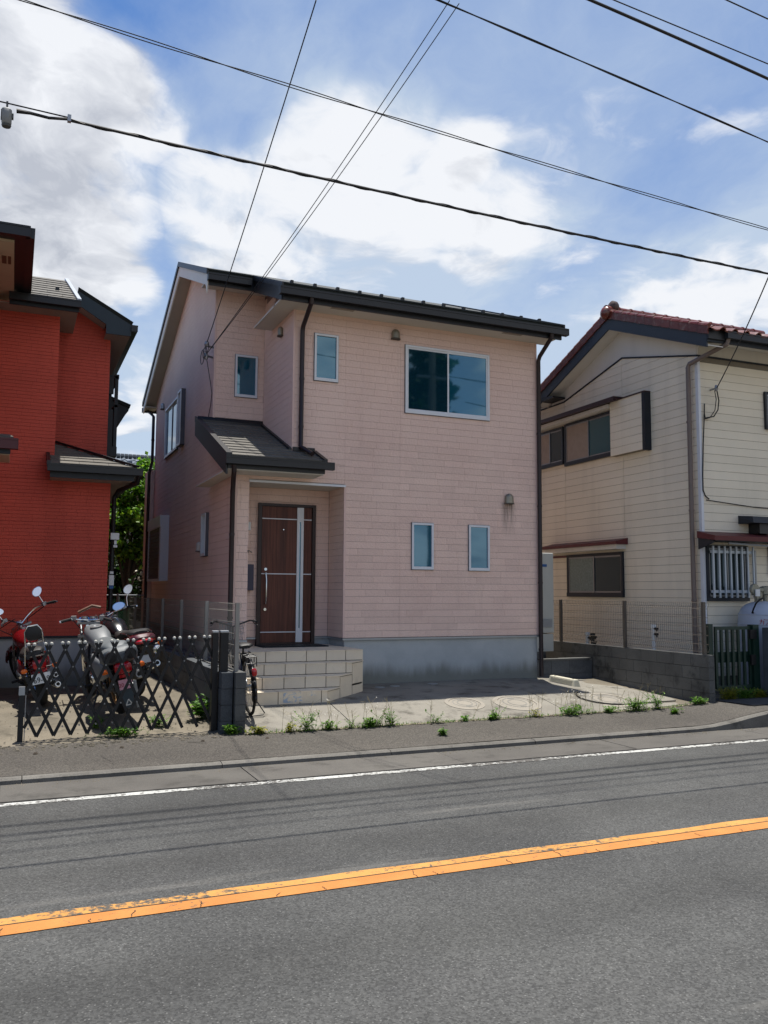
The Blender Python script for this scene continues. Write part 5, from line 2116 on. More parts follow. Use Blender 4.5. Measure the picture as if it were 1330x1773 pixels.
def mesh_fence(name, label, x, ya, yb, z0, z1, posts, mat, pw=.05):
    t = thing(name, label, 'fence', (x, ya, z0))
    for y in posts:
        MB().box(x - pw / 2, x + pw / 2, y - pw / 2, y + pw / 2, z0 - .02, z1 + .01).build('fence_post', mat, t)
    m = MB()
    y = ya
    while y < yb:                                             # verticals, bent at top and bottom
        m.tube([(x + .05, y, z1 - .0), (x + .055, y, z1 - .04), (x + .03, y, z1 - .10), (x + .03, y, z0 + .16), (x + .055, y, z0 + .10), (x + .03, y, z0 + .04)], .0026, 3)
        y += .05
    for i, z in enumerate([z1 - .005, z1 - .10, z0 + .16, z0 + .04] + [z0 + .16 + (z1 - z0 - .26) * k / 4 for k in range(1, 4)]):
        m.tube([(x + (.05 if i == 0 else .03), ya, z), (x + (.05 if i == 0 else .03), yb, z)], .0038, 4)
    m.build('mesh_panel', mat, t)
    return t


mesh_fence('mesh_fence', 'pale wire mesh fence on the block wall between motorcycles and porch', -.50, -2.35, 8.9, .505, 1.355, (-2.35, -.45, 1.6, 3.6, 5.6, 7.6), MESHW)

# ================================================================ RIGHT BLOCK WALL
rw = block_wall('stained_block_wall', 'long stained grey block wall between parking slab and cream house', 7.03, 7.15, (-2.70, 3.2), .545, BLOCK)
mesh_fence('brown_mesh_fence', 'brown wire mesh fence on the stained wall beside cream house', 7.08, -2.62, 3.1, .545, 1.375, (-2.56, -.62, 1.36), MESHW2)
pl = thing('planter_wall', 'low dark block planter wall under the water heater', 'wall', (5.75, .25, 0))
MB().box(5.74, 7.0, .27, .40, -.3, .26).build('mortar', MATS['mortar_dark'], pl)
for (a, b, c, d) in ((5.72, 6.08, .02, .265), (6.087, 6.48, .02, .265), (6.487, 7.0, .02, .265), (5.72, 6.08, -.2, .013), (6.087, 6.48, -.2, .013), (6.487, 7.0, -.2, .013)):
    piece('block', ROUGHBLOCK, pl, ((a + b) / 2, .335, (c + d) / 2), (b - a, .15, d - c))
piece('coping', BLOCK, pl, (6.42, .33, .283), (1.1, .17, .03))

# water heater behind the corner
wh = thing('water_heater', 'tall grey water heater unit behind the right corner of pink house', 'water heater', (6.2, 1.0, 0))
m = MB()
m.box(5.84, 6.46, .70, 1.35, .75, 2.29)
m.build('casing', HEATER, wh, bevel=.015)
m = MB()
m.box(5.85, 6.45, .71, 1.34, .40, .735)
m.build('leg_cover', HEATER, wh, bevel=.008)
m = MB()
m.box(6.15, 6.40, .685, .70, .86, 1.02)
m.build('label_plate', ALUG, wh)
m = MB()
m.box(6.14, 6.30, .688, .70, 2.02, 2.07)
m.build('maker_badge', BLUEM, wh)
MB().box(5.80, 6.20, .60, 1.4, .26, .40).build('base_pad', BLOCK, wh)
m = MB()
m.tube([(5.95, .62, .3), (5.95, .62, 1.9), (5.98, .66, 2.6)], .03, 8)
m.build('pipe_cover', HEATER, wh, smooth=True)

# gate, pillar, gas tank, standpipes
gt = thing('green_gate', 'dark green barred metal gate beside the gas tank', 'gate', (7.3, -2.5, 0))
m = MB()
m.box(7.36, 8.13, -2.52, -2.48, .93, .985)
m.box(7.36, 8.13, -2.52, -2.48, -.02, .03)
m.build_each('gate_rail', GREENP, gt)
for i in range(7):
    x = 7.38 + i * .122
    piece('gate_bar', GREENP, gt, (x, -2.5, .47), (.045, .035, .94))
MB().box(7.36, 8.12, -2.485, -2.475, .40, .57).build('gate_panel', GREENP, gt)
m = MB()
m.box(7.20, 7.29, -2.54, -2.45, -.15, 1.03)
m.build('gate_post', GREENP, gt)
m = MB()
m.box(8.14, 8.27, -2.56, -2.44, -.15, 1.01)
m.build('gate_post', GREENP, gt)
m = MB()
m.box(8.06, 8.20, -2.58, -2.54, .78, .93)
m.box(8.08, 8.18, -2.57, -2.54, .35, .52)
m.build_each('gate_latch', BLACK, gt)
pi_ = thing('block_pillar', 'mossy concrete block pillar at the right edge in front of the gas tank', 'pillar', (8.4, -2.6, 0))
MB().box(8.33, 9.4, -2.80, -2.62, -.3, .95).build('mortar', MATS['mortar_dark'], pi_)
MB().box(8.30, 8.445, -2.83, -2.60, -.3, .965).build('end_block', ROUGHBLOCK, pi_)
for r in range(6):
    for (a, b) in ((8.45, 8.85), (8.857, 9.25), (9.257, 9.45)):
        piece('block', BLOCK, pi_, ((a + b) / 2, -2.72, .85 - r * .2), (b - a, .20, .193))
tk = thing('gas_tank', 'grey upright gas tank with dome top beside the barred window', 'gas tank', (8.82, -2.13, 0))
m = MB()
m.lathe([(.30, -.12), (.38, -.08), (.40, .02), (.40, 1.02), (.398, 1.06), (.385, 1.16), (.34, 1.27), (.26, 1.34), (.14, 1.385), (.0, 1.40)], (8.82, -2.13, 0), 'z', 40)
m.build('tank_body', LPG, tk, smooth=True)
m = MB()
m.lathe([(.401, .985), (.408, .99), (.408, 1.01), (.401, 1.015)], (8.82, -2.13, 0), 'z', 40)
m.lathe([(.386, 1.16), (.392, 1.165), (.388, 1.18), (.380, 1.185)], (8.82, -2.13, 0), 'z', 40)
m.build('seam_ring', LPG, tk, smooth=True)
m = MB()
m.box(8.66, 8.72, -2.18, -2.12, 1.36, 1.60)
m.lathe([(.05, 1.38), (.06, 1.48), (.05, 1.56), (.08, 1.57), (.08, 1.62), (.02, 1.63)], (8.75, -2.14, 0), 'z', 12)
m.lathe([(.04, 1.38), (.05, 1.5), (.09, 1.52), (.09, 1.64), (.05, 1.66)], (8.90, -2.14, 0), 'z', 12)
m.bar((8.6, -2.14, 1.52), (9.1, -2.14, 1.55), .05)
m.lathe([(.09, -.03), (.10, 0), (.09, .03)], (8.63, -2.16, 1.60), 'y', 14)
REGM = pbr('regulator_metal', '8a887a', 0.45, 0.4, var=0.25, vs=25)
m.build('regulator', REGM, tk)
m = MB()
m.box(8.60, 8.69, -2.225, -2.20, 1.48, 1.60)
m.build('gauge_tag', WHITE, tk)
m = MB()
m.tube([(8.74, -2.18, 1.42), (8.66, -2.3, 1.45), (8.52, -2.38, 1.43), (8.40, -2.40, 1.36), (8.36, -2.38, 1.27), (8.38, -2.33, 1.20), (8.46, -2.28, 1.20)], .014, 8)
m.build('hose', RUBBER, tk, smooth=True)
# the two red katakana strokes of the gas mark painted on the drum (ga, su)
def on_drum(a, z, off=.004):
    return (8.82 + (.40 + off) * math.cos(a), -2.13 + (.40 + off) * math.sin(a), z)


m = MB()
A0 = math.atan2(-.30, -.27)
sc = .085 / .40
def stroke(pts):
    pp = [on_drum(A0 + u * sc, 1.0 + .09 * v) for u, v in pts]
    for a, b in zip(pp, pp[1:]):
        m.bar(a, b, .012, .006)
stroke([(-.95, .72), (-.15, .72), (-.20, .1), (-.35, .0)])
stroke([(-.58, 1.0), (-.62, .5), (-.92, .02)])
stroke([(-.12, 1.05), (-.05, .92)])
stroke([(.0, 1.05), (.07, .92)])
stroke([(.25, .92), (.92, .92), (.70, .45), (.20, .0)])
stroke([(.62, .38), (1.0, .02)])
m.build('gas_lettering', INKR, tk)
m = MB()
m.cyl((8.33, -2.40, -.1), (8.33, -2.40, 1.0), .028, 8)
m.build('riser_pipe', ALUG, tk, smooth=True)
for (x, y, zt, lb, mm, dv) in ((7.42, .95, .735, 'short white standpipe behind the mesh fence, farthest from the street', WHITE, 0),
                               (7.42, .78, .72, 'short black standpipe behind the mesh fence next to the white one', BLACK, 1),
                               (7.42, -.98, .955, 'taller white standpipe with two black taps behind mesh fence', WHITE, 2)):
    t = thing('standpipe', lb, 'pipe', (x, y, 0))
    m = MB()
    m.cyl((x, y, -.2), (x, y, zt), .04 if dv != 2 else .034, 10)
    m.lathe([(.05, zt - .05), (.05, zt), (.045, zt + .005)], (x, y, 0), 'z', 10)
    m.build('pipe', mm, t, smooth=True)
    m = MB()
    for zz in ((zt - .06, zt - .16) if dv else (zt - .1,)):
        m.cyl((x, y - .03, zz), (x, y - .11, zz), .022, 8)
        m.bar((x - .02, y - .11, zz), (x - .02, y - .11, zz - .05), .02)
    m.build('tap', BLACK, t)

# ================================================================ ACCORDION GATE
GY = -2.35
ag = thing('accordion_gate', 'black folding lattice gate with pale round caps in front of the motorcycles', 'gate', (-1.9, GY, -.2))
NB = 12
zt0, zt1 = .872, .935                                          # the lattice rises slightly to the right
zb0, zb1 = -.185, -.175
for i in range(-2, NB):
    for s in (1, -1):
        # '\' bars start at the top left, '/' bars end at the top right
        if s == 1:
            ut, ub = -2.965 + .1865 * i, -2.965 + .1865 * i + .50
        else:
            ut, ub = -2.90 + .1865 * i, -2.90 + .1865 * i - .50
        def zz(u, top):
            k = (u + 2.965) / 2.1
            return (zt0 + (zt1 - zt0) * k) if top else (zb0 + (zb1 - zb0) * k)
        a = Vector((ut, GY + .012 * s, zz(ut, True)))
        b = Vector((ub, GY + .012 * s, zz(ub, False)))
        lo, hi = -2.985, -.80
        if max(ut, ub) < lo or min(ut, ub) > hi:
            continue
        t0, t1 = 0.0, 1.0
        for lim, gt_ in ((lo, 1), (hi, -1)):
            for tt in (0, 1):
                pass
        pts = []
        N = 40
        inside = [k for k in range(N + 1) if lo <= a.lerp(b, k / N).x <= hi]
        if len(inside) < 6:
            continue
        A, B = a.lerp(b, inside[0] / N), a.lerp(b, inside[-1] / N)
        bar = MB().bar(tuple(A), tuple(B), .036, .012, up=(0, 1, 0)).build('lattice_bar', GATEBLACK, ag)
        if inside[0] == 0:
            m = MB()
            m.lathe([(.0, .030), (.011, .027), (.018, .019), (.020, .008), (.019, -.006)], (A.x, A.y, A.z - .004), 'z', 10)
            m.build('bar_cap', pbr('cap_plastic', 'aaa89f', 0.5, var=0.05), bar, smooth=True)
m = MB()
for i in range(NB - 1):                                        # pivots where the bars cross
    for (k, z) in ((.033, .80), (.125, .60), (.033, .36), (.125, .14), (.033, -.09)):
        m.cyl((-2.965 + .1865 * i + k, GY - .022, z + .005 * i), (-2.965 + .1865 * i + k, GY + .022, z + .005 * i), .009, 8)
m.build('pivot_pins', STEEL, ag)['kind'] = 'stuff'
m = MB()
m.box(-3.045, -2.985, GY - .03, GY + .03, -.3, .30)
p = m.build('gate_post', GATEBLACK, ag)
m = MB()
m.box(-3.048, -2.982, GY - .033, GY + .033, .30, .395)
m.build('post_cap', ALUG, p)
m = MB()
m.box(-2.975, -2.965, GY - .012, GY + .0, -.22, .30)
m.build('post_strip', STEEL, p)
for (xa, xb) in ((-.815, -.745), (-.715, -.615)):
    m = MB()
    m.box(xa, xb, GY - .045, GY + .045, -.3, .985)
    p = m.build('gate_post', GATEBLACK, ag)
    MB().box(xa - .004, xb + .004, GY - .049, GY + .049, .985, 1.015).build('post_cap', ALUG, p, bevel=.008)

# ================================================================ MOTORCYCLES
def steer(ang, head=(0, 1.17, .98), rake=rad(27)):
    """transform of fork parts turned by ang about the steering axis"""
    ax = Vector((0, -math.sin(rake), math.cos(rake)))
    Mt = Matrix.Translation(head) @ Matrix.Rotation(ang, 4, ax) @ Matrix.Translation(-Vector(head))
    return lambda x, y, z: tuple(Mt @ Vector((x, y, z)))


def wheel(parent, c, r, w, T=None, spokes=16, rim=CHROME, name='wheel', disc=True):
    m = MB(T)
    m.cyl((c[0] - .09, c[1], c[2]), (c[0] + .09, c[1], c[2]), .035, 12)
    m.lathe([(.035, -.05), (.06, -.045), (.06, .045), (.035, .05)], c, 'x', 16)
    o = m.build(name, STEEL, parent, smooth=True)
    prof = []
    rc = r - w * .48
    for k in range(12):
        a = 2 * math.pi * k / 12
        prof.append((rc + w * .48 * math.cos(a), w * .5 * math.sin(a)))
    m = MB(T)
    m.lathe(prof, c, 'x', 36, closed=True)
    m.build('tyre', RUBBER, o, smooth=True)
    rr_ = r - w * .9
    m = MB(T)
    m.lathe([(rr_, -w * .36), (rr_ - .02, -w * .3), (rr_ - .03, 0), (rr_ - .02, w * .3), (rr_, w * .36), (rr_ + .012, 0)], c, 'x', 30, closed=True)
    m.build('rim', rim, o, smooth=True)
    m = MB(T)
    for k in range(spokes):
        a = 2 * math.pi * k / spokes
        s = .035 if k % 2 else -.035
        a2 = a + (.35 if k % 4 < 2 else -.35)
        m.cyl((c[0] + s, c[1] + .055 * math.cos(a2), c[2] + .055 * math.sin(a2)), (c[0], c[1] + (rr_ - .015) * math.cos(a), c[2] + (rr_ - .015) * math.sin(a)), .004, 4)
    m.build('spokes', CHROME, o)
    return o


def fender(parent, c, r, w, a0, a1, mat, T=None, th=.006, name='fender'):
    m = MB(T)
    n = 14
    prof = [(-w / 2, -.04), (-w / 2, .0), (-w * .32, .03), (0, .042), (w * .32, .03), (w / 2, .0), (w / 2, -.04)]
    rings = []
    for i in range(n + 1):
        a = a0 + (a1 - a0) * i / n
        rings.append([(c[0] + px, c[1] + (r + pr) * math.cos(a), c[2] + (r + pr) * math.sin(a)) for px, pr in prof])
    for A, B in zip(rings, rings[1:]):
        for j in range(len(prof) - 1):
            m.poly([A[j], A[j + 1], B[j + 1], B[j]])
    o = m.build(name, mat, parent, smooth=True)
    md = o.modifiers.new('thick', 'SOLIDIFY')
    md.thickness = th
    return o


def mirror(parent, base, tip, T, rx=.075, rz_=.048, tilt=0.35):
    m = MB(T)
    m.tube([base, ((base[0] * .6 + tip[0] * .4), base[1] + .02, base[2] * .5 + tip[2] * .5), (tip[0], tip[1], tip[2] - .02)], .007, 6)
    o = m.build('mirror', CHROME, parent, smooth=True)
    for nm, mt, d0, d1, k in (('mirror_shell', CHROME, .0, .03, 1.06), ('mirror_glass', MIRROR, -.006, .001, .96)):
        m = MB(T)
        ra, rb = [], []
        for j in range(18):
            a = 2 * math.pi * j / 18
            u, v = rx * k * math.cos(a) * (1 + .12 * math.cos(a)), rz_ * k * math.sin(a)
            u, v = u * math.cos(tilt) - v * math.sin(tilt), u * math.sin(tilt) + v * math.cos(tilt)
            ra.append((tip[0] + u, tip[1] + d0 + v * .38, tip[2] + v))
            s = .7 if d1 > .02 else 1
            rb.append((tip[0] + u * s, tip[1] + d1 + v * .38 * s, tip[2] + v * s))
        m.hexa(ra, rb)
        m.build(nm, mt, o, smooth=True)
    return o


def indicator(parent, p, out, T=None):
    m = MB(T)
    m.cyl((p[0], p[1], p[2]), (p[0] + out, p[1] - .01, p[2]), .009, 6)
    o = m.build('indicator', BLACK, parent, smooth=True)
    m = MB(T)
    q = (p[0] + out * 1.35, p[1] - .03, p[2])
    m.loft([(q[1] - .035, q[0], q[2], .018, .012), (q[1] - .025, q[0], q[2], .04, .028), (q[1] + .02, q[0], q[2], .04, .028), (q[1] + .045, q[0], q[2], .015, .012)], 12, 2.4)
    m.build('indicator_lens', ORANGELENS, o, smooth=True)
    return o


def engine(parent, y0, mat=STEEL, vtwin=True):
    m = MB()
    m.loft([(y0 - .22, 0, .36, .10, .09), (y0 - .1, 0, .36, .15, .14), (y0 + .12, 0, .36, .16, .15), (y0 + .25, 0, .35, .11, .10)], 14, 3)
    o = m.build('engine', mat, parent, smooth=True)
    for ang in ((-.42, .42) if vtwin else (.1,)):
        m = MB()
        d = Vector((0, math.sin(ang), math.cos(ang)))
        b = Vector((0, y0, .42))
        for k in range(8):
            c0 = b + d * (.05 + k * .028)
            m.bar(tuple(c0), tuple(c0 + d * .012), .19, .17, up=(0, 1, 0))
        m.bar(tuple(b), tuple(b + d * .30), .12, .12, up=(0, 1, 0))
        m.build('cylinder', BLACK if not vtwin else STEEL, o)
    m = MB()
    for s in (-1, 1):
        m.lathe([(.0, s * .19), (.07, s * .185), (.09, s * .17), (.10, s * .14)], (0, y0 - .02, .36), 'x', 18)
    m.build_each('crank_cover', CHROME, o, smooth=True)
    return o


def frame(parent, mat=BLACK):
    m = MB()
    for s in (-1, 1):
        m.tube([(0, 1.14, .93), (s * .12, .95, .55), (s * .13, .85, .25), (s * .13, .35, .22), (s * .12, .22, .45), (s * .11, .05, .66), (s * .10, -.25, .70)], .016, 6)
        m.tube([(s * .11, .28, .34), (s * .10, 0, .31)], .02, 6)
        m.cyl((s * .12, .0, .33), (s * .12, .14, .68), .018, 8)
    m.tube([(0, 1.12, .98), (0, .6, .78), (0, .15, .68)], .022, 6)
    o = m.build('frame', mat, parent, smooth=True)
    m = MB()
    for s in (-1, 1):
        for k in range(7):
            t_ = .2 + .1 * k
            c0 = Vector((s * .12, .14 * t_, .33 + .35 * t_))
            m.lathe([(.03, -.006), (.034, 0), (.03, .006)], tuple(c0), 'z', 10)
    m.build('rear_spring', CHROME, o, smooth=True)
    return o


def front_end(parent, T, r=.32, bar=None, forkw=.11, lampr=.085, fendmat=BLACK, y=1.45):
    rk = rad(27)
    fk = MB(T)
    for s in (-1, 1):
        fk.tube([(s * forkw, y, r), (s * forkw, y - .36 * math.tan(rk) - .0, r + .36)], .026, 8)
        fk.tube([(s * forkw, y - .36 * math.tan(rk), r + .36), (s * forkw, 1.09, 1.0)], .018, 8)
    f = fk.build('front_fork', CHROME, parent, smooth=True)
    m = MB(T)
    m.box(-.14, .14, 1.06, 1.12, .98, 1.01)
    m.box(-.14, .14, 1.12, 1.20, .80, .83)
    m.build('triple_clamp', STEEL, f)
    wheel(parent, (0, y, r), r, .10, T, name='front_wheel')
    fender(parent, (0, y, r), r + .015, .13, rad(20), rad(150), fendmat, T, name='front_fender')
    m = MB(T)
    m.lathe([(.02, 1.18), (.07, 1.19), (lampr, 1.25), (lampr + .005, 1.31), (lampr * .9, 1.325)], (0, 0, .90), 'y', 18)
    m.build('headlight', CHROME, parent, smooth=True)
    m = MB(T)
    for s in (-1, 1):
        m.tube([(0, 1.08, 1.03)] + [(s * a, b, c) for a, b, c in bar], .013, 8)
    h = m.build('handlebar', CHROME, parent, smooth=True)
    for s in (-1, 1):
        a, b, c = bar[-1]
        a2, b2, c2 = bar[-2]
        A, B = Vector((s * a2, b2, c2)), Vector((s * a, b, c))
        d = (B - A).normalized()
        m = MB(T)
        m.tube([tuple(B - d * .13), tuple(B + d * .01)], .019, 8)
        m.build('grip', RUBBER, h, smooth=True)
        m = MB(T)
        m.cyl(tuple(B + d * .01), tuple(B + d * .03), .017, 8)
        m.build('bar_end', CHROME, h, smooth=True)
        m = MB(T)
        q = B - d * .17
        m.tube([tuple(q + Vector((0, .05, 0))), tuple(q + d * .08 + Vector((0, .075, -.01))), tuple(B + Vector((0, .05, -.025)))], .006, 5)
        m.box(q.x - .03, q.x + .03, q.y - .025, q.y + .04, q.z - .02, q.z + .03)
        m.build('lever', STEEL, h)
    m = MB(T)
    m.tube([(bar[-1][0] * -.55, bar[-1][1], bar[-1][2]), (-.25, 1.28, 1.05), (-.08, 1.22, .85)], .007, 5)
    m.tube([(bar[-1][0] * .55, bar[-1][1], bar[-1][2]), (.22, 1.30, 1.02), (.08, 1.22, .82)], .007, 5)
    m.build('cables', BLACK, h, smooth=True)
    for k, s in ((.05, -1), (.05, 1)):
        m = MB(T)
        m.lathe([(.03, .0), (.045, .02), (.045, .07), (.0, .075)], (s * .055 if lampr < .08 else s * .0, 1.13, 1.01), 'z', 14)
        if s == -1 or lampr < .08:
            m.build('gauge', CHROME, parent, smooth=True)
    return f


def exhaust(parent, s, y0, z0, y1, z1, mat=CHROME, r=.045):
    m = MB()
    m.tube([(s * .08, .75, .50), (s * .15, .86, .38), (s * .17, .70, .22), (s * .18, y0, z0)], .024, 8)
    m.tube([(s * .18, y0, z0), (s * .19, y0 - .08, z0 + .01), (s * .20, y1 + .05, z1 - .01), (s * .20, y1, z1)], [.028, r, r, r * .8], 12)
    o = m.build('exhaust', mat, parent, smooth=True)
    m = MB()
    m.cyl((s * .20, y1 - .004, z1), (s * .20, y1 + .03, z1), r * .55, 10)
    m.build('exhaust_tip', BLACK, o)


def sidestand(parent):
    m = MB()
    m.tube([(-.13, .55, .22), (-.24, .45, .04), (-.27, .42, .045)], .012, 6)
    m.build('side_stand', BLACK, parent, smooth=True)


def swing(parent):
    m = MB()
    for s in (-1, 1):
        m.cyl((s * .15, .62, .30), (s * .27, .62, .29), .017, 8)
        m.cyl((s * .13, .30, .33), (s * .22, .30, .33), .014, 8)
    m.build('foot_peg', RUBBER, parent, smooth=True)


def number_plate(parent, y, z, tilt, mat, w=.20, h=.125):
    T = lambda u, v, k: (u, y + v * math.sin(tilt) - k * math.cos(tilt), z + v * math.cos(tilt) + k * math.sin(tilt))
    o = MB(T).box(-w / 2, w / 2, -h / 2, h / 2, 0, .004).build('number_plate', mat, parent)
    return o


# --- red cruiser
rc = thing('motorcycle', 'red cruiser motorcycle with chrome backrest, leftmost by the red house', 'motorcycle', (-2.73, -.55, gz(-.55)),
           'motorcycles parked in the lot', rot=(rad(3), rad(-11), rad(6)), local=True)
wheel(rc, (0, 0, .31), .31, .15, name='rear_wheel', rim=CHROME)
frame(rc)
engine(rc, .68)
T1 = steer(rad(24))
front_end(rc, T1, .32, [(.10, 1.05, 1.10), (.22, .98, 1.18), (.31, .88, 1.20), (.43, .74, 1.19)], .12, .09, REDPAINT, 1.52)
m = MB()
m.loft([(.38, 0, .80, .05, .05), (.46, 0, .82, .13, .10), (.66, 0, .86, .17, .13), (.88, 0, .90, .15, .13), (1.0, 0, .92, .09, .09), (1.05, 0, .93, .03, .03)], 18, 2.2)
tkk = m.build('fuel_tank', REDPAINT, rc, smooth=True)
m = MB()
m.lathe([(.045, 0), (.045, .02), (.0, .024)], (0, .76, 1.0), 'z', 14)
m.build('tank_cap', CHROME, tkk, smooth=True)
m = MB()
m.loft([(-.02, 0, .70, .08, .03), (.06, 0, .71, .13, .05), (.22, 0, .70, .16, .06), (.36, 0, .73, .12, .06), (.44, 0, .77, .06, .03)], 16, 2.6)
m.build('seat', SEATM, rc, smooth=True)
m = MB()
m.loft([(-.30, 0, .77, .06, .02), (-.22, 0, .78, .11, .045), (-.06, 0, .77, .12, .05), (.02, 0, .76, .08, .03)], 14, 2.6)
m.build('pillion_seat', SEATM, rc, smooth=True)
fender(rc, (0, 0, .31), .335, .19, rad(15), rad(172), REDPAINT, name='rear_fender')
m = MB()                                                       # chrome backrest hoop with pad
m.tube([(-.14, -.10, .60), (-.135, -.22, .74), (-.115, -.27, .90), (-.105, -.29, 1.06), (-.06, -.30, 1.13), (.06, -.30, 1.13), (.105, -.29, 1.06), (.115, -.27, .90), (.135, -.22, .74), (.14, -.10, .60)], .011, 8)
m.tube([(-.112, -.27, .90), (.112, -.27, .90)], .009, 6)
bk = m.build('backrest_hoop', CHROME, rc, smooth=True)
m = MB()
m.loft([(-.315, 0, 1.03, .07, .075), (-.30, 0, 1.03, .10, .10), (-.275, 0, 1.03, .10, .10), (-.26, 0, 1.03, .07, .075)], 16, 3.5)
m.build('backrest_pad', SEATM, bk, smooth=True)
m = MB()
m.box(-.12, .12, -.42, -.20, .735, .75)
for s in (-1, 1):
    m.tube([(s * .12, -.42, .745), (s * .13, -.2, .745), (s * .13, -.02, .72)], .009, 6)
m.build('rear_rack', CHROME, rc)
m = MB()
m.loft([(-.44, 0, .62, .045, .035), (-.42, 0, .62, .085, .06), (-.36, 0, .63, .085, .06), (-.30, 0, .63, .05, .04)], 16, 3)
m.build('tail_light', REDLENS, rc, smooth=True)
m = MB()
m.loft([(-.405, 0, .53, .05, .02), (-.385, 0, .53, .06, .025), (-.33, 0, .53, .04, .02)], 12, 3)
m.build('plate_lamp', REDLENS, rc, smooth=True)
pl_ = number_plate(rc, -.40, .435, rad(14), PLATE, .235, .135)
text('plate_digits', '69-69', .098, INK, rc, (0, -.414, .418), (rad(76), 0, 0), .92)
for s in (-1, 1):
    indicator(rc, (s * .06, -.36, .57), s * .10)
exhaust(rc, 1, .35, .24, -.34, .30)
exhaust(rc, 1, .30, .35, -.28, .42, r=.04)
m = MB()
for s in (-1, 1):
    m.loft([(.05, s * .15, .52, .02, .06), (.14, s * .17, .54, .035, .10), (.30, s * .17, .54, .03, .10), (.36, s * .15, .54, .015, .05)], 12, 2.8)
    m.build('side_cover', REDPAINT, rc, smooth=True)
    m = MB()
m = MB()
m.tube([(.18, .80, .58), (.25, .72, .60), (.25, .60, .58)], .03, 8)
m.build('air_cleaner', CHROME, rc, smooth=True)
mirror(rc, (.33, .90, 1.21), (.30, .92, 1.40), T1, .085, .052, .45)
mirror(rc, (-.33, .90, 1.21), (-.36, .92, 1.36), T1, .085, .052, -.3)
swing(rc)
sidestand(rc)

# --- silver scrambler with mud flap
sc_ = thing('motorcycle', 'silver motorcycle with long grey mud flap and pink number plate, centre of the lot', 'motorcycle', (-1.78, -1.38, gz(-1.38) + .03),
            'motorcycles parked in the lot', rot=(rad(4), rad(-12), rad(5)), local=True)
sc_.scale = (1.1, 1.1, 1.1)
wheel(sc_, (0, 0, .31), .31, .14, name='rear_wheel', rim=COPPER)
frame(sc_)
engine(sc_, .66, STEEL, False)
T2 = steer(rad(-20))
front_end(sc_, T2, .32, [(.10, 1.06, 1.04), (.20, 1.00, 1.06), (.31, .92, 1.04)], .10, .07, SILVERP, 1.42)
m = MB()
m.loft([(.36, 0, .78, .07, .05), (.44, 0, .80, .11, .085), (.60, 0, .85, .14, .11), (.80, 0, .88, .145, .11), (.95, 0, .90, .12, .09), (1.04, 0, .90, .06, .05)], 18, 2.5)
tkk = m.build('fuel_tank', SILVERP, sc_, smooth=True)
m = MB()
m.lathe([(.075, .0), (.075, .012), (.055, .018), (.05, .018), (.045, .012), (.0, .012)], (0, .72, .975), 'z', 20)
m.build('tank_cap', STEEL, tkk, smooth=True)
m = MB()
m.loft([(-.38, 0, .84, .09, .03), (-.30, 0, .86, .15, .055), (-.10, 0, .83, .17, .06), (.15, 0, .80, .15, .06), (.36, 0, .82, .12, .06), (.42, 0, .84, .07, .04)], 16, 2.8)
GREYSEAT = pbr('grey_seat', '53585a', 0.55, var=0.12)
m.build('seat', GREYSEAT, sc_, smooth=True)
m = MB()
m.loft([(-.56, 0, .78, .12, .05), (-.52, 0, .78, .20, .09), (-.42, 0, .78, .22, .10), (-.30, 0, .77, .18, .08), (-.24, 0, .77, .12, .05)], 18, 3.2)
tl = m.build('tail_cowl', GREYSEAT, sc_, smooth=True)
for s in (-1, 1):
    m = MB()
    m.lathe([(.045, -.585), (.062, -.583), (.066, -.56), (.05, -.55)], (s * .11, 0, .79), 'y', 18)
    m.lathe([(.0, -.575), (.045, -.572), (.045, -.56)], (s * .11, 0, .79), 'y', 18)
    m.build('cowl_ring', DARKMETAL, tl, smooth=True)
for s in (-1, 1):
    m = MB()
    m.loft([(-.42, s * .15, .60, .02, .05), (-.30, s * .19, .62, .04, .12), (-.05, s * .20, .60, .05, .15), (.25, s * .17, .62, .03, .12), (.32, s * .15, .64, .012, .05)], 14, 2.8)
    m.build('side_cover', SILVERP, sc_, smooth=True)
m = MB()
m.loft([(-.60, 0, .64, .06, .035), (-.575, 0, .64, .095, .06), (-.50, 0, .65, .095, .06), (-.44, 0, .65, .06, .04)], 16, 4)
m.build('tail_light', REDLENS, sc_, smooth=True)
m = MB()
m.box(-.055, .055, -.575, -.55, .535, .57)
m.build('reflector', REDLENS, sc_)
for s in (-1, 1):
    indicator(sc_, (s * .07, -.52, .64), s * .10)
fender(sc_, (0, 0, .31), .335, .18, rad(60), rad(178), BLACK, name='rear_fender')
pl_ = number_plate(sc_, -.56, .455, rad(12), PLATEP, .15, .11)
text('plate_digits', '20   0', .06, INKR, sc_, (-.01, -.568, .45), (rad(78), 0, 0))
m = MB()
m.hexa([(-.075, -.545, .42), (.075, -.545, .42), (.075, -.535, .42), (-.075, -.535, .42)],
       [(-.05, -.51, .17), (.07, -.51, .17), (.07, -.50, .17), (-.05, -.50, .17)])
fl = m.build('mud_flap', FLAPM, sc_)
m = MB()
tri = [(-.035, .205), (.035, .205), (.0, .27)]
yy = lambda z: -.5475 - .0 + (.42 - z) * .15
for (a, b) in ((0, 1), (1, 2), (2, 0)):
    p, q = tri[a], tri[b]
    m.bar((p[0] + .01, yy(p[1]) - .003, p[1]), (q[0] + .01, yy(q[1]) - .003, q[1]), .012, .006, up=(0, 1, 0))
m.build('triangle_mark', WHITE, fl)
m = MB()                                                       # pale lettering band down the flap side
for k in range(8):
    z = .17 + k * .035
    m.box(.098, .122, yy(z) - .008, yy(z) - .004, z, z + .012)
    m.box(.098 if k % 2 else .114, .104 if k % 2 else .122, yy(z) - .0079, yy(z) - .0039, z + .012, z + .024)
m.box(.092, .128, yy(.3) + .0, yy(.3) + .03, .15, .46)
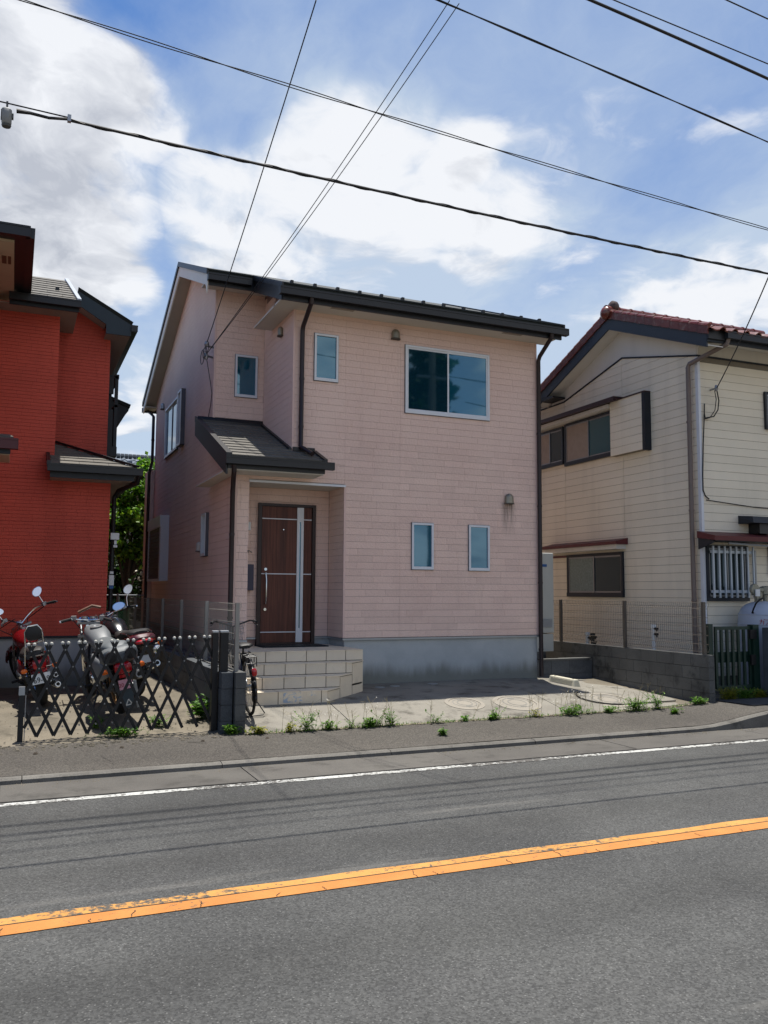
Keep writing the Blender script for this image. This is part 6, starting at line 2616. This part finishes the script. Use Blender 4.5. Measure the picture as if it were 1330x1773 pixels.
m.build('side_lettering', ALUG, fl)
exhaust(sc_, 1, .30, .36, -.42, .50, STEEL, .055)
m = MB()
m.loft([(.10, 0, .98, .07, .05), (.14, 0, .98, .085, .06)], 10, 3)
mirror(sc_, (.28, .98, 1.06), (.38, .95, 1.22), T2, .075, .046, .3)
m = MB()
m.loft([(1.12, -.06, 1.02, .04, .025), (1.15, -.06, 1.03, .07, .045), (1.21, -.06, 1.03, .07, .045), (1.25, -.06, 1.02, .04, .025)], 14, 3)
m.build('blue_cover', BLUEM, sc_, smooth=True)
m = MB(T2)
m.tube([(-.12, 1.02, 1.14), (.05, 1.05, 1.22), (.16, 1.02, 1.20)], .02, 6)
m.build('strap', BROWNL, sc_, smooth=True)
swing(sc_)
sidestand(sc_)

# --- black motorcycle with maroon tail
bk_ = thing('motorcycle', 'black motorcycle with maroon tail and black seat, rightmost beside the block wall', 'motorcycle', (-1.45, -.35, .0),
            'motorcycles parked in the lot', rot=(rad(2), rad(-9), rad(10)), local=True)
bk_.scale = (1.06, 1.06, 1.06)
wheel(bk_, (0, 0, .31), .31, .14, name='rear_wheel', rim=STEEL)
frame(bk_)
engine(bk_, .66, BLACK, False)
T3 = steer(rad(18))
front_end(bk_, T3, .31, [(.12, 1.05, 1.06), (.26, .98, 1.08), (.37, .88, 1.06)], .10, .07, DARKP, 1.42)
m = MB()
m.loft([(.40, 0, .80, .07, .05), (.50, 0, .84, .13, .10), (.70, 0, .90, .16, .12), (.90, 0, .93, .15, .11), (1.02, 0, .93, .08, .06)], 18, 2.5)
m.build('fuel_tank', DARKP, bk_, smooth=True)
m = MB()
m.loft([(-.46, 0, .90, .09, .03), (-.38, 0, .90, .16, .05), (-.10, 0, .86, .17, .06), (.18, 0, .80, .15, .06), (.40, 0, .82, .10, .05)], 16, 2.8)
m.build('seat', SEATM, bk_, smooth=True)
m = MB()
m.loft([(-.58, 0, .83, .10, .03), (-.54, 0, .83, .17, .065), (-.40, 0, .82, .18, .075), (-.10, 0, .78, .16, .06), (.1, 0, .74, .10, .04)], 18, 3)
m.build('tail_cowl', MAROON, bk_, smooth=True)
m = MB()
m.loft([(-.61, 0, .80, .08, .018), (-.59, 0, .80, .12, .03), (-.54, 0, .80, .11, .03)], 14, 3)
m.build('tail_light', REDLENS, bk_, smooth=True)
for s in (-1, 1):
    indicator(bk_, (s * .07, -.54, .74), s * .11)
    m = MB()
    m.tube([(s * .12, -.50, .86), (s * .17, -.40, .90), (s * .17, -.15, .90), (s * .14, -.02, .84)], .010, 6)
    m.build('grab_rail', CHROME, bk_, smooth=True)
fender(bk_, (0, 0, .31), .335, .17, rad(60), rad(185), BLACK, name='rear_fender')
number_plate(bk_, -.50, .56, rad(20), STEEL, .16, .10)
exhaust(bk_, 1, .30, .30, -.40, .46, CHROME, .05)
m = MB()
m.lathe([(.045, 0), (.06, .01), (.06, .03), (.045, .04)], (.26, -.28, .62), 'y', 14)
m.build('helmet_holder', CHROME, bk_, smooth=True)
mirror(bk_, (.28, .95, 1.09), (.36, .96, 1.32), T3, .085, .052, .45)
swing(bk_)
sidestand(bk_)

# ================================================================ BICYCLE
by = thing('bicycle', 'dark bicycle with red rear reflector leaning behind the end of the block wall', 'bicycle', (-.20, -1.95, sz(-.2, -1.95) - .01),
           rot=(rad(4), rad(-5), rad(-3)), local=True)
by.scale = (1.09, 1.09, 1.09)


def bwheel(c, name, T=None):
    m = MB(T)
    m.cyl((-.05, c[1], c[2]), (.05, c[1], c[2]), .022, 10)
    o = m.build(name, STEEL, by, smooth=True)
    m = MB(T)
    m.lathe([(.335 + .018 * math.cos(2 * math.pi * k / 8), .018 * math.sin(2 * math.pi * k / 8)) for k in range(8)], c, 'x', 36, closed=True)
    m.build('tyre', RUBBER, o, smooth=True)
    m = MB(T)
    m.lathe([(.318, -.012), (.308, 0), (.318, .012), (.322, 0)], c, 'x', 30, closed=True)
    m.build('rim', CHROME, o, smooth=True)
    m = MB(T)
    for k in range(28):
        a = 2 * math.pi * k / 28
        s = .03 if k % 2 else -.03
        m.cyl((s, c[1] + .02 * math.cos(a + .6), c[2] + .02 * math.sin(a + .6)), (0, c[1] + .31 * math.cos(a), c[2] + .31 * math.sin(a)), .0016, 3)
    m.build('spokes', STEEL, o)
    return o


BT = steer(rad(-8), (0, .92, .78), rad(20))
bwheel((0, 0, .35), 'rear_wheel')
bwheel((0, 1.08, .35), 'front_wheel', BT)
m = MB()
m.tube([(0, .42, .28), (0, .24, .72)], .016, 8)
m.tube([(0, .42, .28), (0, .90, .72)], .017, 8)
m.tube([(0, .36, .42), (0, .88, .80)], .016, 8)
for s in (-1, 1):
    m.tube([(s * .03, .42, .28), (s * .06, 0, .35)], .010, 6)
    m.tube([(s * .03, .26, .70), (s * .06, 0, .35)], .009, 6)
BFR = pbr('bicycle_paint', '1d1f2b', 0.3, 0.1, var=0.1)
m.build('frame', BFR, by, smooth=True)
m = MB()
m.tube([(0, .25, .70), (0, .215, .80)], .013, 8)
m.loft([(.05, 0, .82, .06, .02), (.09, 0, .83, .10, .03), (.20, 0, .83, .07, .03), (.30, 0, .83, .025, .02)], 14, 2.6)
m.build('saddle', SEATM, by, smooth=True)
m = MB()
for s in (-1, 1):
    m.tube([(s * .06, .22, .74), (s * .06, -.26, .74)], .006, 6)
    m.tube([(s * .06, 0, .36), (s * .06, -.14, .74)], .006, 6)
m.tube([(-.06, -.26, .74), (.06, -.26, .74)], .006, 6)
for y in (.1, -.05, -.18):
    m.tube([(-.06, y, .74), (.06, y, .74)], .005, 6)
m.tube([(-.06, -.24, .66), (.06, -.24, .66)], .005, 6)
m.tube([(.06, -.26, .74), (.06, -.25, .62)], .006, 6)
m.build('carrier', BLACK, by, smooth=True)
fender(by, (0, 0, .35), .365, .055, rad(20), rad(200), BLACK, name='mudguard', th=.002)
m = MB()
m.loft([(-.41, 0, .58, .02, .03), (-.40, 0, .58, .03, .045), (-.375, 0, .58, .03, .045)], 12, 3)
m.build('reflector', REDLENS, by, smooth=True)
m = MB()
m.tube([(.05, .0, .33), (.06, -.04, .20), (.16, -.10, .02), (.13, -.14, .012), (-.12, -.14, .012), (-.06, -.04, .2), (-.05, 0, .33)], .007, 6)
m.build('kick_stand', BLACK, by, smooth=True)
m = MB()
m.lathe([(.09, -.004), (.09, .004)], (.05, .42, .28), 'x', 24)
m.tube([(.05, .42, .28), (.09, .42, .28), (.09, .36, .12), (.14, .36, .12)], .009, 6)
m.tube([(-.05, .42, .28), (-.09, .42, .28), (-.09, .48, .44), (-.14, .48, .44)], .009, 6)
m.build('crank', STEEL, by, smooth=True)
m = MB()
m.box(-.135, -.06, .45, .51, .43, .45)
m.box(.10, .17, .33, .39, .11, .13)
m.build('pedal', BLACK, by)
m = MB(BT)
m.tube([(0, .92, .74), (0, .86, .98)], .014, 8)
m.tube([(0, 1.08, .35), (.045, 1.04, .62), (0, .97, .72)], .009, 6)
m.tube([(0, 1.08, .35), (-.045, 1.04, .62), (0, .97, .72)], .009, 6)
m.tube([(0, .86, .98), (.12, .88, 1.02), (.22, .82, 1.06), (.27, .66, 1.07)], .011, 8)
m.tube([(0, .86, .98), (-.12, .88, 1.02), (-.22, .82, 1.06), (-.27, .66, 1.07)], .011, 8)
m.build('handlebar', BLACK, by, smooth=True)
for s in (-1, 1):
    m = MB(BT)
    m.tube([(s * .262, .70, 1.07), (s * .285, .56, 1.07)], .017, 8)
    m.build('grip', RUBBER, by, smooth=True)
    m = MB(BT)
    m.tube([(s * .25, .74, 1.06), (s * .27, .66, 1.03), (s * .30, .58, 1.03)], .006, 5)
    m.build('brake_lever', CHROME, by, smooth=True)
m = MB(BT)                                                     # wire basket in front
for i in range(9):
    x = -.16 + i * .04
    m.tube([(x, 1.02, 1.0), (x * .85, 1.04, .78), (x * .85, 1.24, .78), (x, 1.28, 1.0)], .003, 4)
for z, k in ((1.0, 1), (.93, .96), (.86, .92), (.79, .86)):
    m.tube([(-.16 * k, 1.02, z), (.16 * k, 1.02, z), (.16 * k, 1.27, z), (-.16 * k, 1.27, z)], .003, 4, closed=True)
m.build('basket', STEEL, by)

# ================================================================ WHEEL STOP
ws = thing('wheel_stop', 'pale ribbed concrete wheel stop lying near the brown corner downpipe', 'wheel stop', (5.72, -.64, sz(5.72, -.64)), rot=(0, rad(2), rad(-86)), local=True)
m = MB()
m.hexa([(-.36, -.08, -.02), (.36, -.08, -.02), (.36, .08, -.02), (-.36, .08, -.02)],
       [(-.33, -.045, .115), (.33, -.045, .115), (.33, .045, .115), (-.33, .045, .115)])
m.build('stop_body', STOPM, ws, bevel=.012)
for s in (-1, 1):
    for k in range(4):
        z = .02 + k * .02
        yv = .075 - .03 * (z + .02) / .125 + .002
        m = MB()
        m.box(-.29, .29, s * yv - .004, s * yv + .004, z, z + .010)
        m.build('rib', STOPM, ws)
for x in (-.24, .24):
    m = MB()
    m.cyl((x, 0, .113), (x, 0, .1165), .022, 12)
    m.build('bolt_hole', BLACK, ws)

# ================================================================ WEEDS
def weed(name, label, x, y, z, n, h, spread, mat, seed, flowers=0, tall=0, broad=1.0, group='weeds along the slab edge'):
    rr = random.Random(seed)
    t = thing(name, label, 'weed', (x, y, z), group)
    m = MB()
    for i in range(n):
        a = rr.uniform(0, 2 * math.pi)
        r0 = abs(rr.gauss(0, spread * .5))
        bx, byy = x + r0 * math.cos(a), y + r0 * math.sin(a) * .35
        hh = h * rr.uniform(.35, 1.0)
        lx, ly = rr.gauss(0, .45) * hh, rr.gauss(0, .45) * hh
        m.tube([(bx, byy, z - .01), (bx + lx * .4, byy + ly * .4, z + hh * .6), (bx + lx, byy + ly, z + hh)], .002, 3, cap=False)
        for k in range(rr.randint(5, 9)):
            tt = rr.uniform(.15, 1.0)
            p = Vector((bx + lx * tt, byy + ly * tt, z + hh * tt))
            d = Vector((rr.gauss(0, 1), rr.gauss(0, 1), rr.uniform(-.1, .9))).normalized()
            L = rr.uniform(.025, .055) * broad
            u = d.cross(Vector((0, 0, 1)))
            if u.length < .1:
                continue
            u = u.normalized() * L * .28
            m.poly([tuple(p), tuple(p + d * L * .5 + u), tuple(p + d * L - Vector((0, 0, L * .15))), tuple(p + d * L * .5 - u)])
    m.build('leaves', mat, t)
    if tall:
        m = MB()
        f = MB()
        for i in range(tall):
            bx = x + rr.uniform(-spread, spread)
            hh = rr.uniform(.20, .40)
            lx, ly = rr.gauss(0, .07), rr.gauss(0, .05)
            m.tube([(bx, y, z), (bx + lx * .5, y + ly * .5, z + hh * .55), (bx + lx, y + ly, z + hh)], .0022, 3)
            for k in range(5):
                tt = rr.uniform(.5, .95)
                p = Vector((bx + lx * tt, y + ly * tt, z + hh * tt))
                q = p + Vector((rr.gauss(0, .05), rr.gauss(0, .03), rr.uniform(.02, .07)))
                m.tube([p, q], .0014, 3)
                if flowers and rr.random() < .4:
                    f.lathe([(.0, -.006), (.008, 0), (.0, .006)], tuple(q), 'z', 6)
        m.build('stalks', DRY, t)
        if f.v:
            f.build('flower_heads', FLOWER, t)
    return t


EY = -2.735
W_ = [('yellowish low weeds at the foot of the smooth block wall end', .0 - .30, EY, 34, .10, .16, WEEDY, 0, 0),
      ('wilted weeds with dry leaves in front of the lowest tiled step', .12, EY, 22, .12, .12, WEEDY, 0, 2),
      ('bushy upright green weed in front of the lowest tiled step', .33, EY, 26, .26, .09, WEED, 0, 2),
      ('low green weeds with tall dry stalks beside the bushy upright weed', .62, EY, 40, .11, .16, WEED, 1, 5),
      ('thin reddish weed sprig at the slab edge beside the left slab joint', .92, EY, 7, .17, .05, WEED, 0, 3),
      ('dense low green weed mat at the slab edge below the angled steps', 1.22, EY, 60, .13, .16, WEED, 1, 6),
      ('leafy bright weed at the right end of the dense weed mat', 1.50, EY, 26, .22, .08, WEED, 0, 3),
      ('pair of small sprigs at the slab edge in front of the left manhole', 2.15, EY, 9, .15, .07, WEED, 0, 2),
      ('small weeds with a tall tip at the slab edge in front of the manhole covers', 3.10, EY, 14, .17, .10, WEED, 0, 2),
      ('low weeds at the slab edge below the large manhole cover', 3.02, EY - .02, 20, .08, .12, WEED, 0, 0),
      ('long row of feathery weeds in front of the hose loop', 4.40, EY, 60, .16, .34, WEED, 1, 12),
      ('tall leafy weed clump at the sunny end of the slab edge', 5.55, EY, 60, .20, .26, WEED, 0, 8),
      ('tallest pale green weed beside the leafy weed clump', 5.95, EY, 26, .30, .08, WEED, 0, 2)]
for i, (lb, x, y, n, h, sp, mt_, fl_, ta) in enumerate(W_):
    weed('weed', lb, x, y, gz(y) + .004, n, h, sp, mt_, 100 + i, fl_, ta)
weed('weed', 'sparse low weeds at the slab edge left of the manhole covers, third gap along', 2.62, EY, gz(EY) + .004, 12, .09, .12, WEED, 151, 0, 1)
weed('weed', 'dry pale stalks with few leaves just left of the feathery weed row', 3.75, EY, gz(EY) + .004, 10, .12, .12, WEEDY, 152, 0, 5)
weed('weed', 'low ragged greenery joining the feathery row to the leafy clump', 5.05, EY, gz(EY) + .004, 34, .10, .2, WEED, 153, 0, 4)
weed('weed', 'small round weed tuft growing out of the pavement asphalt', 6.0, -3.05, walk_z(6.0, -3.05), 40, .08, .08, WEED, 131, broad=.9)
weed('weed', 'spreading weed at the foot of the stained wall end', 6.75, EY - .03, walk_z(6.75, EY) + .01, 50, .11, .15, WEED, 132)
weed('weed', 'lone weed tuft in the pavement in front of the pink wall', 1.95, -3.35, walk_z(1.95, -3.35), 22, .10, .05, WEED, 133)
weed('weed', 'yellow green weeds at the foot of the green gate, left side', 7.50, -2.62, -.19, 90, .22, .16, WEEDY, 134)
weed('weed', 'dark green grass tuft in the middle under the green gate', 7.82, -2.64, -.19, 90, .20, .18, WEED, 135)
weed('weed', 'yellow green weeds at the foot of the mossy pillar', 8.15, -2.66, -.19, 80, .18, .14, WEEDY, 136)
weed('weed', 'broad leaved weed at the foot of the dark split faced wall', -.80, -1.75, gz(-1.75), 30, .30, .12, WEED, 137, broad=2.4)
weed('weed', 'green weeds at the foot of the right gate post', -.62, -2.66, gz(-2.66), 60, .12, .12, WEED, 138)
weed('weed', 'low grass under the middle of the folding gate', -1.9, -2.42, gz(-2.42), 90, .09, .28, WEED, 139)
weed('weed', 'small weeds behind the folding gate left of the silver motorcycle', -2.15, -1.95, gz(-1.95), 40, .14, .10, WEED, 140)
weed('weed', 'small weeds behind the folding gate right of the silver motorcycle', -1.42, -2.05, gz(-2.05), 40, .14, .12, WEED, 141)

# continuous fringe of moss, blades and litter in the seam between slab and pavement
mb = MB()
rr = random.Random(21)
for i in range(2600):
    x = rr.uniform(-.42, 6.95)
    dens_ = .5 + .5 * mnoise.noise(Vector((x * 2.3, 4.0, 0))) + .4 * mnoise.noise(Vector((x * 9, 1.0, 0)))
    if rr.random() > dens_ * .9:
        continue
    y = -2.72 + rr.gauss(0, .022)
    z = walk_z(x, y) + .002
    h = rr.uniform(.012, .05) * (1.6 if rr.random() < .08 else 1)
    a = rr.uniform(0, 6.28)
    w = rr.uniform(.003, .007)
    lx, ly = rr.gauss(0, .5) * h, rr.gauss(0, .5) * h
    mb.poly([(x - w * math.cos(a), y - w * math.sin(a), z), (x + w * math.cos(a), y + w * math.sin(a), z), (x + lx, y + ly, z + h)])
o = mb.build('seam_grass', WEED)
o['kind'] = 'stuff'
mb = MB()
for i in range(700):
    x = rr.uniform(-.42, 6.9)
    y = -2.72 + rr.gauss(0, .03)
    z = walk_z(x, y) + .003
    s = rr.uniform(.006, .022)
    a = rr.uniform(0, 6.28)
    mb.poly([(x + s * math.cos(a + k) * (1 if k % 2 else .5), y + s * math.sin(a + k) * (1 if k % 2 else .5), z + rr.uniform(0, .008)) for k in (0, 1.57, 3.14, 4.71)])
o = mb.build('litter', BARK)
o['kind'] = 'stuff'
prev = None
mb = MB()
for i in range(150):                                          # earth filled seam
    x = -.44 + 7.42 * i / 149
    y0 = -2.70 - .045 - .03 * abs(mnoise.noise(Vector((x * 3, 0, 7))))
    cur = (mb.pt((x, y0, walk_z(x, y0) + .006)), mb.pt((x, -2.685, walk_z(x, -2.685) + .006)))
    if prev:
        mb.f.append([prev[0], cur[0], cur[1], prev[1]])
    prev = cur
o = mb.build('earth_seam', SOIL)
o['kind'] = 'structure'
mb = MB()
for i in range(900):                                          # grit washed against the kerb
    x = rr.uniform(-4.5, 9)
    y = -3.89 - abs(rr.gauss(0, .08))
    s = rr.uniform(.003, .011)
    k = 5
    z = RZ + .0015
    ring = [(x + s * math.cos(1.256 * j), y + s * math.sin(1.256 * j), z) for j in range(k)]
    mb.hexa(ring, [(x + (q[0] - x) * .5, y + (q[1] - y) * .5, z + s * .6) for q in ring])
o = mb.build('gutter_grit', DIRT)
o['kind'] = 'stuff'

mb = MB()
for (x, y, dx, dy) in ((2.05, -2.80, .22, -.10), (3.35, -2.85, .16, -.07), (1.0, -2.82, .14, -.10), (6.6, -2.85, .3, -.06), (-1.2, -2.9, .2, -.12), (4.9, -2.95, .2, -.3), (2.6, -3.3, .05, -.3), (-2.2, -3.2, .1, -.4)):
    n = 7
    pts = [(x + dx * k / n + rr.uniform(-.012, .012), y + dy * k / n + rr.uniform(-.012, .012)) for k in range(n + 1)]
    for (a, b) in zip(pts, pts[1:]):
        w = rr.uniform(.004, .010)
        mb.poly([(a[0], a[1] - w, walk_z(*a) + .012), (b[0], b[1] - w, walk_z(*b) + .012), (b[0], b[1] + w, walk_z(*b) + .012), (a[0], a[1] + w, walk_z(*a) + .012)])
mb.build('pavement_crack', MATS['crack_dark'], pavement)['kind'] = 'stuff'

# loose stones and a cracked edge along the lot
m = MB()
rr = random.Random(9)
for i in range(420):
    x = rr.uniform(-3.9, -.75)
    y = rr.gauss(-2.72, .07) if rr.random() < .55 else rr.uniform(-2.7, -.2)
    s = rr.uniform(.008, .03) if y < -2.5 else rr.uniform(.005, .014)
    z = gz(y) - .004
    k = rr.randint(5, 7)
    ring = [(x + s * rr.uniform(.7, 1.2) * math.cos(2 * math.pi * j / k), y + s * rr.uniform(.6, 1.1) * math.sin(2 * math.pi * j / k), z) for j in range(k)]
    m.hexa(ring, [(x + (p[0] - x) * .6, y + (p[1] - y) * .6, z + s * .7) for p in ring])
o = m.build('gravel', DIRT)
o['kind'] = 'stuff'
m = MB()
for (x, y) in ((-2.86, -3.0), (-1.95, -2.98), (-1.02, -2.92), (-.25, -2.98)):
    s = .022
    ring = [(x + s * math.cos(j) * 1.3, y + s * math.sin(j), gz(y) + .002) for j in range(6)]
    m.hexa(ring, [(x + (p[0] - x) * .5, y + (p[1] - y) * .5, gz(y) + .022) for p in ring])
o = m.build('clods', BARK)
o['kind'] = 'stuff'

# ================================================================ OVERHEAD CABLES
def cable(name, label, Y, coef, x0, x1, r, group='cables strung along the street', wrap=0, twin=0.0, n=70):
    f = lambda x: sum(c * x ** k for k, c in enumerate(reversed(coef)))
    pts = [(x0 + (x1 - x0) * i / n, Y, 0) for i in range(n + 1)]
    pts = [(p[0], Y, f(p[0])) for p in pts]
    t = thing(name, label, 'cable', (0, Y, f(0)), group)
    m = MB()
    if twin:
        N = 400
        for ph in (0, math.pi):
            q = []
            for i in range(N + 1):
                x = x0 + (x1 - x0) * i / N
                a = x * 1.9 + ph
                q.append((x, Y + twin * math.cos(a), f(x) + twin * math.sin(a)))
            m.tube(q, r, 5)
    else:
        m.tube(pts, r, 8)
    m.build('wire', CABLE, t, smooth=True)
    if wrap:
        m = MB()
        N = int((x1 - x0) * wrap * 10)
        q = []
        for i in range(N + 1):
            x = x0 + (x1 - x0) * i / N
            a = 2 * math.pi * wrap * x
            q.append((x, Y + (r + .002) * math.cos(a), f(x) + (r + .004) * math.sin(a)))
        m.tube(q, .0038, 4)
        m.build('lashing_wire', CABLE, t, smooth=True)
    return t


tcab = cable('cable', 'thick wrapped black cable crossing just above the pink house roof', -5.59, [.002, -.015, 5.556], -2.89, 22, .0135, wrap=1.6)
m = MB()                                                       # thin messenger wire and clamp, tail of the thick cable into the closure
m.tube([(-22, -5.59, 6.10), (-3.44, -5.59, 5.653), (-2.886, -5.59, 5.639)], .007, 6)
m.build('messenger_wire', CABLE, tcab, smooth=True)
m = MB()
m.tube([(-2.886, -5.59, 5.625), (-3.05, -5.59, 5.598), (-3.20, -5.59, 5.606), (-3.31, -5.59, 5.60)], [.013, .013, .014, .02], 8)
m.build('cable_tail', CABLE, tcab, smooth=True)
m = MB()
m.box(-2.90, -2.87, -5.61, -5.57, 5.60, 5.66)
m.build('clamp', ALUG, tcab)
cl = thing('cable_closure', 'grey cable junction closure hanging from the messenger wire at far left', 'junction box', (-3.385, -5.59, 5.56))
m = MB()
m.loft([(5.462, -3.383, -5.59, .030, .03), (5.475, -3.383, -5.59, .040, .04), (5.585, -3.385, -5.59, .042, .042), (5.60, -3.386, -5.59, .03, .03)], 14, 3.2, 'y')
m.v = [(x, z_, y_) for (x, y_, z_) in m.v]
m.build('closure_body', pbr('closure_grey', '7c7f80', 0.6, var=0.15), cl, smooth=True)
m = MB()
m.box(-3.392, -3.376, -5.60, -5.58, 5.59, 5.665)
m.box(-3.43, -3.42, -5.61, -5.57, 5.50, 5.58)
m.box(-3.345, -3.33, -5.61, -5.57, 5.52, 5.56)
m.lathe([(.035, 5.44), (.04, 5.455), (.03, 5.462)], (-3.383, -5.59, 0), 'z', 12)
m.build('closure_clamp', pbr('closure_rubber', '4c4f50', 0.7), cl)
cable('cable', 'twisted pair cable above the thick wrapped cable, crossing the white clouds', -4.66, [.002, -.063, 7.001], -22, 22, .006, twin=.014)
cable('cable', 'thin dark cable descending from top centre to the right edge', -4.1, [-.001, -.103, 9.2], -14, 18, .009, twin=.007)
cable('cable', 'thickest smooth cable in the top right corner', -3.6, [-.003, -.055, 10.489], -14, 18, .022)
cable('cable', 'thin single wire above the thickest cable in top right corner', -3.9, [-.061, 10.325], -14, 18, .009)
cable('cable', 'topmost wire cutting the extreme top right corner', -4.3, [-.074, 10.766], -14, 18, .010)


def drop(label, a, b, r, sag, twin=0):
    t = thing('service_drop', label, 'wire', b, 'service drop wires to the houses')
    a, b = Vector(a), Vector(b)
    m = MB()
    for k in range(2 if twin else 1):
        q = []
        for i in range(31):
            s = i / 30
            p = a.lerp(b, s)
            p.z -= sag * 4 * s * (1 - s)
            p.x += k * twin * (1 - s)
            q.append(tuple(p))
        m.tube(q, r, 6)
    m.build('wire', CABLE, t, smooth=True)


drop('steeper single service wire dropping to the left corner of the pink house', (-.10, -4.0, 8.635), (-.15, 1.78, 5.95), .008, .05)
drop('paired thin service wires slanting down over the pink house roof notch', (1.72, -4.0, 9.17), (-.14, 1.86, 5.76), .006, .10, .14)
drop('service wire dropping to the corner bracket of the cream house', (6.62, -4.5, 6.06), (8.28, -1.79, 5.19), .009, .05)

# ================================================================ ACROSS THE STREET (seen mirrored in the window panes)
po = thing('utility_pole', 'concrete utility pole across the street mirrored in the small window', 'utility pole', (10.8, -14.6, -.3))
m = MB()
m.tube([(10.8, -14.6, -.4), (10.8, -14.6, 11.5)], [.19, .13], 16)
m.build('pole', CONC, po, smooth=True)
m = MB()
m.box(9.9, 11.7, -14.66, -14.54, 10.4, 10.5)
m.box(10.2, 11.4, -14.66, -14.54, 9.4, 9.48)
m.build('crossarm', STEEL, po)
tree('conifer', 'dark tall conifer across the street mirrored in the big upper window', 14.6, -22.5, -.3, 15.5,
     [(14.6, -22.5, 7.5 + k * 1.1, 1.7 - k * .17) for k in range(8)], 3000, .5, LEAFD, 77)
